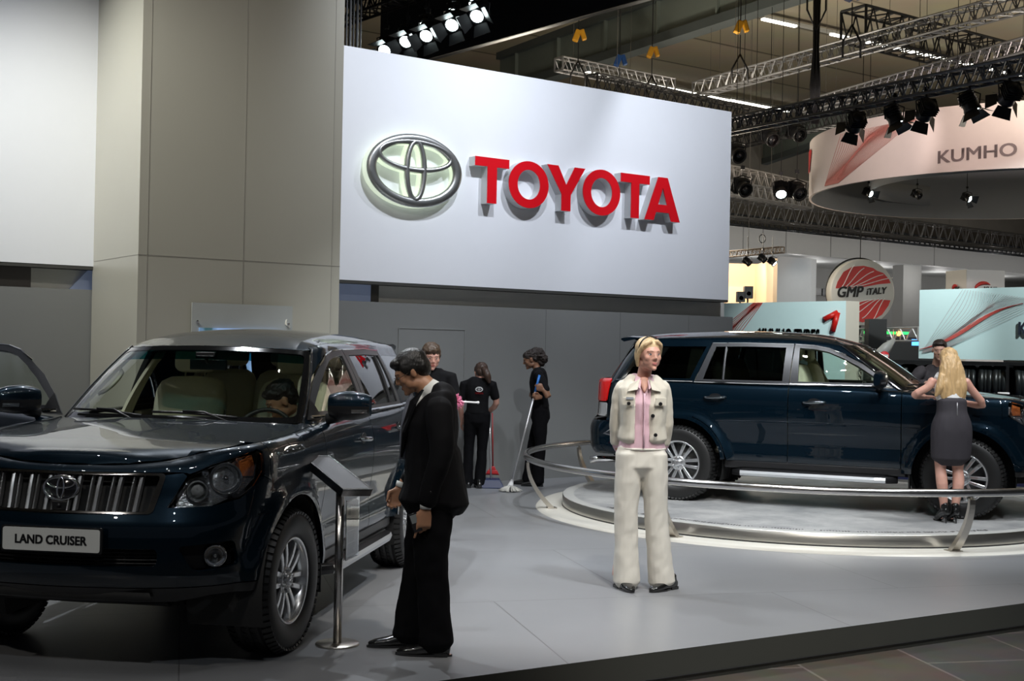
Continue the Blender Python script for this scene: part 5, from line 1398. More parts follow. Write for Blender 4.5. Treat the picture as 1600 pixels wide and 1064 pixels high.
# cut the open front: remove jacket faces in a wedge before the shirt
bm = bmesh.new(); bm.from_mesh(jk.data); dl_ = []
for f in bm.faces:
    c = f.calc_center_median()
    if c.y > .04:
        z = c.z; L0 = .028 + .030 * (1.47 - z) / .4 * 0 + (.0 if z > 1.33 else .0); xr = .050 - .02 * sst(1.20, 1.45, z) if True else 0
        lft = -.055 + .02 * sst(1.25, 1.45, z); rgt = .018 + .055 * sst(1.33, 1.05, z) * .6 + .03 * sst(1.36, 1.46, z)
        # person faces +Y locally; +X is the picture's left
        if -rgt < c.x - .012 < .052: dl_.append(f)
bmesh.ops.delete(bm, geom=dl_, context='FACES'); bm.to_mesh(jk.data); bm.free()
so = jk.modifiers.new('solid', 'SOLIDIFY'); so.thickness = .006; so.offset = -1
# collar wings, pocket flaps, buttons, name badge
for s in (-1, 1):
    g = MB(); q = [(s * .030, .075, 1.475), (s * .100, .080, 1.440), (s * .118, .098, 1.385), (s * .050, .120, 1.400)]
    g.add([V3(p) for p in q] + [V3(p) + V3((0, .008, .002)) for p in q], [(0, 1, 2, 3), (4, 7, 6, 5), (0, 4, 5, 1), (1, 5, 6, 2), (2, 6, 7, 3), (3, 7, 4, 0)]); g.build('collar', LIN, wm, bevel=.003)
    g = MB(); x0 = s * .112; g.box((x0, .135, 1.320), (.085, .008, .055), Matrix.Rotation(-s * .35, 3, 'Z')); g.build('pocket_flap', LIN, wm, bevel=.003)
def button(x, y, z): 
    g = MB(); g.lathe([(0, 0), (.013, 0), (.0135, .004), (.010, .006), (.004, .004), (0, .004)], (x, y, z), 16, 'Y'); g.build('button', BTN, wm)
button(.112, .142, 1.306); button(-.108, .142, 1.306); button(-.058, .132, 1.222); button(-.078, .140, 1.090)
g = MB(); g.box((.105, .146, 1.342), (.052, .004, .016), Matrix.Rotation(-.3, 3, 'Z')); g.build('name_badge', mat('badge_grey', (.35, .38, .42), .3), wm)
# trousers with flared hems
g = MB(); hc = [V3((.088, 0, .90)), V3((-.088, 0, .90))]; kn = [V3((.105, .018, .50)), V3((-.105, .018, .50))]; an = [V3((.095, .0, .08)), V3((-.155, .0, .08))]
etube(g, [(0, -.005, .86), (0, -.005, .93), (0, 0, 1.0)], [(.185, .130), (.180, .125), (.162, .112)], p=2.3)
legs(g, hc, kn, an, [(.094, .115), (.092, .102), (.082, .082), (.086, .086), (.098, .108)], low=.03)
vox(g, 'trousers', mat('trousers_cream', (.66, .63, .56), .8, bump=.25, bscale=350), .0085, 3, wm, wrinkle=.013, wfreq=(9, 9, 6), seed=5)
g = MB(); g.tube([(.160 * math.cos(a), .112 * math.sin(a), .985) for a in np.linspace(0, 2 * PI, 40)[:-1]], [.010] * 39, 6, closed=True); g.build('waistband', MATS['trousers_cream'], wm)
shoe('shoe', wm, (.125, .02, 0), math.radians(20), SHOE, .25); shoe('shoe', wm, (-.195, .03, 0), math.radians(-48), SHOE, .26)

# ---- 2. man in the black suit, in profile facing the car
Ym = 6.86; Lm = V3(((677 - 800) / 1950 * Ym, Ym, 0))
b = MB(); HM = headM((.03, .115, 1.525), yaw=math.radians(6), pitch=math.radians(30), k=1.0)
head(b, HM)
etube(b, [(.02, -.05, 1.34), (.025, .0, 1.42), (.03, .06, 1.47)], [(.062, .062), (.058, .060), (.056, .058)])
etube(b, [(0, -.01, .90), (0, -.01, 1.10), (0, -.03, 1.35)], [(.13, .10), (.13, .10), (.13, .09)])
for s, an_, kn_ in ((-1, (-.09, -.07, .09), (-.09, -.02, .47)), (1, (.09, .10, .09), (.09, .06, .47))):
    etube(b, [(s * .09, 0, .88), kn_, an_], [.065, .05, .035])
# left arm (towards the camera) hangs with a phone, right arm reaches slightly forward
wl = V3((-.225, .010, .805)); q, r = smoothpts([(-.185, -.03, 1.34), (-.235, -.065, 1.08), (-.225, .000, .845)], [.045, .036, .026]); etube(b, q, r); hand(b, wl, (.05, .10, -1), (-1, -.15, -.05), (.1, 1, .05), curl=.55, curls=[.12, .75, .9, .95], thumb=.9, k=1.05)
wr = V3((.215, .185, .868)); q, r = smoothpts([(.19, -.03, 1.32), (.25, .01, 1.07), (.215, .17, .90)], [.045, .036, .026]); etube(b, q, r); hand(b, wr, (-.1, .35, -1), (1, .2, 0), (-.2, 1, .4), curl=.75, thumb=.9, k=1.0)
mn = person(b, 'man with glasses in a black suit standing in profile beside the information stand', Lm, math.radians(90), SK_T)
face_parts(mn, HM, mat('hair_black', (.012, .010, .009), .5), mat('lips_tan', (.34, .14, .10), .5))
h = MB(); R3 = HM.to_3x3(); HB = lambda c, r: h.ball(HM @ V3(c), r, 20, M=R3)
HB((0, -.018, .055), (.083, .098, .078)); HB((0, -.055, .012), (.076, .060, .075)); HB((0, .052, .085), (.060, .040, .030))
for s in (-1, 1): HB((s * .066, -.012, .035), (.018, .060, .050)); HB((s * .070, .018, .045), (.012, .035, .038))
vox(h, 'hair', mat('hair_black_fine', (.010, .009, .008), .42, bump=.6, bscale=150), .006, 3, mn, wrinkle=.003, wfreq=(60, 16, 60))
g = MB(); P = lambda x, y, z: HM @ V3((x, y, z))
for s in (-1, 1):
    g.tube([P(s * (.033 + .022 * math.cos(a)), .104 - .01 * abs(math.cos(a)), .004 + .015 * math.sin(a)) for a in np.linspace(0, 2 * PI, 21)[:-1]], .0013, 6, closed=True)
    g.tube([P(s * .055, .096, .008), P(s * .074, .06, .010), P(s * .080, -.01, .012), P(s * .079, -.022, .0)], .0016, 6)
g.tube([P(-.011, .108, .006), P(.011, .108, .006)], .0013, 6); g.build('glasses', mat('glasses_metal', (.20, .17, .14), .25, .9), mn)
# shirt collar, cuffs, tie
g = MB(); etube(g, [(.02, -.045, 1.375), (.028, .005, 1.425), (.032, .035, 1.445)], [(.070, .072), (.066, .068), (.062, .062)]); etube(g, [(0, .075, 1.20), (.01, .070, 1.32), (.02, .060, 1.39)], [(.03, .035), (.045, .035), (.04, .03)])
vox(g, 'shirt_collar', mat('shirt_white', (.68, .69, .66), .7), .007, 2, mn)
for w_, d_ in ((wl, V3((.02, .04, -1))), (wr, V3((-.1, .3, -1)))):
    g = MB(); d_.normalize(); etube(g, [w_ - d_ * .035, w_ - d_ * .004], [(.030, .031), (.029, .030)], dome=False); g.build('cuff', MATS['shirt_white'], mn)
g = MB(); g.tube([(.025, .110, 1.400), (.022, .128, 1.37), (.018, .142, 1.30), (.010, .150, 1.18), (.005, .150, 1.05)], [.018, .014, .020, .026, .024], 8); g.build('tie', mat('tie_grey', (.12, .13, .16), .5), mn)
# jacket
g = MB()
etube(g, *smoothpts([(0, -.010, .830), (0, -.012, .93), (0, .0, 1.08), (0, -.012, 1.24), (.0, -.045, 1.36), (.01, -.050, 1.405), (.015, -.035, 1.432)], [(.205, .190), (.195, .165), (.175, .140), (.190, .140), (.175, .100), (.115, .080), (.078, .066)]), p=2.2)
q, r = smoothpts([(-.140, -.045, 1.36), (-.192, -.050, 1.305), (-.245, -.070, 1.10), (-.235, -.020, .93), (-.226, .000, .842)], [(.055, .065), (.062, .078), (.056, .064), (.052, .058), (.047, .052)]); etube(g, q, r)
q, r = smoothpts([(.140, -.045, 1.36), (.190, -.040, 1.31), (.25, .01, 1.08), (.235, .09, .96), (.218, .155, .908)], [(.055, .065), (.062, .074), (.056, .060), (.050, .052), (.045, .046)]); etube(g, q, r)
etube(g, [(0, -.125, .805), (0, -.115, .92), (0, -.09, 1.1)], [(.175, .095), (.165, .075), (.15, .07)])
vox(g, 'jacket', SUIT, .009, 8, mn, wrinkle=.010, wfreq=(7, 7, 5), seed=2)
g = MB()
for s in (-1, 1):
    q = [(s * .080 + .01, .040, 1.435), (s * .125, .075, 1.36), (s * .095, .140, 1.20), (s * .02, .155, 1.06), (s * .045, .150, 1.22), (s * .055, .105, 1.37)]
    g.add([V3(p) for p in q] + [V3(p) + V3((s * -.002, .012, .002)) for p in q], [(0, 1, 2, 3, 4, 5), (11, 10, 9, 8, 7, 6)] + [(i, (i + 1) % 6, (i + 1) % 6 + 6, i + 6) for i in range(6)])
g.build('lapel', SUIT, mn)
g = MB()
for k in range(3): g.ball((-.280 + .004 * k, -.02 + .002 * k, .905 + .022 * k), (.005, .007, .007), 8)
g.build('sleeve_button', BTN, mn)
g = MB(); hc = [V3((-.088, -.01, .88)), V3((.088, 0, .88))]; kn = [V3((-.095, -.020, .47)), V3((.095, .060, .47))]; an = [V3((-.095, -.055, .08)), V3((.095, .105, .08))]
etube(g, [(0, -.01, .84), (0, -.01, .95)], [(.165, .140), (.160, .130)], p=2.3)
legs(g, hc, kn, an, [(.092, .128), (.090, .108), (.078, .092), (.076, .088), (.080, .098)], low=.045)
vox(g, 'trousers', SUITT, .009, 3, mn, wrinkle=.014, wfreq=(8, 8, 7), seed=8)
shoe('shoe', mn, (-.10, -.04, 0), math.radians(-4), SHOE, .29); shoe('shoe', mn, (.10, .135, 0), math.radians(8), SHOE, .29)
# phone in the left hand
g = MB(); Mp = Matrix.Rotation(.35, 4, 'X'); g.box((0, 0, 0), (.016, .046, .10)); g.box((-.0085, 0, .02), (.001, .036, .045), mi=1)
ph = g.build('mobile_phone', [mat('phone_black', (.02, .02, .022), .25, coat=.5), mat('phone_screen', (.20, .22, .22), .1)], bevel=.004)
ph.matrix_world = Matrix.Translation(Lm) @ Matrix.Rotation(math.radians(90), 4, 'Z') @ Matrix.Translation((-.222, .062, .735)) @ Matrix.Rotation(-.35, 4, 'X')
tag(ph, 'small dark phone held in the suited man\'s left hand', 'phone')

def polo_person(label, loc, rz, hm, skinm, torso, arms, hands, hipc, kn, an, hair_fn, extra=None, wr=.008, brow=None, sc_=1.0, hide_legs=False, logo=None, shr=1.0):
    """cleaning crew: black polo, black trousers. arms: lists of shoulder, elbow, wrist"""
    b = MB(); head(b, hm)
    hc_ = hm.translation; R3 = hm.to_3x3(); nb = hc_ + R3 @ V3((0, -.022, -.06)); top = V3(torso[-1])
    etube(b, [top - V3((0, 0, .04)), (top + nb) / 2, nb], [(.055, .052), (.046, .047), (.046, .048)])
    etube(b, [V3(p) for p in torso], [(.12, .085)] * len(torso))
    for A in arms: q, r = smoothpts([V3(p) for p in A], [.045, .038, .028][:len(A)]); etube(b, q, r)
    for H in hands: hand(b, *H[:4], **H[4])
    for s in (0, 1): etube(b, [hipc[s], kn[s], an[s]], [.065, .05, .035])
    o = person(b, label, loc, rz, skinm)
    face_parts(o, hm, brow or M_brow, mat('lips_' + skinm.name, (skinm.node_tree.nodes['Principled BSDF'].inputs['Base Color'].default_value[0] * .7, .12, .10), .5))
    h = MB(); hair_fn(h, hm, o)
    g = MB(); T = [V3(p) for p in torso]; n = len(T)
    q, r = smoothpts(T, torso_r(n, shr)); etube(g, q, r, p=2.2)
    for A in arms:
        A = [V3(p) for p in A]; e = A[0].lerp(A[1], .72); ins = A[0] + (T[-1] - A[0]) * .35
        etube(g, [ins, A[0], A[0].lerp(A[1], .4), e], [(.055 * shr, .058 * shr), (.060 * shr, .064 * shr), (.060 * shr, .062 * shr), (.060 * shr, .060 * shr)])
    etube(g, [T[-1] - V3((0, 0, .03)), T[-1] + (nb - T[-1]) * .30], [(.075, .070), (.060, .060)])
    vox(g, 'polo_shirt', POLO, .0095, 3, o, wrinkle=wr, wfreq=(9, 9, 7), seed=rz)
    g = MB(); pc = (hipc[0] + hipc[1]) / 2; etube(g, [pc - V3((0, 0, .05)), pc + V3((0, 0, .02)), V3(torso[0]) + V3((0, 0, .03))], [(.170 * shr, .125 * shr), (.165 * shr, .120 * shr), (.140 * shr, .105 * shr)], p=2.2)
    legs(g, hipc, kn, an, [(.086 * shr, .105 * shr), (.080 * shr, .088 * shr), (.062, .068), (.064, .068), (.072, .080)], low=.03)
    vox(g, 'trousers', SUITT, .0095, 3, o, wrinkle=.010, wfreq=(9, 9, 7), seed=rz + 4)
    return o
def torso_r(n, s=1.0): return [(.150 * s, .110 * s), (.138 * s, .105 * s), (.160 * s, .120 * s), (.165 * s, .095 * s)][:n] if n == 4 else [(.15 * s, .11 * s)] * n

# ---- 3. young man of the cleaning crew, behind the suited man, facing the camera and looking down
Yc = 11.45; Lc3 = V3(((674 - 800) / 1950 * Yc, Yc, 0))
HM = headM((-.005, .04, 1.580), yaw=math.radians(16), pitch=math.radians(14), k=1.02)
BR = mat('hair_brown', (.060, .034, .018), .5, noise=.3, nscale=50, bump=.6, bscale=140)
def hair_short(h, hm, o):
    R3 = hm.to_3x3(); HB = lambda c, r: h.ball(hm @ V3(c), r, 20, M=R3)
    HB((0, -.018, .055), (.084, .100, .080)); HB((0, -.055, .008), (.078, .060, .078)); HB((.012, .058, .078), (.058, .036, .028))
    for s in (-1, 1): HB((s * .069, .006, .030), (.014, .048, .045))
    vox(h, 'hair', BR, .007, 1, o, wrinkle=.012, wfreq=(40, 40, 30))
LH = lambda *p: V3(p)
cm = polo_person('young brown-haired cleaner in a black polo behind the suited man', Lc3, PI, HM, SK_F,
    [(0, 0, .98), (0, 0, 1.13), (0, -.01, 1.30), (0, -.02, 1.43)],
    [[(.185, -.02, 1.40), (.235, -.02, 1.13), (.16, .16, 1.02)], [(-.185, -.02, 1.40), (-.235, .02, 1.15), (-.17, .20, 1.10)]],
    [(V3((.16, .16, 1.02)), (-.5, .8, 0), (0, 0, 1), (-.6, -.2, .4), dict(curl=.6)), (V3((-.17, .20, 1.10)), (.1, .9, .1), (-.6, 0, .8), (.8, 0, .4), dict(curl=1.15, thumb=1))],
    [LH(.088, 0, .90), LH(-.088, 0, .90)], [LH(.09, .02, .49), LH(-.09, .02, .49)], [LH(.09, 0, .08), LH(-.09, 0, .08)], hair_short)
shoe('shoe', cm, (.09, 0, 0), .1, SHOE); shoe('shoe', cm, (-.09, 0, 0), -.1, SHOE)
def logo(parent, c, xdir, W):
    M = frameM(c, xdir, (0, 0, 1)); emblem_mb(W, .002, M, n=24, t=.2).build('shirt_emblem', mat('print_white', (.62, .62, .62), .6), parent)
    text_mesh('TOYOTA', .02, .001, mat('print_red', (.55, .01, .015), .6), 'shirt_lettering', parent, bold=.0012, M=frameM(V3(c) - V3(xdir) * W * .55 - V3((0, 0, W * .62)), xdir, (0, 0, 1)), fit=(W * 1.1, W * .22))
logo(cm, (-.092, .138, 1.275), (-1, 0, 0), .055)
# duster: pink head, white stick
dst = empty('feather_duster', at(711, 627, 11.0)); tag(dst, 'fluffy pink duster with a white stick, carried by the male cleaner', 'duster')
p0 = V3((0, 0, 0)); p1 = at(747, 629, 11.05) - dst.location
g = MB(); random.seed(5)
for i in range(260):
    d = V3((random.gauss(0, 1), random.gauss(0, 1), random.gauss(0, 1))).normalized(); e = d * random.uniform(.055, .088); g.tube([p0, p0 + e * .6, p0 + e + V3((0, 0, -.008))], [.004, .006, .002], 4, caps=False)
o = g.build('duster_head', mat('duster_pink', (.70, .22, .36), .8), dst); o['kind'] = 'stuff'
g = MB(); g.tube([p0, p1], .0085, 10); g.ball(p1, .013, 10); g.build('stick', mat('plastic_white', (.72, .72, .72), .35), dst)
# small blue caddy with a bottle neck under the duster
cdp = at(704, 641, 11.0); cy = empty('spray_bottle', cdp - V3((0, 0, .08))); tag(cy, 'pale blue and clear spray bottle peeking out below the pink duster', 'bottle')
g = MB(); g.lathe([(0, 0), (.030, 0), (.034, .02), (.034, .07), (.016, .095), (.012, .10)], (0, 0, 0), 20); g.build('bottle', mat('bottle_clear', (.62, .66, .68), .2, coat=.6), cy)
g = MB(); g.box((.02, 0, .115), (.085, .035, .022)); g.build('bottle_cap', mat('plastic_pale_blue', (.32, .50, .72), .35), cy, bevel=.004)

# ---- 4. cleaner with a ponytail, seen from behind, holding a long-handled dustpan
Yp = 15.0; Lp = V3(((748 - 800) / 1950 * Yp, Yp, 0))
HM = headM((.035, .075, 1.375), yaw=math.radians(18), pitch=math.radians(26), k=1.0)
DB = mat('hair_dark_brown', (.050, .026, .017), .45, noise=.3, nscale=50, bump=.6, bscale=140)
def hair_pony(h, hm, o):
    R3 = hm.to_3x3(); HB = lambda c, r: h.ball(hm @ V3(c), r, 20, M=R3)
    HB((0, -.020, .040), (.084, .100, .090)); HB((0, -.050, .0), (.078, .062, .080)); HB((0, .040, .075), (.062, .045, .035))
    HB((0, -.115, -.0), (.028, .03, .03))
    q, r = smoothpts([hm @ V3(p) for p in ((0, -.11, .0), (.01, -.150, -.05), (.03, -.145, -.12), (.05, -.125, -.18))], [.024, .040, .042, .018]); etube(h, q, r)
    vox(h, 'hair', DB, .007, 1, o, wrinkle=.008, wfreq=(45, 45, 14))
pw = polo_person('cleaner with a brown ponytail seen from behind, a white logo on her black polo', Lp, math.radians(0), HM, SK_F,
    [(0, -.01, .90), (0, -.01, 1.03), (.0, .0, 1.17), (.01, .02, 1.27)],
    [[(-.165, .01, 1.24), (-.205, .03, 1.00), (-.185, .14, .80)], [(.175, .01, 1.24), (.225, .05, 1.02), (.13, .19, .90)]],
    [(V3((-.185, .14, .80)), (-.15, .5, -.8), (-.9, 0, .1), (.1, .9, .5), dict(curl=.35, spread=.25)), (V3((.13, .19, .90)), (-.4, .6, -.4), (.7, .4, .2), (-.2, .3, .8), dict(curl=1.1, thumb=1))],
    [LH(-.082, 0, .84), LH(.082, 0, .84)], [LH(-.095, .01, .46), LH(.065, .01, .46)], [LH(-.11, -.0, .08), LH(.045, 0, .08)], hair_pony, shr=.94)
shoe('shoe', pw, (-.12, .0, 0), .5, SHOE, .25); shoe('shoe', pw, (.03, -.02, 0), .2, SHOE, .25)
logo(pw, (.02, -.130, 1.185), (1, 0, 0), .092)
dp = empty('dustpan', floor_at(767, 762)); tag(dp, 'dark blue long-handled dustpan standing on the floor beside the ponytailed cleaner', 'dustpan')
g = MB(); P0 = [(-.15, -.10, 0), (.17, -.10, 0), (.15, .10, 0), (-.13, .10, 0)]; P1 = [(-.11, -.06, .10), (.11, -.06, .10), (.10, .07, .115), (-.10, .07, .115)]
g.add(P0 + P1, [(3, 2, 1, 0), (4, 5, 6, 7), (0, 1, 5, 4), (1, 2, 6, 5), (2, 3, 7, 6), (3, 0, 4, 7)]); g.build('pan', mat('pan_blue', (.010, .022, .075), .35), dp, bevel=.01)
g = MB(); g.tube([(.00, 0, .10), (-.02, .02, .55), (-.035, .05, .86)], .011, 8); g.build('handle', mat('aluminium', (.62, .62, .63), .35, .8), dp)
bs = empty('lobby_broom', floor_at(769, 757)); tag(bs, 'red brush with a red handle resting in the blue dustpan', 'broom')
g = MB(); g.box((0, 0, .155), (.16, .05, .05), taper=.7); g.box((0, 0, .20), (.09, .04, .05), taper=.6); g.build('brush_block', mat('brush_red', (.40, .008, .012), .4), bs, bevel=.008)
g = MB()
for i in range(16): g.bar((-.072 + .0096 * i, 0, .13), (-.084 + .0112 * i, 0, .118), .005, 5)
o = g.build('bristles', MATS['brush_red'], bs); o['kind'] = 'stuff'
g = MB(); g.tube([(.005, 0, .22), (-.015, 0, .88)], .009, 8); g.build('handle', mat('handle_red', (.30, .02, .02), .4), bs)

# ---- 5. cleaner with the mop, in profile facing left
Yq = 15.35; Lq = V3(((843 - 800) / 1950 * Yq, Yq, 0))
mt = at(843, 586, 15.1); mf = floor_at(797, 768); mb0 = at(800, 757, 14.95); mb0.z = .10
Wq = (Matrix.Translation(Lq) @ Matrix.Rotation(math.radians(82), 4, 'Z')).inverted()
def mop_pt(z): u = (z - mb0.z) / (mt.z - mb0.z); return Wq @ mb0.lerp(mt, u)
g1, g2 = mop_pt(1.22), mop_pt(1.10); w1_, w2_ = g1 + V3((.02, -.085, -.03)), g2 + V3((.05, -.075, .0))
HM = headM((0, .10, 1.545), yaw=math.radians(8), pitch=math.radians(20), k=.98)
CU = mat('hair_curly_dark', (.022, .014, .011), .6, bump=1.0, bscale=70)
def hair_puff(h, hm, o):
    R3 = hm.to_3x3(); HB = lambda c, r: h.ball(hm @ V3(c), r, 20, M=R3)
    HB((0, -.018, .045), (.083, .100, .082)); HB((0, -.052, .008), (.075, .058, .070)); HB((0, .035, .078), (.06, .045, .03))
    HB((0, -.120, .035), (.075, .070, .085)); HB((0, -.150, -.030), (.065, .055, .070)); HB((0, -.11, -.075), (.045, .045, .05)); HB((0, -.085, .085), (.055, .05, .05))
    vox(h, 'hair', CU, .008, 0, o, wrinkle=.022, wfreq=(40, 40, 40))
mw = polo_person('cleaner with a dark curly ponytail in black, facing left and holding a mop', Lq, math.radians(82), HM, SK_B,
    [(0, -.03, .96), (0, -.01, 1.10), (0, .0, 1.27), (0, .0, 1.40)],
    [[(-.165, -.01, 1.37), (-.235, -.15, 1.10), tuple(w1_)], [(.165, -.01, 1.37), (.16, .10, 1.10), tuple(w2_)]],
    [(w1_, g1 + V3((-.02, 0, 0)) - w1_, (-1, -.1, 0), (0, .2, 1), dict(curl=1.15, thumb=1)), (w2_, g2 + V3((.02, 0, 0)) - w2_, (1, .2, 0), (0, .2, 1), dict(curl=1.15, thumb=1))],
    [LH(-.08, -.03, .88), LH(.08, -.03, .88)], [LH(-.085, -.045, .49), LH(.085, .07, .47)], [LH(-.09, -.02, .08), LH(.09, .12, .08)], hair_puff, shr=.95)
shoe('shoe', mw, (-.09, .0, 0), .0, SHOE, .26); shoe('shoe', mw, (.09, .15, 0), .0, SHOE, .26)
mp = empty('mop', mf); tag(mp, 'white string mop with a long metal handle and blue grip', 'mop')
tp = mt - mf; bt = mb0 - mf
g = MB(); g.tube([bt, tp * .86 + bt * .14], .012, 10); g.build('handle', MATS['aluminium'], mp)
g = MB(); g.tube([tp * .84 + bt * .16, tp], [.015, .016], 10); g.build('grip', mat('grip_blue', (.02, .16, .52), .4), mp)
g = MB(); random.seed(9)
for i in range(150):
    a = random.uniform(0, 2 * PI); L_ = random.uniform(.08, .14); z0 = .07; g.tube([(0, 0, z0), (math.cos(a) * L_ * .5, math.sin(a) * L_ * .5, z0 * .75), (math.cos(a) * L_, math.sin(a) * L_, .008 + random.random() * .012)], .0055, 5)
o = g.build('mop_strings', mat('mop_cotton', (.55, .54, .50), .9), mp); o['kind'] = 'stuff'
g = MB(); g.tube([bt, (0, 0, .06)], [.02, .035], 10); g.build('mop_socket', MATS['plastic_white'], mp)

# ---- 6. blonde woman in a skirt, seen from behind, leaning on the bonnet
Yb = 11.62; Lb = V3(((1487 - 800) / 1950 * Yb, Yb, TT_Z))
HM = headM((.005, .10, 1.500), yaw=0, pitch=math.radians(12), k=.95)
b = MB(); head(b, HM); etube(b, [(0, .05, 1.29), (0, .065, 1.36), (0, .08, 1.43)], [(.052, .05), (.044, .045), (.044, .046)])
etube(b, [(0, -.03, .92), (0, -.02, 1.06), (0, .03, 1.22), (0, .05, 1.32)], [(.13, .09), (.11, .075), (.125, .08), (.14, .06)])
q, r = smoothpts([(-.155, .05, 1.315), (-.20, .05, 1.25), (-.305, .10, 1.175), (-.16, .26, 1.155)], [.040, .038, .034, .026]); etube(b, q, r); hand(b, V3((-.16, .26, 1.155)), (1, .3, 0), (0, 0, 1), (.2, 1, .2), curl=.3)
q, r = smoothpts([(.155, .05, 1.315), (.21, .06, 1.24), (.335, .10, 1.09), (.17, .24, 1.115)], [.040, .038, .034, .026]); etube(b, q, r); hand(b, V3((.17, .24, 1.115)), (-1, .3, 0), (0, 0, 1), (-.2, 1, .2), curl=.3)
for s, kx, ax in ((-1, -.085, -.055), (1, .075, .045)):
    q, r = smoothpts([(s * .080, -.02, .90), (kx, -.01, .60), (kx, .0, .50), (kx * .95, -.035, .36), (ax, -.02, .14), (ax, -.01, .105)], [.075, .062, .050, .052, .032, .030]); etube(b, q, r)
    etube(b, [(ax, -.02, .10), (ax, .05, .05), (ax, .12, .02)], [.028, .028, .02])
bw = person(b, 'long-haired blonde woman in a dark skirt seen from behind, leaning on the bonnet', Lb, 0, SK_F)
face_parts(bw, HM, MATS['brow_fair'], MATS['lips_rose'])
h = MB(); R3 = HM.to_3x3(); HB = lambda c, r: h.ball(HM @ V3(c), r, 20, M=R3)
HB((0, -.022, .040), (.088, .102, .092)); HB((0, -.055, -.02), (.088, .062, .09))
etube(h, *smoothpts([(0, .03, 1.53), (0, -.01, 1.42), (.0, -.035, 1.30), (-.005, -.060, 1.19), (-.01, -.065, 1.12)], [(.085, .060), (.112, .062), (.130, .050), (.120, .036), (.085, .022)]))
for x0, x1, z1 in ((-.09, -.16, 1.17), (-.05, -.09, 1.10), (.03, .03, 1.09), (.08, .10, 1.15)):
    etube(h, *smoothpts([(x0, -.03, 1.36), ((x0 + x1) / 2, -.06, 1.25), (x1, -.06, z1)], [.04, .036, .012]))
vox(h, 'hair', mat('hair_long_blonde', (.55, .36, .17), .42, noise=.45, nscale=60, bump=.8, bscale=120), .007, 1, bw, wrinkle=.009, wfreq=(70, 40, 3))
g = MB(); etube(g, *smoothpts([(0, -.03, 1.03), (0, -.015, 1.12), (0, .025, 1.24), (0, .045, 1.32)], [(.130, .098), (.132, .095), (.142, .10), (.125, .075)]))
for s in (-1, 1): etube(g, [(s * .09, .05, 1.30), (s * .115, .05, 1.345), (s * .09, .07, 1.37)], [(.03, .04)] * 3)
vox(g, 'top', mat('top_white', (.70, .69, .68), .75), .009, 3, bw, wrinkle=.006)
SKT = mat('skirt_charcoal', (.030, .026, .032), .8, bump=.15, bscale=400)
g = MB(); etube(g, *smoothpts([(0, -.020, .60), (0, -.025, .72), (0, -.030, .86), (0, -.035, .95), (0, -.030, 1.03), (0, -.022, 1.13)], [(.178, .120), (.186, .130), (.188, .135), (.170, .122), (.140, .105), (.136, .100)]), p=2.3)
vox(g, 'skirt', SKT, .009, 3, bw, wrinkle=.005)
g = MB(); g.tube([(.010, -.142, 1.12), (.010, -.150, 1.00)], .003, 6); g.build('skirt_zip', MATS['aluminium'], bw)
shoe('high_heel', bw, (-.055, .0, 0), .05, SHOE, .22, heel=.075); shoe('high_heel', bw, (.045, .0, 0), -.05, SHOE, .22, heel=.075)

# ---- 7. man in dark clothes on the far side of the bonnet
Yd = 13.6; Ld = V3(((1466 - 800) / 1950 * Yd, Yd, 0))
HM = headM((0, .05, 1.735), yaw=math.radians(-20), pitch=math.radians(8), k=1.05)
b = MB(); head(b, HM); etube(b, [(.0, -.05, 1.52), (0, -.02, 1.60), (0, .02, 1.66)], [(.06, .06), (.055, .055), (.055, .055)]); etube(b, [(.03, -.10, 1.0), (.02, -.08, 1.3), (0, -.05, 1.50)], [(.13, .09)] * 3)
q, r = smoothpts([(.19, -.04, 1.49), (.33, .04, 1.32), (.22, .32, 1.36)], [.045, .038, .028]); etube(b, q, r); hand(b, V3((.22, .32, 1.36)), (-.5, .8, -.1), (0, 0, 1), (-.8, -.3, .2), curl=.3)
q, r = smoothpts([(-.19, -.04, 1.49), (-.28, .06, 1.32), (-.12, .30, 1.36)], [.045, .038, .028]); etube(b, q, r); hand(b, V3((-.12, .30, 1.36)), (.6, .7, -.1), (0, 0, 1), (.8, -.3, .2), curl=.3)
for s in (-1, 1): etube(b, [(s * .09, -.12, .95), (s * .1, -.1, .5), (s * .1, -.12, .09)], [.065, .05, .035])
dm = person(b, 'dark-haired man in a dark shirt leaning over the far side of the bonnet', Ld, PI, SK_M)
face_parts(dm, HM, M_brow, mat('lips_tan', (.34, .14, .10), .5))
h = MB(); R3 = HM.to_3x3(); HB = lambda c, r: h.ball(HM @ V3(c), r, 20, M=R3)
HB((0, -.020, .058), (.080, .094, .072)); HB((0, -.052, .010), (.076, .056, .070)); HB((0, .055, .086), (.054, .030, .020))
vox(h, 'hair', mat('hair_dark', (.020, .013, .010), .5, bump=.6, bscale=140), .007, 1, dm, wrinkle=.006, wfreq=(45, 45, 45))
g = MB(); etube(g, *smoothpts([(.03, -.11, 1.0), (.02, -.08, 1.25), (0, -.06, 1.42), (0, -.05, 1.53)], [(.18, .13), (.18, .13), (.20, .12), (.14, .085)]))
for A in ([(.17, -.05, 1.50), (.22, -.02, 1.45), (.335, .04, 1.32), (.24, .27, 1.36)], [(-.17, -.05, 1.50), (-.22, -.02, 1.45), (-.285, .06, 1.32), (-.15, .25, 1.36)]):
    etube(g, *smoothpts(A, [.07, .072, .060, .046]))
vox(g, 'shirt', mat('shirt_dark', (.030, .026, .030), .8), .009, 3, dm, wrinkle=.012, wfreq=(12, 12, 12))
g = MB(); legs(g, [V3((.09, -.12, .92)), V3((-.09, -.12, .92))], [V3((.1, -.1, .5)), V3((-.1, -.1, .5))], [V3((.1, -.12, .08)), V3((-.1, -.12, .08))], [(.10, .12), (.09, .10), (.07, .08), (.07, .08), (.08, .09)], low=.03)
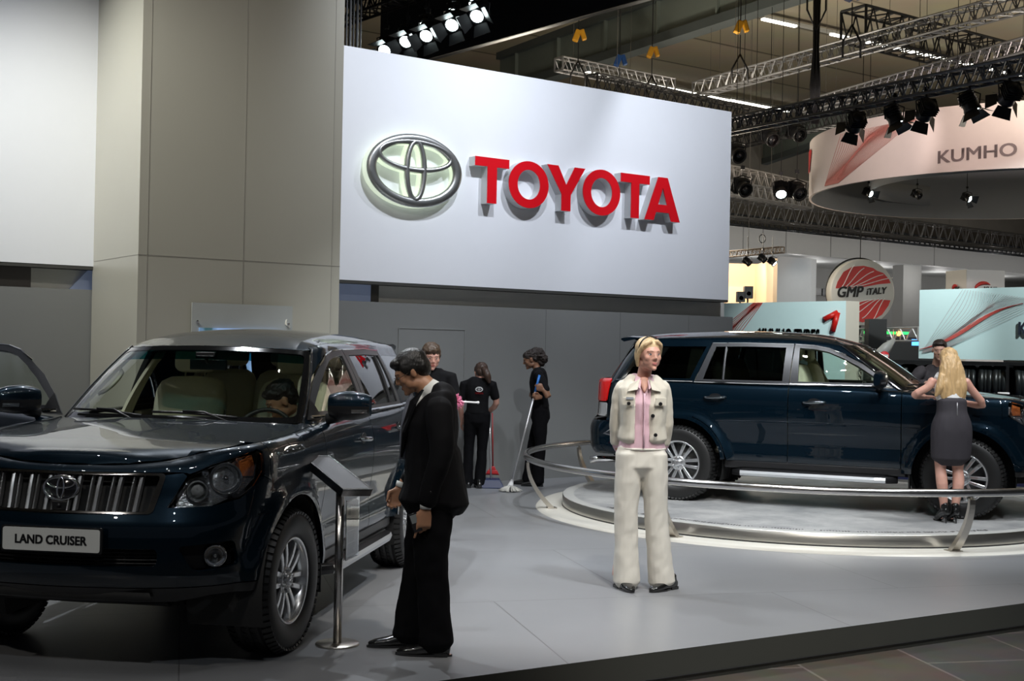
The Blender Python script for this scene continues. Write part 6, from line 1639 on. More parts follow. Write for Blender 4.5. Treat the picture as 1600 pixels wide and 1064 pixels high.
etube(g, [(0, -.12, .88), (.02, -.11, 1.02)], [(.17, .13), (.17, .12)]); vox(g, 'trousers', SUITT, .01, 3, dm)
dm.location.z = TT_Z; dm.scale = (.925, .925, .925)

# ---- 8. driver in the open car, only his leaning head and shoulder show
Md = Matrix.Translation(car1.location) @ Matrix.Rotation(car1.rotation_euler.z, 4, 'Z')
b = MB(); HM = headM((-.03, .02, 1.30), yaw=math.radians(-60), pitch=math.radians(30), k=1.05); head(b, HM)
etube(b, [(0, -.02, 1.05), (-.01, -.01, 1.13), (-.02, .0, 1.2)], [(.06, .06), (.055, .055), (.055, .055)]); etube(b, [(0, -.06, .72), (0, -.04, .9), (0, -.02, 1.06)], [(.13, .09)] * 3)
for s in (-1, 1):
    etube(b, *smoothpts([(s * .18, -.02, 1.03), (s * .22, .05, .85), (s * .12, .16, 1.00)], [.045, .038, .028])); hand(b, V3((s * .12, .16, 1.0)), (-s * .1, .7, .5), (s * .3, -.3, .8), (-s, 0, .3), curl=.9)
    etube(b, [(s * .09, -.02, .68), (s * .1, .28, .72), (s * .1, .35, .60)], [.07, .06, .05])
dv = person(b, 'dark-haired man leaning forward behind the steering wheel of the open car', Md @ V3((-2.14, .38, 0)), car1.rotation_euler.z - PI / 2, SK_T)
face_parts(dv, HM, M_brow, MATS['lips_tan'])
h = MB(); R3 = HM.to_3x3(); HB = lambda c, r: h.ball(HM @ V3(c), r, 20, M=R3)
HB((0, -.020, .058), (.084, .100, .076)); HB((0, -.055, .010), (.078, .060, .074)); HB((0, .055, .084), (.06, .034, .024))
vox(h, 'hair', MATS['hair_dark'], .007, 1, dv, wrinkle=.010, wfreq=(45, 45, 45))
g = MB(); etube(g, *smoothpts([(0, -.06, .70), (0, -.04, .88), (0, -.03, 1.0), (0, -.02, 1.07)], [(.17, .12), (.18, .12), (.19, .11), (.12, .08)]))
for s in (-1, 1): etube(g, *smoothpts([(s * .15, -.02, 1.04), (s * .19, -.01, 1.0), (s * .225, .05, .85), (s * .14, .13, .97)], [.06, .062, .052, .040]))
vox(g, 'shirt', mat('shirt_brown', (.10, .06, .045), .8), .009, 3, dv, wrinkle=.008)
# ------------------------------------------------------------------ the hall beyond the stand
GTR = mat('truss_aluminium', (.36, .36, .37), .38, .7); BTR = mat('truss_black', (.010, .010, .011), .5); GIR = mat('girder_green_grey', (.17, .20, .18), .6); GIRD = mat('girder_flange', (.08, .095, .095), .55)
def conc_mat():
    m = mat('ceiling_concrete', (.30, .265, .20), .85, noise=.15, nscale=.6); nt = m.node_tree; b = nt.nodes['Principled BSDF']; L = nt.links.new
    tc = nt.nodes.new('ShaderNodeTexCoord'); mp = nt.nodes.new('ShaderNodeMapping'); mp.inputs['Rotation'].default_value = (0, 0, -ANG)
    w_ = nt.nodes.new('ShaderNodeTexWave'); w_.bands_direction = 'Y'; w_.wave_profile = 'SAW'; w_.inputs['Scale'].default_value = .115; w_.inputs['Distortion'].default_value = .0
    r = nt.nodes.new('ShaderNodeValToRGB'); e = r.color_ramp.elements; e[0].position = 0.0; e[0].color = (.02, .016, .010, 1); e[1].position = .06; e[1].color = (.38, .335, .25, 1)
    e2 = r.color_ramp.elements.new(.9); e2.color = (.34, .30, .22, 1)
    n = nt.nodes.new('ShaderNodeTexNoise'); n.inputs['Scale'].default_value = .7; n.inputs['Detail'].default_value = 8
    mx = nt.nodes.new('ShaderNodeMix'); mx.data_type = 'RGBA'; mx.blend_type = 'MULTIPLY'; mx.inputs[0].default_value = .25
    L(tc.outputs['Object'], mp.inputs[0]); L(mp.outputs[0], w_.inputs[0]); L(w_.outputs['Fac'], r.inputs[0]); L(tc.outputs['Object'], n.inputs[0]); L(r.outputs[0], mx.inputs[6]); L(n.outputs['Color'], mx.inputs[7]); L(mx.outputs[2], b.inputs['Base Color'])
    return m
ZC = 11.0
struct(MB().box((14, 22, ZC + .15), (90, 94, .3)), 'ceiling', conc_mat())
# raised joints between the ceiling slabs
def ceil_a(px, py, z=ZC): p = floor_at(px, py, z); return p.dot(D1), p.dot(D2)
mb = MB()
# far wall, white gallery front, windows under it
cB = 34.0
aB = on_plane(1100, 400, cB)[0]
zt = on_plane(1141, 349, cB)[1]; zb = on_plane(1141, 388, cB)[1]
struct(wbox(aB - 6, aB + 50, cB, cB + .4, zb, zt), 'wall_gallery', mat('gallery_white', (.60, .60, .59), .6, noise=.02))
mb = MB()
for px in (1161, 1192, 1228, 1298, 1375, 1460):
    a_ = on_plane(px, 380, cB)[0]; wbox(a_ - .02, a_ + .02, cB - .01, cB + .02, zb, zt, mb)
struct(mb, 'trim_8', mat('gallery_joint', (.30, .30, .30), .6))
struct(wbox(aB - 6, aB + 60, cB + 7, cB + 7.3, -.2, zb + .3), 'wall_far', mat('far_wall_grey', (.24, .24, .235), .7, noise=.08, nscale=.3))
struct(wbox(aB - 6, aB + 60, cB + 1.5, cB + 1.8, zt - .5, ZC), 'wall_upper', mat('upper_wall', (.17, .155, .13), .8, noise=.3, nscale=.8))
struct(wbox(aB - 6, aB + 60, cB + .4, cB + 7.0, zb + .25, zb + .35), 'ceiling_gallery', mat('gallery_soffit', (.55, .56, .56), .6, noise=.1, nscale=.5))
z0 = on_plane(1290, 462, cB + 6.9)[1]; z1 = on_plane(1290, 451, cB + 6.9)[1]
mb = MB(); a0 = on_plane(1265, 455, cB + 6.9)[0]
for k in range(34):
    wbox(a0 + k * .95, a0 + k * .95 + .86, cB + 6.92, cB + 7.0, z0, z1, mb)
struct(mb, 'window_3', mat('far_window_dark', (.015, .016, .018), .2))
for k in range(6):
    for c_ in (1.5, 4.5):
        l = bpy.data.lights.new('gallery_lamp', 'POINT'); l.energy = 42; l.shadow_soft_size = .3; l.color = (1, .98, .95); o = bpy.data.objects.new('gallery_lamp', l); link(o); o.location = dl(aB + 2 + k * 4.5, cB + c_, zb - .5)
for k in range(4): spot(dl(aB + 1 + k * 6, cB - 5, 3.0), dl(aB + 1 + k * 6, cB, 5.4), 290, 95, .3, (1, 1, 1), 1.0, 'gallery_front_fill')  # unseen spots added to brighten the gallery front
mb = MB(); pc_ = on_plane(1418, 420, cB + 3)[0]; wbox(pc_ - .55, pc_ + .75, cB + 2.8, cB + 3.4, -.2, zb + .3, mb); struct(mb, 'wall_pillar', mat('pillar_grey', (.33, .33, .32), .7))
# ceiling battens with tubes: rows along D1
FL = mat('tube_light_white', (.9, .9, .85), .4, emit=(1.0, .98, .86), es=6.0); FLH = mat('batten_housing', (.40, .40, .38), .5)
def batten(p0, p1, ref, on=True):
    """ceiling light between two points"""
    d = (p1 - p0); L_ = d.length; r = empty('ceiling_light', p0, math.atan2(d.y, d.x)); tag(r, ref[0], 'ceiling light', ref[1])
    MB().box((L_ / 2, 0, .05), (L_ * .97, .16, .07)).build('housing', FLH, r); 
    if on: MB().box((L_ / 2, 0, -.01), (L_ * .95, .11, .05)).build('tube', FL, r)
    return r
def row(pa, pb, n, z, lab, grp, skip=()):
    A = floor_at(*pa, z); B = floor_at(*pb, z)
    for k in range(n):
        p0 = A.lerp(B, k / n); p1 = A.lerp(B, (k + 1) / n); batten(p0, p1, (lab, grp), k not in skip)
row((1190, 29), (1530, 104), 7, ZC - .25, 'white fluorescent batten in the bright row behind the black box truss', 'fluorescent battens of the near ceiling row', (1,))
row((905, 110), (1140, 157), 8, ZC - .25, 'white fluorescent batten in the long row above the small grey truss', 'fluorescent battens above the grey truss')
row((1140, 156), (1345, 196), 7, ZC - .25, 'white fluorescent batten in the second ceiling row right of the white wall', 'fluorescent battens of the second ceiling row', (3,))
row((1166, 234), (1184, 238), 1, ZC - .25, 'short lone fluorescent batten close to the top right edge of the white wall', None)
row((1234, 243), (1257, 249), 1, ZC - .25, 'short lone fluorescent batten beside the round pink banner', None)
row((1530, 104), (1600, 119), 3, ZC - .25, 'dim fluorescent batten at the right end of the near ceiling row', 'battens at the right end of the near row')
# girders across the hall
def girder(pa, pb, z, h, label, wf=.42):
    A = floor_at(*pa, z); B = floor_at(*pb, z); A = A + (A - B) * .3; B = B + (B - A) * .6; d = (B - A); L_ = d.length; r = empty('ceiling_girder', A, math.atan2(d.y, d.x)); tag(r, label, 'girder')
    MB().box((L_ / 2, 0, .11), (L_, wf, .22)).build('lower_flange', GIRD, r); MB().box((L_ / 2, 0, h / 2 + .1), (L_, .14, h)).build('web', GIR, r); MB().box((L_ / 2, 0, h + .2), (L_, wf, .2)).build('upper_flange', GIRD, r)
    g = MB()
    for k in range(int(L_ / 2.2)): g.box((k * 2.2 + 1, 0, h / 2 + .1), (.05, wf * .8, h))
    g.build('web_stiffeners', GIR, r)
girder((864, 124), (1235, 6), 9.2, .95, 'green-grey steel girder crossing the hall just below the concrete ceiling')
girder((1180, 262), (1256, 237), 9.3, .9, 'distant brown-grey girder between the white wall and the round banner', .3)

def truss(name_lab, P0, P1, size, m, r=.024, seg=None, top=None):
    P0 = V3(P0); P1 = V3(P1); d = (P1 - P0); L_ = d.length; d.normalize(); sd = d.cross(V3((0, 0, 1))).normalized(); u_ = V3((0, 0, 1))
    c = [(sd * a + u_ * b) * size / 2 for a, b in ((-1, -1), (1, -1), (1, 1), (-1, 1))]
    root = empty('lighting_truss', P0); tag(root, name_lab, 'truss'); g = MB()
    for k in c: 
        q = MB(); q.bar(k, d * L_ + k, r, 6); q.build('chord', m, root)
    seg = seg or size * .95; n = max(1, int(L_ / seg)); st = L_ / n; rb = r * .55
    for i in range(n):
        a, b = d * st * i, d * st * (i + 1); mid = (a + b) / 2
        for j in range(4):
            k0, k1 = c[j], c[(j + 1) % 4]
            g.bar(a + k0, mid + k1, rb, 4); g.bar(mid + k1, b + k0, rb, 4)
        if i % 3 == 0:
            for j in range(4): g.bar(a + c[j], a + c[(j + 1) % 4], rb, 4)
    for e in (0, L_):
        for j in range(4): g.bar(d * e + c[j], d * e + c[(j + 1) % 4], r, 6)
    o = g.build('bracing', m, root)
    for u in ((.12, .62) if L_ > 3 else (.5,)):
        if P0.z > 3.3: MB().bar(d * L_ * u + u_ * size / 2, d * L_ * u + u_ * ((top or ZC) - P0.z - .02), .005, 4).build('suspension_cable', mat('wire_grey', (.12, .11, .10), .5), root)
    return root
def tline(lab, pa, pb, z, size, m, ext=0, **k):
    A = floor_at(*pa, z); B = floor_at(*pb, z); d = (B - A).normalized(); return truss(lab, A + V3((0, 0, size / 2)) , B + d * ext + V3((0, 0, size / 2)), size, m, **k), A, B
T1 = tline('dark grey lighting truss in front of the round banner, carrying black barn-door spotlights', (1120, 212), (1600, 118), 5.5, .24, mat('truss_dark_grey', (.10, .11, .125), .4, .6), 2)
tline('long grey truss crossing high above the banner from the white wall to the corner', (1090, 150), (1600, 16), 7.6, .30, GTR, 2)
tline('thin grey truss running behind the dark spotlight truss', (1262, 176), (1600, 84), 7.2, .26, GTR, 2)
A_ = floor_at(1333, 62, 8.15); truss('big black box truss hanging at the upper right', A_ + V3((0, 0, .32)), A_ + V3((0, 0, .32)) + D1 * 9.5, .64, BTR, r=.030, seg=.45)
tline('short grey truss hanging from yellow hoists over the white wall', (873, 110), (1048, 143), 8.2, .30, GTR)
tline('black truss half hidden behind the top edge of the white wall', (925, 140), (1145, 186), 7.2, .32, BTR, 1.5)
tline('pale truss between white wall and banner, upper of the two', (1100, 277), (1262, 309), 6.4, .42, mat('truss_pale', (.46, .43, .42), .45, .4))
tline('pale truss between white wall and banner, lower of the two', (1100, 297), (1262, 326), 5.9, .34, GTR)
tline('long ladder truss above the white gallery', (1100, 335), (1600, 392), 6.1, .60, GTR, 3, r=.03)
tline('thin grey truss directly along the top of the white gallery', (1100, 346), (1600, 400), 6.0, .34, MATS['truss_dark_grey'], 3)
tline('black truss deep under the ceiling between white wall and banner', (1145, 232), (1262, 206), 7.4, .32, BTR, 3)
# far rough services above the gallery
def cable(lab, pts, r, m, nm='hanging_cable', cat='cable'):
    o = MB().tube(pts, r, 6).build(nm, m); tag(o, lab, cat); return o
# chain hoists
def hoist(px, py, Y, colm, lab):
    p = at(px, py, Y); r = empty('chain_hoist', p); tag(r, lab, 'hoist'); g = MB()
    g.box((-.04, 0, .06), (.13, .16, .26), Matrix.Rotation(.35, 3, 'Y')); g.box((.10, 0, .08), (.10, .14, .24), Matrix.Rotation(-.3, 3, 'Y')); g.build('motor', colm, r, bevel=.02)
    g = MB(); g.bar((0, 0, .15), (0, 0, ZC - p.z), .012, 5); g.bar((0, 0, -.1), (0, 0, -.5), .012, 5); g.build('chain', BTR, r)
    g = MB(); g.tube([(0, 0, -.5), (-.16, 0, -.8), (-.16, 0, -1.1)], .02, 6); g.tube([(0, 0, -.5), (.16, 0, -.8), (.16, 0, -1.1)], .02, 6); g.build('sling', BTR, r)
YL = mat('hoist_yellow', (.55, .26, .01), .5); BLU = mat('hoist_blue', (.01, .06, .22), .5)
hoist(904, 60, 27.6, YL, 'yellow chain hoist at the left end of the short grey truss'); hoist(1019, 86, 29.6, YL, 'yellow chain hoist at the right end of the short grey truss')
hoist(1157, 47, 25.5, YL, 'yellow chain hoist hanging alone under the girder'); hoist(968, 99, 28.6, BLU, 'blue chain hoist in the middle of the short grey truss')
hoist(1332, -4, 22.6, BLU, 'blue chain hoist above the left end of the black box truss')
p = at(1275, 60, 24.0); r = empty('cable_bundle', p); tag(r, 'dark bundle of cables hanging down to the spotlight truss', 'cable bundle')
g = MB()
for k in range(7): g.tube([(-.05 + .02 * k, .02 * (k % 2), .9), (-.04 + .015 * k, .02 * (k % 3), -.2), (-.09 + .03 * k, 0, -.9), (-.06 + .022 * k, 0, -1.65)], .018, 5)
o = g.build('cables', BTR, r); g = MB(); g.tube([(-.18, 0, .9), (-.18, 0, .55), (0, 0, .15), (.18, 0, .55), (.18, 0, .9)], .02, 6); g.build('sling', BTR, r)

# stage lights
ONW = mat('lamp_face_white', (1, 1, 1), .3, emit=(.85, 1.0, 1.0), es=22.0); LB = mat('lamp_body_black', (.008, .008, .009), .4); OFFG = mat('lamp_glass_dark', (.03, .03, .035), .1, coat=1.0)
REFW = mat('barn_lit', (.50, .52, .52), .35)
def stage_light(loc, aim, k=1.0, on=True, barn=True, lab='', grp=None, watts=0, col=(1, 1, 1), ang=50, soft=.1, drop=0.0):
    loc = V3(loc); r = empty('stage_light', loc); tag(r, lab, 'spotlight', grp)
    d = (V3(aim) - loc).normalized(); M = d.to_track_quat('Z', 'Y').to_matrix()
    g = MB(); g.tube([(-.15 * k, 0, -.05 * k), (-.17 * k, 0, .16 * k), (0, 0, .22 * k), (.17 * k, 0, .16 * k), (.15 * k, 0, -.05 * k)], .012 * k, 6, smooth=False); g.bar((0, 0, .20 * k), (0, 0, .36 * k + drop), (.02 * k if not drop else .007), 6); g.box((0, 0, .36 * k), (.07 * k, .05 * k, .07 * k)); g.build('yoke', LB, r)
    g = MB(); prof = [(0, -.20), (.09, -.19), (.12, -.14), (.125, .06), (.14, .10), (.14, .14), (.115, .14), (.10, .10), (0, .09)]
    g.lathe([(a * k, b * k) for a, b in prof], (0, 0, 0), 20, 'Z', M=M); 
    for j in range(4): g.box(M @ V3((0, 0, (-.15 + .045 * j) * k)), (.27 * k, .27 * k, .010 * k), M)
    g.build('lamp_body', LB, r)
    g = MB(); g.lathe([(.103 * k, 0), (0, .004 * k)], M @ V3((0, 0, .125 * k)), 20, 'Z', M=M); g.build('lens', ONW if on else OFFG, r)
    if barn:
        for j in range(4):
            Mr = Matrix.Rotation(j * PI / 2 + .3, 3, 'Z'); g = MB(); q = [(-.11, .13, .14), (.11, .13, .14), (.15, .26, .27), (-.15, .26, .27)]
            v = [M @ (Mr @ (V3(p_) * k)) for p_ in q]; n_ = (v[1] - v[0]).cross(v[3] - v[0]).normalized() * .004; g.add(v + [x + n_ for x in v], [(0, 1, 2, 3), (7, 6, 5, 4), (0, 4, 5, 1), (1, 5, 6, 2), (2, 6, 7, 3), (3, 7, 4, 0)]); g.build('barn_door', LB, r)
    if watts: spot(loc + d * .32 * k, aim, watts, ang, soft, col)
    return r
bc = V3((10.3, 25.4, 5.5))
for (px, py, dy, on, lab) in ((1337, 196, .6, False, 'black barn-door spotlight, leftmost in front of the round banner'), (1397, 186, -.6, True, 'black barn-door spotlight with spread flaps, second from left on the dark truss'),
                         (1447, 177, .9, False, 'black barn-door spotlight facing away in the middle of the dark truss'), (1515, 166, -.9, True, 'barn-door spotlight with one flap lit pale blue'), (1577, 152, .6, False, 'black barn-door spotlight at the right edge of the picture')):
    c_ = T1[1].lerp(T1[2], 0); Y_ = 0
    # distance where the sight line meets the truss line
    best = min((abs(V3(T1[1].lerp(T1[2], u)).x / T1[1].lerp(T1[2], u).y - (px - 800) / 1950), u) for u in np.linspace(0, 1.1, 300)); q = T1[1].lerp(T1[2], best[1])
    p = at(px, py - 4, q.y); stage_light(p, p + V3((-.3 if not on else .5, 2.0 if not on else -.2, -1.2)), .88, on, True, lab, None)
spot((6.6, 18.3, 6.2), (9.0, 21.5, 5.6), 420, 60, .08, (1, .80, .72)); spot((9.5, 17.0, 6.2), (11.0, 21.3, 5.6), 420, 60, .08, (1, .86, .80)); spot((5.2, 20.5, 6.2), (6.9, 24, 5.6), 260, 60, .08, (1, .85, .80))
for (px, py, Y, lab) in ((1245, 208, 27, 'dark pair of lamps hanging under the black truss left of the banner'), (1203, 215, 27, 'dark lamp hanging under the black truss, between wall edge and banner'), (1150, 240, 25, 'dark lamp showing beside the right edge of the white wall'),
                      (1160, 293, 26, 'black lamp on the pale truss nearest the white wall'), (1245, 299, 26, 'black lamp with brown glass on the pale truss, nearest the banner')):
    p = at(px, py, Y); stage_light(p, p + V3((.4, -1, -.6)), 1.15, False, False, lab, drop=ZC - p.z - .5)
p = at(1220, 298, 26); stage_light(p, p + V3((-.1, -1, -1.0)), 1.0, True, False, 'small lamp glowing pale green on the pale truss', drop=ZC - p.z - .5)
# lamps over the stand, seen above the white wall
for (px, py, Y, lab) in ((604, 74, 18.6, 'bright stage lamp nearest the top edge of the white wall'), (637, 60, 18.1, 'bright stage lamp, lower of the second pair above the white wall'), (636, 49, 18.3, 'small bright lamp, upper of the second pair above the white wall'),
                      (669, 51, 17.6, 'bright stage lamp with wide flap in the middle of the dark rig'), (665, 35, 17.8, 'small bright lamp above the middle of the dark rig'), (709, 34, 17.1, 'bright stage lamp fourth along the dark rig'),
                      (708, 16, 17.3, 'small bright lamp above the fourth one on the dark rig'), (748, 20, 16.7, 'bright stage lamp with lit flap at the right of the dark rig'), (742, 3, 16.9, 'small bright lamp at the top edge of the picture')):
    big = 'small' not in lab; stage_light(at(px, py, Y), at(px, py, Y) + V3((-.25, -.9, -.8)), .85 if big else .6, True, big, lab, drop=9.25 - at(px, py, Y).z - .3)
# black rig over the stand: fascia board and dark trusses
PA = floor_at(676, 93, 6.5); PB = floor_at(1012, 0, 6.5); d = (PB - PA).normalized(); PA = PA - d * 1.5; PB = PB + d * 8; L_ = (PB - PA).length
fr_ = empty('rig_fascia', PA, math.atan2(d.y, d.x)); tag(fr_, 'long black fascia board of the lighting rig above the white wall', 'fascia')
MB().box((L_ / 2, 0, 1.1), (L_, .10, 2.2)).build('board', mat('fascia_black', (.012, .013, .017), .30, noise=.2, nscale=2), fr_)
MB().box((L_ / 2, -.06, .02), (L_, .03, .04)).build('edge_strip', BTR, fr_)
for k, (z, off) in enumerate(((7.3, 1.1), (7.6, 2.6), (7.9, 4.2), (8.0, 6.0))):
    sd = V3((-d.y, d.x, 0)); sd = -sd if sd.x > 0 else sd; truss(('black rig truss beside the fascia, nearest to it', 'second black rig truss left of the fascia', 'third black rig truss, above the lamps', 'farthest left black rig truss beside the column')[k], PA + sd * off + V3((0, 0, z - 6.5)), PB + sd * off + V3((0, 0, z - 6.5)), .34, BTR, top=9.24)
struct(MB().box((-5.4, 15.0, 9.3), (22, 11, .1), Matrix.Rotation(math.atan2(d.y, d.x), 3, 'Z')), 'rig_dark_sheet', M_dark)  # black sheet added above the rig to darken the space behind it
for k in range(5):
    px = 541 + 5.5 * k; p = at(px, 72, 15.6 + k * .2); o = MB().bar(p - V3((0, 0, .6)), p + V3((0, 0, 2.2)), .012 + .008 * (k % 2), 6).build('rig_pole', mat('pole_grey', (.06, .06, .06), .4, .5)); tag(o, 'thin grey vertical pole of the rig in the gap between column and white wall', 'pole', 'thin poles between column and white wall')

# ---- round banner
BC = V3((10.35, 25.5, 4.98)); BR_, BH = 4.22, 1.17
bn = empty('round_banner', BC); tag(bn, 'large round pink-white hanging banner with grey lettering and red line pattern', 'banner')
g = MB(); n = 128; P = [[(BR_ * math.cos(2 * PI * i / n), BR_ * math.sin(2 * PI * i / n), z) for z in (0, BH)] for i in range(n)]; g.grid(P, n, 2, 0, wrap_u=True)
r2 = BR_ - .05; P = [[(r2 * math.cos(2 * PI * i / n), r2 * math.sin(2 * PI * i / n), z) for z in (BH, 0)] for i in range(n)]; g.grid(P, n, 2, 1, wrap_u=True)
P = [[(r_ * math.cos(2 * PI * i / n), r_ * math.sin(2 * PI * i / n), 0) for r_ in (r2, BR_)] for i in range(n)]; g.grid(P, n, 2, 0, wrap_u=True); P = [[(r_ * math.cos(2 * PI * i / n), r_ * math.sin(2 * PI * i / n), BH) for r_ in (BR_, r2)] for i in range(n)]; g.grid(P, n, 2, 0, wrap_u=True)
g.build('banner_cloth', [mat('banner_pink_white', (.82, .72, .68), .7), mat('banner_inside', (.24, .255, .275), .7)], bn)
def cyl(px, py, off=.015):
    """banner coordinates under a picture point: where the sight line first meets the drum"""
    r = ray(px, py); r2_ = V3((r.x, r.y)); c = V3((BC.x, BC.y)); R = BR_ + off
    A = r2_.dot(r2_); B_ = -2 * r2_.dot(c); C_ = c.dot(c) - R * R; disc = B_ * B_ - 4 * A * C_
    if disc < 0: disc = 0
    k = (-B_ - math.sqrt(disc)) / (2 * A); p = r * k; p.z += CAM_H; return math.atan2(p.y - BC.y, p.x - BC.x), p.z - BC.z
def cpt(th, z, R): return V3((R * math.cos(th), R * math.sin(th), z))
RL = mat('line_red', (.66, .10, .08), .6)
def family(A, B, C, D, n, twist=1.0):
    """curves sweeping from edge A-B to edge C-D in the unit picture plane"""
    out = []
    for i in range(n):
        u = i / (n - 1); row_ = []
        for j in range(15):
            v = j / 14; k = u + .22 * math.sin(PI * v) * math.sin(2 * PI * u) * twist; a = (A[0] + (B[0] - A[0]) * v, A[1] + (B[1] - A[1]) * v); c = (C[0] + (D[0] - C[0]) * v, C[1] + (D[1] - C[1]) * v)
            k = k + .35 * (1 - v) * (u * u - u) ; row_.append((a[0] + (c[0] - a[0]) * k, a[1] + (c[1] - a[1]) * k))
        out.append(row_)
    return out
g = MB()
for rr in family((1288, 291), (1314, 209), (1309, 286), (1434, 184), 46):
    pts = []
    for x, y in rr:
        th, z = cyl(x, y); pts.append(cpt(th, min(max(z, .01), BH - .01), BR_ + .012))
    g.tube(pts, .0042, 3, caps=False)
o = g.build('line_pattern', mat('line_coral', (.72, .26, .22), .6), bn); o['kind'] = 'stuff'
def wrap_text(s, pa, pb, hpx, m, nm, bold=.0):
    cu = text_mesh(s, 1.0, .0, m, nm, bn, bold=bold); me = cu.data; xs = [v.co.x for v in me.vertices]; ys = [v.co.y for v in me.vertices]
    t0, z0 = cyl(*pa); t1, z1 = cyl(*pb); tm, zm = cyl(pa[0], pa[1] - hpx)
    hh = zm - z0; W = max(xs) - min(xs); H = max(ys) - min(ys)
    for v in me.vertices:
        u = (v.co.x - min(xs)) / W; th = t0 + (t1 - t0) * u; z = z0 + (z1 - z0) * u + (v.co.y - min(ys)) / H * hh; v.co = cpt(th, z, BR_ + .014)
    return cu
wrap_text('KUMHO TYRES', (1465, 256), (1700, 236), 20, mat('letters_taupe', (.22, .17, .17), .6), 'lettering', .02)
g = MB()
ch = [(1263, 238), (1266, 233), (1268, 236), (1265, 268), (1262, 272), (1263, 248), (1261, 252)]
q = []
for x, y in ch: th, z = cyl(x, y); q.append((th, z))
g.add([cpt(a, b_, BR_ + .016) for a, b_ in q], [tuple(range(len(q)))]); g.add([cpt(a, b_, BR_ + .008) for a, b_ in q], [tuple(range(len(q)))[::-1]]); g.build('red_tick', mat('tick_red', (.62, .02, .02), .5), bn)
# suspended disc with dark slot and the lamps under the banner
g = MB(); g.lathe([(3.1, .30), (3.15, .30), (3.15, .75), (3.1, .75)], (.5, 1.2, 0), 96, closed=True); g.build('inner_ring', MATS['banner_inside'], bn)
for (px, py, col, lab) in ((1357, 301, 'w', 'lit lamp hanging inside the round banner, leftmost'), (1433, 304, 'o', 'small dark lamp between the two lit ones inside the round banner'), (1511, 309, 'w', 'lit lamp hanging inside the round banner, rightmost')):
    p = at(px, py, 27.2); stage_light(p, p + V3((.4, -.5, -.4)), .62, col == 'w', col == 'w', lab, drop=ZC - p.z - .3)
spot(at(1433, 305, 27.2), at(1433, 345, 29.4), 40, 50, .05, (1, .55, .3)); spot(at(1511, 305, 27.2), at(1490, 345, 29.4), 40, 50, .05, (.6, .8, 1))

# ---- tyre maker's booth walls
def panel(px0, px1, pt0, pt1, pb, Y0, Y1, name, lab, m, cat='wall panel', th=.25):
    A = at(px0, pt0, Y0); B = at(px1, pt1, Y1); zb_ = pb if pb < 5 else at(px0, pb, Y0).z; d = V3((B.x - A.x, B.y - A.y, 0)); L_ = d.length; r = empty(name, (A.x, A.y, 0), math.atan2(d.y, d.x)); tag(r, lab, cat)
    g = MB(); g.prism([(0, zb_), (L_, zb_), (L_, B.z), (0, A.z)], th, frameM((0, th, 0), (1, 0, 0), (0, 0, 1))); g.build('board', m, r); return r, A, d.normalized(), L_
CY = mat('panel_pale_cyan', (.58, .76, .76), .5, noise=.02)
kp, KA, Kd, KL = panel(1120, 1322, 474, 470, -.17, 24.0, 24.0, 'booth_wall', 'pale cyan booth wall with dark lettering and a red tick, left of the round red logo', CY)
panel(1322, 1343, 470, 471, -.17, 24.0, 24.3, 'booth_wall', 'narrow cream end wall of the pale cyan booth', mat('panel_cream', (.62, .58, .50), .6))
def pl_pt(px, py, Yp=23.98): p = at(px, py, Yp); return (p.x - KA.x, 0, p.z)
M0 = pl_pt(1187, 540, 23.9); M1 = pl_pt(1282, 514, 23.9)
text_mesh('KUMHO TYRES', .3, .03, mat('letters_teal_dark', (.02, .04, .045), .5), 'lettering', kp, bold=.008, M=frameM((M0[0], -.03, M0[2]), (1, 0, 0), (0, 0, 1)), fit=(M1[0] - M0[0], M1[2] - M0[2]))
g = MB(); a = [pl_pt(x, y, 23.9) for x, y in ((1289, 499), (1310, 488), (1302, 518))]; g.tube([(q[0], -.04, q[2]) for q in a[:2]], .055, 10); g.tube([(q[0], -.04, q[2]) for q in a[1:]], .055, 10); g.build('red_tick', mat('tick_red_gloss', (.60, .015, .01), .3), kp)
def lines_on(parent, fam, fn, m, r=.006, nm='line_pattern'):
    g = MB()
    for rr in fam: g.tube([fn(x, y) for x, y in rr], r, 3, caps=False)
    o = g.build(nm, m, parent); o['kind'] = 'stuff'
lines_on(kp, family((1120, 520), (1178, 473), (1150, 530), (1192, 473), 16), lambda x, y: V3((pl_pt(x, y, 23.95)[0], -.02, pl_pt(x, y, 23.95)[2])), RL)
kq, QA_, Qd, QL_ = panel(1437, 1770, 453, 443.5, 560, 23.0, 20.95, 'booth_wall', 'pale cyan booth wall with grey and red wave lines at the right edge', CY)
def q_pt(px, py):
    r = ray(px, py); n_ = V3((-Qd.y, Qd.x, 0)); k = (QA_.dot(n_) - 0) / r.dot(n_); p = r * k; p.z += CAM_H; return V3(((p - QA_).dot(Qd), -.02, p.z))
lines_on(kq, family((1440, 552), (1505, 452), (1484, 542), (1640, 470), 34), q_pt, mat('line_grey', (.36, .30, .30), .6), .003)
lines_on(kq, [[(1437 + 6 * i, 546 - 2.6 * i + 10 * math.sin(i / 4.5 + k * .16) * .6 - k * .9) for i in range(28)] for k in range(4)], q_pt, RL, .008, 'red_wave')
Q0 = q_pt(1592, 524); text_mesh('KUMHO TYRES', .3, .03, mat('letters_slate', (.06, .08, .12), .5), 'lettering', kq, bold=.008, M=frameM((Q0.x, -.04, Q0.z), (1, 0, 0), (0, 0, 1)), fit=(1.6, .24))
spot((6.5, 20.5, 5.2), (6.8, 24.0, 2.0), 520, 70, .1, (.92, 1, 1)); spot((9.6, 18.5, 5.0), (9.3, 23.0, 2.2), 700, 75, .1, (.92, 1, 1))
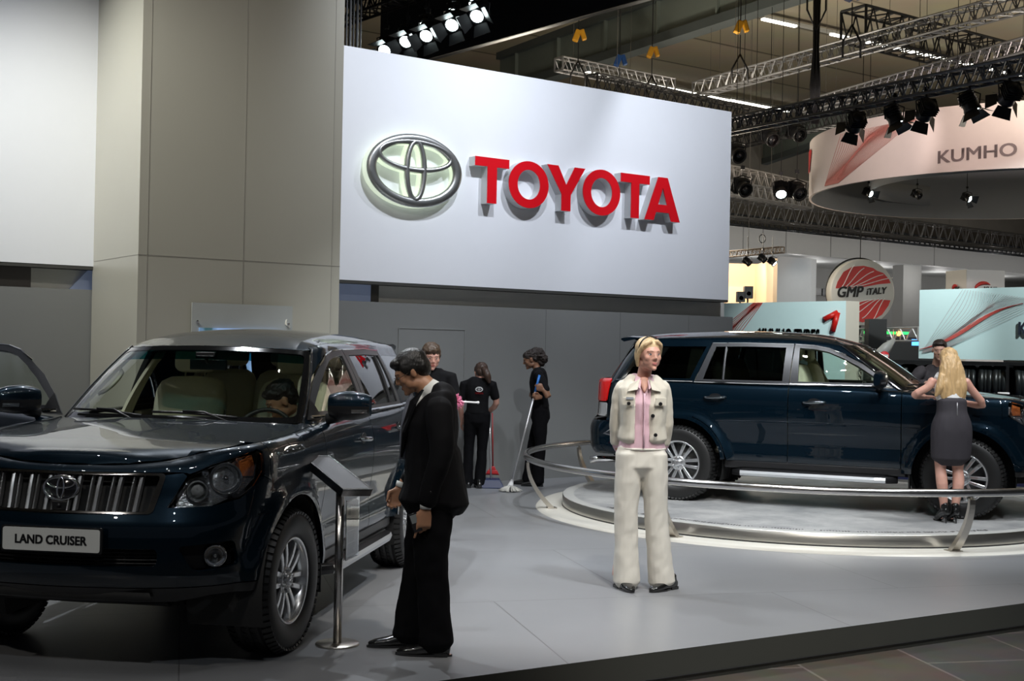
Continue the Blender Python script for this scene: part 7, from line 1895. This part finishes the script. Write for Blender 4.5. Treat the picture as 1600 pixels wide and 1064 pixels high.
# tyre shelf
tr = empty('tyre_rack', (0, 0, 0)); A = at(1395, 566, 22.2); B = at(1770, 566, 20.4); dA = V3((B.x - A.x, B.y - A.y, 0)); LT = dA.length; dA.normalize(); tr.location = (A.x, A.y, 0); tr.rotation_euler = (0, 0, math.atan2(dA.y, dA.x))
tag(tr, 'black steel rack holding tyres under the cyan booth wall', 'rack')
MB().box((LT / 2, .45, 1.585), (LT, .8, .06)).build('top_shelf', BTR, tr); MB().box((LT / 2, .35, .83), (LT, .8, .05)).build('shelf', BTR, tr); MB().box((LT / 2, .95, .75), (LT, .05, 1.7)).build('back_board', M_dark, tr)
g = MB()
for k in range(5): g.box((k * LT / 4, .0, .70), (.05, .05, 1.78))
g.build('uprights', BTR, tr)
tp0 = empty('car_tyre', (0, 0, 0)); 
def tyre_md():
    t = MB(); t.lathe([(.20, -.09), (.24, -.115), (.30, -.12), (.335, -.105), (.345, -.08), (.345, -.03), (.338, -.028), (.338, -.02), (.345, -.018), (.345, .018), (.338, .02), (.338, .028), (.345, .03), (.345, .08), (.335, .105), (.30, .12), (.24, .115), (.20, .09)], (0, 0, 0), 48, 'X', closed=True)
    return t.mesh('car_tyre')
TM = tyre_md(); TM.materials.append(mat('tyre_gloss', (.014, .017, .018), .32)); bpy.data.objects.remove(tp0)
tl = ['display tyre on the rack nearest the car windshield', 'display tyre on the rack half hidden behind the man in dark clothes', 'display tyre on the rack just right of the blonde woman\'s head', 'display tyre on the rack above the leaning elbow', 'display tyre, second from the right edge of the picture', 'display tyre at the right edge of the picture']
for i, px in enumerate((1420, 1456, 1514, 1540, 1562, 1594)):
    r = ray(px, 590); n_ = V3((-dA.y, dA.x, 0)); k = (V3(tr.location).dot(n_) + .30) / r.dot(n_); p = r * k
    o = bpy.data.objects.new('car_tyre', TM); link(o); o.location = (p.x, p.y, 1.20); o.rotation_euler = (0, 0, tr.rotation_euler.z + (-.55 if i < 2 else (.1 if i < 5 else .25))); tag(o, tl[i], 'tyre')
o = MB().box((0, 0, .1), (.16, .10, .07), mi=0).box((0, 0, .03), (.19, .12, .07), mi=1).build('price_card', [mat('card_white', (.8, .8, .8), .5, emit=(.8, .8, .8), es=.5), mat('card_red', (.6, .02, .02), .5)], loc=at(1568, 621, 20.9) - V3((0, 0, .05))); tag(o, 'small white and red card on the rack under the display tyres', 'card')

# ---- round red and white logo sign
GC = at(1347, 457, 29.5); GR = 52 / 1950 * 29.5
gs = empty('round_sign', GC, .12); tag(gs, 'big round light grey sign with red ovals and slanted dark lettering', 'sign')
MB().lathe([(0, .0), (GR * .97, 0), (GR, .03), (GR, .30), (GR * .97, .33), (0, .33)], (0, -.05, 0), 72, 'Y').build('drum', mat('sign_grey_white', (.58, .57, .53), .4), gs)
MB().bar((0, .15, -GR), (0, .15, -GC.z - .18), .04, 8).build('stand_pole', BTR, gs)
MB().tube([(GR * 1.02 * math.cos(2 * PI * i / 72) + .05, .33, GR * 1.02 * math.sin(2 * PI * i / 72) + .03) for i in range(72)], .022, 6, closed=True).build('rim_tube', BTR, gs)
gr_ = mat('sign_red', (.55, .035, .03), .5)
def lens_(sgn):
    out = []; u0, u1 = (205, 28) if sgn > 0 else (332, 205)
    return out
up_ = [(-.86, .10), (-.80, .30), (-.62, .60), (-.35, .76), (0, .80), (.30, .74), (.42, .66), (.62, .60), (.80, .42), (.86, .30), (.50, .26), (0, .16), (-.45, .12)]
dn_ = [(.86, -.22), (.80, -.38), (.60, -.66), (.32, -.82), (0, -.90), (-.15, -.86), (-.45, -.78), (-.70, -.60), (-.80, -.44), (-.40, -.32), (.10, -.24), (.50, -.20)]
for nm, pl_ in (('red_oval', up_), ('red_oval', dn_)):
    g = MB(); g.prism([(x * GR, z * GR) for x, z in pl_], .012, frameM((0, -.052, 0), (1, 0, 0), (0, 0, 1))); g.build(nm, gr_, gs)
g = MB(); 
for k in range(5):
    x0 = -.70 + .10 * k; pts = []
    for j in range(9): u = j / 8; pts.append((GR * (x0 + (.42 + .20 * k) * u), -.068, GR * (.12 + .01 * k + (.70 - .10 * k) * math.sin(u * PI / 2) * (u ** .5))))
    g.tube(pts, .010, 4)
    pts = [(-p[0] * .98, p[1], -p[2] * 1.02 - .04 * GR) for p in pts]; g.tube(pts, .010, 4)
g.build('white_curves', mat('sign_line_white', (.8, .78, .75), .5), gs)
DK = mat('sign_letters_dark', (.055, .052, .05), .5)
text_mesh('GMP', .5, .02, DK, 'lettering', gs, bold=.014, shear=.28, M=frameM((-.80 * GR, -.075, -.17 * GR), (1, 0, .04), (-.04, 0, 1)), fit=(.82 * GR, .33 * GR))
text_mesh('iTALY', .3, .02, DK, 'lettering', gs, bold=.008, shear=.28, M=frameM((.10 * GR, -.075, -.08 * GR), (1, 0, .10), (-.10, 0, 1)), fit=(.66 * GR, .20 * GR))
o = cable('thin black hanging line above the round red logo sign', [GC + V3((0, .2, GR)), GC + V3((0, .2, 6))], .01, BTR)
# ---- box signs far right
bx1 = panel(1478, 1510, 424, 421, 1.6, 27.5, 27.0, 'box_sign', 'cream side of the boxed sign with a small red arc', mat('box_cream', (.62, .57, .50), .6), 'sign', .08)
bx2 = panel(1511, 1570, 421, 423, 1.6, 27.0, 27.3, 'box_sign', 'white front of the boxed sign with a red arc and dark letters', mat('box_white', (.68, .66, .65), .6), 'sign', .08)
for (bx, px0, px1, Yq_) in ((bx1, 1483, 1504, 27.2), (bx2, 1526, 1560, 27.1)):
    A = bx[1]; d = bx[2]; f = lambda px, py: V3(((at(px, py, Yq_) - A).dot(d), -.03, at(px, py, Yq_).z)); w_ = px1 - px0
    g = MB(); cx, cyy = px0 + w_ * .35, 453; R_px = w_ * .52
    pts = [f(cx + R_px * math.cos(a), cyy - R_px * .62 * math.sin(a)) for a in np.linspace(.45 * PI * .6, PI * 1.0, 10)]; g.tube(pts, [.008 + .035 * math.sin(i / 9 * PI) for i in range(10)], 5); g.build('red_arc', gr_, bx[0])
    q0 = f(px0 + w_ * .30, 457); q1 = f(px1 + w_ * .1, 448); text_mesh('KWS', .2, .01, DK, 'lettering', bx[0], bold=.006, shear=.2, M=frameM((q0.x, -.03, q0.z), (1, 0, 0), (0, 0, 1)), fit=(q1.x - q0.x, q1.z - q0.z))
# ---- lit show room left, white partition
rm = empty('showroom_booth', (0, 0, 0)); A = at(1120, 415, 31.0); B = at(1214, 411, 29.5); tag(rm, 'small warm-lit booth with cream walls seen beside the white wall', 'booth')
WRM = mat('booth_warm', (.72, .55, .38), .7); g = MB(); g.box(((A.x + B.x) / 2, A.y + 1.2, 1.9), (B.x - A.x + 1.2, .1, 4.2)); g.box((B.x + .05, A.y + .1, 1.9), (.1, 2.4, 4.15)); g.build('walls', WRM, rm)
g = MB(); g.box(((A.x + B.x) / 2 + .1, A.y + 1.1, 2.9), (.5, .08, 1.0)); g.box(((A.x + B.x) / 2 - .6, A.y + 1.1, 2.8), (.4, .08, .9)); g.build('wall_frame', mat('booth_frame', (.80, .66, .50), .6), rm)
l = spot(V3(((A.x + B.x) / 2, A.y - .6, 4.4)), V3(((A.x + B.x) / 2, A.y + 1.2, 2.6)), 260, 90, .1, (1, .72, .45))
for (px, py, w_, h_, lab) in ((1157, 464, 12, 16, 'lower left black loudspeaker in front of the warm-lit booth'), (1169, 457, 13, 19, 'upper right black loudspeaker in front of the warm-lit booth')):
    p = at(px, py, 28.5); k = 28.5 / 1950; r = empty('loudspeaker', (p.x, p.y, p.z)); tag(r, lab, 'loudspeaker'); MB().box((0, 0, 0), (w_ * k, .2, h_ * k)).build('cabinet', LB, r); MB().lathe([(.05, 0), (0, .02)], (0, -.10, -.03), 16, 'Y').build('driver_cone', PLAS, r); MB().bar((0, .05, -h_ * k / 2), (0, .05, -p.z - .18), .02, 8).build('stand_pole', BTR, r)
wp, _, _, _ = panel(1215, 1268, 400, 404, -.17, 27.5, 27.0, 'partition', 'plain white partition panel between the warm-lit booth and the round logo', mat('partition_white', (.60, .61, .64), .6), 'partition')
tline('short brown truss with small lamps above the warm-lit booth', (1120, 403), (1222, 395), 3.9, .13, mat('truss_brown', (.25, .20, .15), .5, .5), 0, r=.012)
p = at(1191, 373, 27.3); o = MB().tube([p + V3((.07 * math.cos(a), 0, .09 * math.sin(a))) for a in np.linspace(0, 2 * PI, 20)[:-1]], .012, 6, closed=True).build('hanging_ring', BTR); tag(o, 'small black ring hanging above the brown truss', 'ring')
for (px, py, lab) in ((1168, 409, 'small grey lamp under the brown truss, left'), (1192, 404, 'small lamp under the brown truss, middle'), (1207, 409, 'small bright lamp under the brown truss, right')):
    p = at(px, py, 27.0); stage_light(p, p + V3((.5, -.3, -.5)), .55, 'bright' in lab, False, lab, drop=.35)
# ---- dark booth with silver truss frame between the cyan walls
A = at(1345, 524, 25.5); B = at(1440, 522, 24.5); truss('silver truss frame over the dark booth between the cyan walls', A, B, .26, mat('truss_silver', (.55, .55, .55), .35, .6), r=.02)
truss('upright silver truss at the left of the dark booth', V3((A.x, A.y, -.18)), A - V3((0, 0, .15)) + V3((.01, 0, 0)), .24, MATS['truss_silver'], r=.02)
o = MB().box(((A.x + B.x) / 2 + .3, 27, .8), (3.2, .2, 2.6)).build('booth_back_wall', M_dark); tag(o, 'black back wall of the dark booth between the cyan walls', 'wall panel')
o = MB().box((0, 0, 0), (.36, .3, .6)).build('loudspeaker', LB, loc=at(1368, 522, 25.0)); tag(o, 'black loudspeaker hanging at the silver truss frame', 'loudspeaker')
p = at(1404, 521, 24.8); o = MB().ball(p, .05, 10).build('orange_lamp', mat('lamp_orange', (1, .3, .05), .4, emit=(1, .35, .05), es=8)); tag(o, 'tiny orange lamp glowing on the silver truss', 'lamp')
p = at(1430, 535, 24.8); o = MB().box(p, (.12, .05, .12)).build('blue_lamp', mat('lamp_blue', (.05, .2, 1), .4, emit=(.05, .25, 1), es=5)); tag(o, 'tiny blue light beside the right cyan wall', 'lamp')
o = MB().box(at(1385, 520, 25.2), (.9, .04, .05)).build('green_light_bar', mat('lamp_green', (.05, 1, .2), .4, emit=(.02, .9, .15), es=1.2)); tag(o, 'thin green light bar on the silver truss', 'light bar')
g = MB(); A = at(1372, 560, 24.0); g.bar((A.x, A.y, -.18), A, .12, 12); B = at(1398, 530, 24.0); g.tube([A, A.lerp(B, .6) + V3((-.02, 0, 0)), B], [.14, .10, .03], 12); o = g.build('white_fin', mat('fin_white', (.5, .5, .48), .4)); tag(o, 'tall white curved fin with a small red round badge in the dark booth', 'display'); fin_ = o
g = MB(); p = at(1382, 556, 23.7); g.lathe([(0, 0), (.09, 0), (.09, .02), (0, .02)], p, 24, 'Y', mi=0); g.box(p - V3((0, .02, 0)), (.13, .02, .05), mi=1); o = g.build('round_badge', [mat('badge_red', (.55, .02, .03), .5), mat('badge_white', (.6, .6, .6), .5)]); o.parent = fin_
o = MB().box((at(1383, 600, 26).x, 26.2, .5), (8, .2, 2.2)).build('low_dark_wall', M_dark); tag(o, 'low black wall behind the dark blue car, beneath the cyan walls', 'wall panel')
# unseen fill lights added to brighten the ceiling and far walls
for (x, y, tx, ty, w_) in ((3.5, 25, 4, 28, 720), (9, 31, 9, 33, 720), (17, 30, 18, 33, 720), (9.5, 19.5, 8, 22, 420), (0, 24, -3, 26, 500), (14, 20, 15, 22, 340)):
    spot((x, y, 5.2), (tx, ty, 11), w_, 140, .4, (1, .90, .74), 1.0, 'ceiling_fill')  # upward spots added to lift the dark ceiling
for (x, y) in ((5, 29), (17, 24), (4, 32), (14, 32), (24, 34), (0, 26), (22, 26)):
    l = bpy.data.lights.new('hall_fill', 'POINT'); l.energy = 230; l.shadow_soft_size = .6; l.color = (1, .90, .74); o = bpy.data.objects.new('hall_fill', l); link(o); o.location = (x, y, 4.2)  # invisible points added in place of the many booth lights
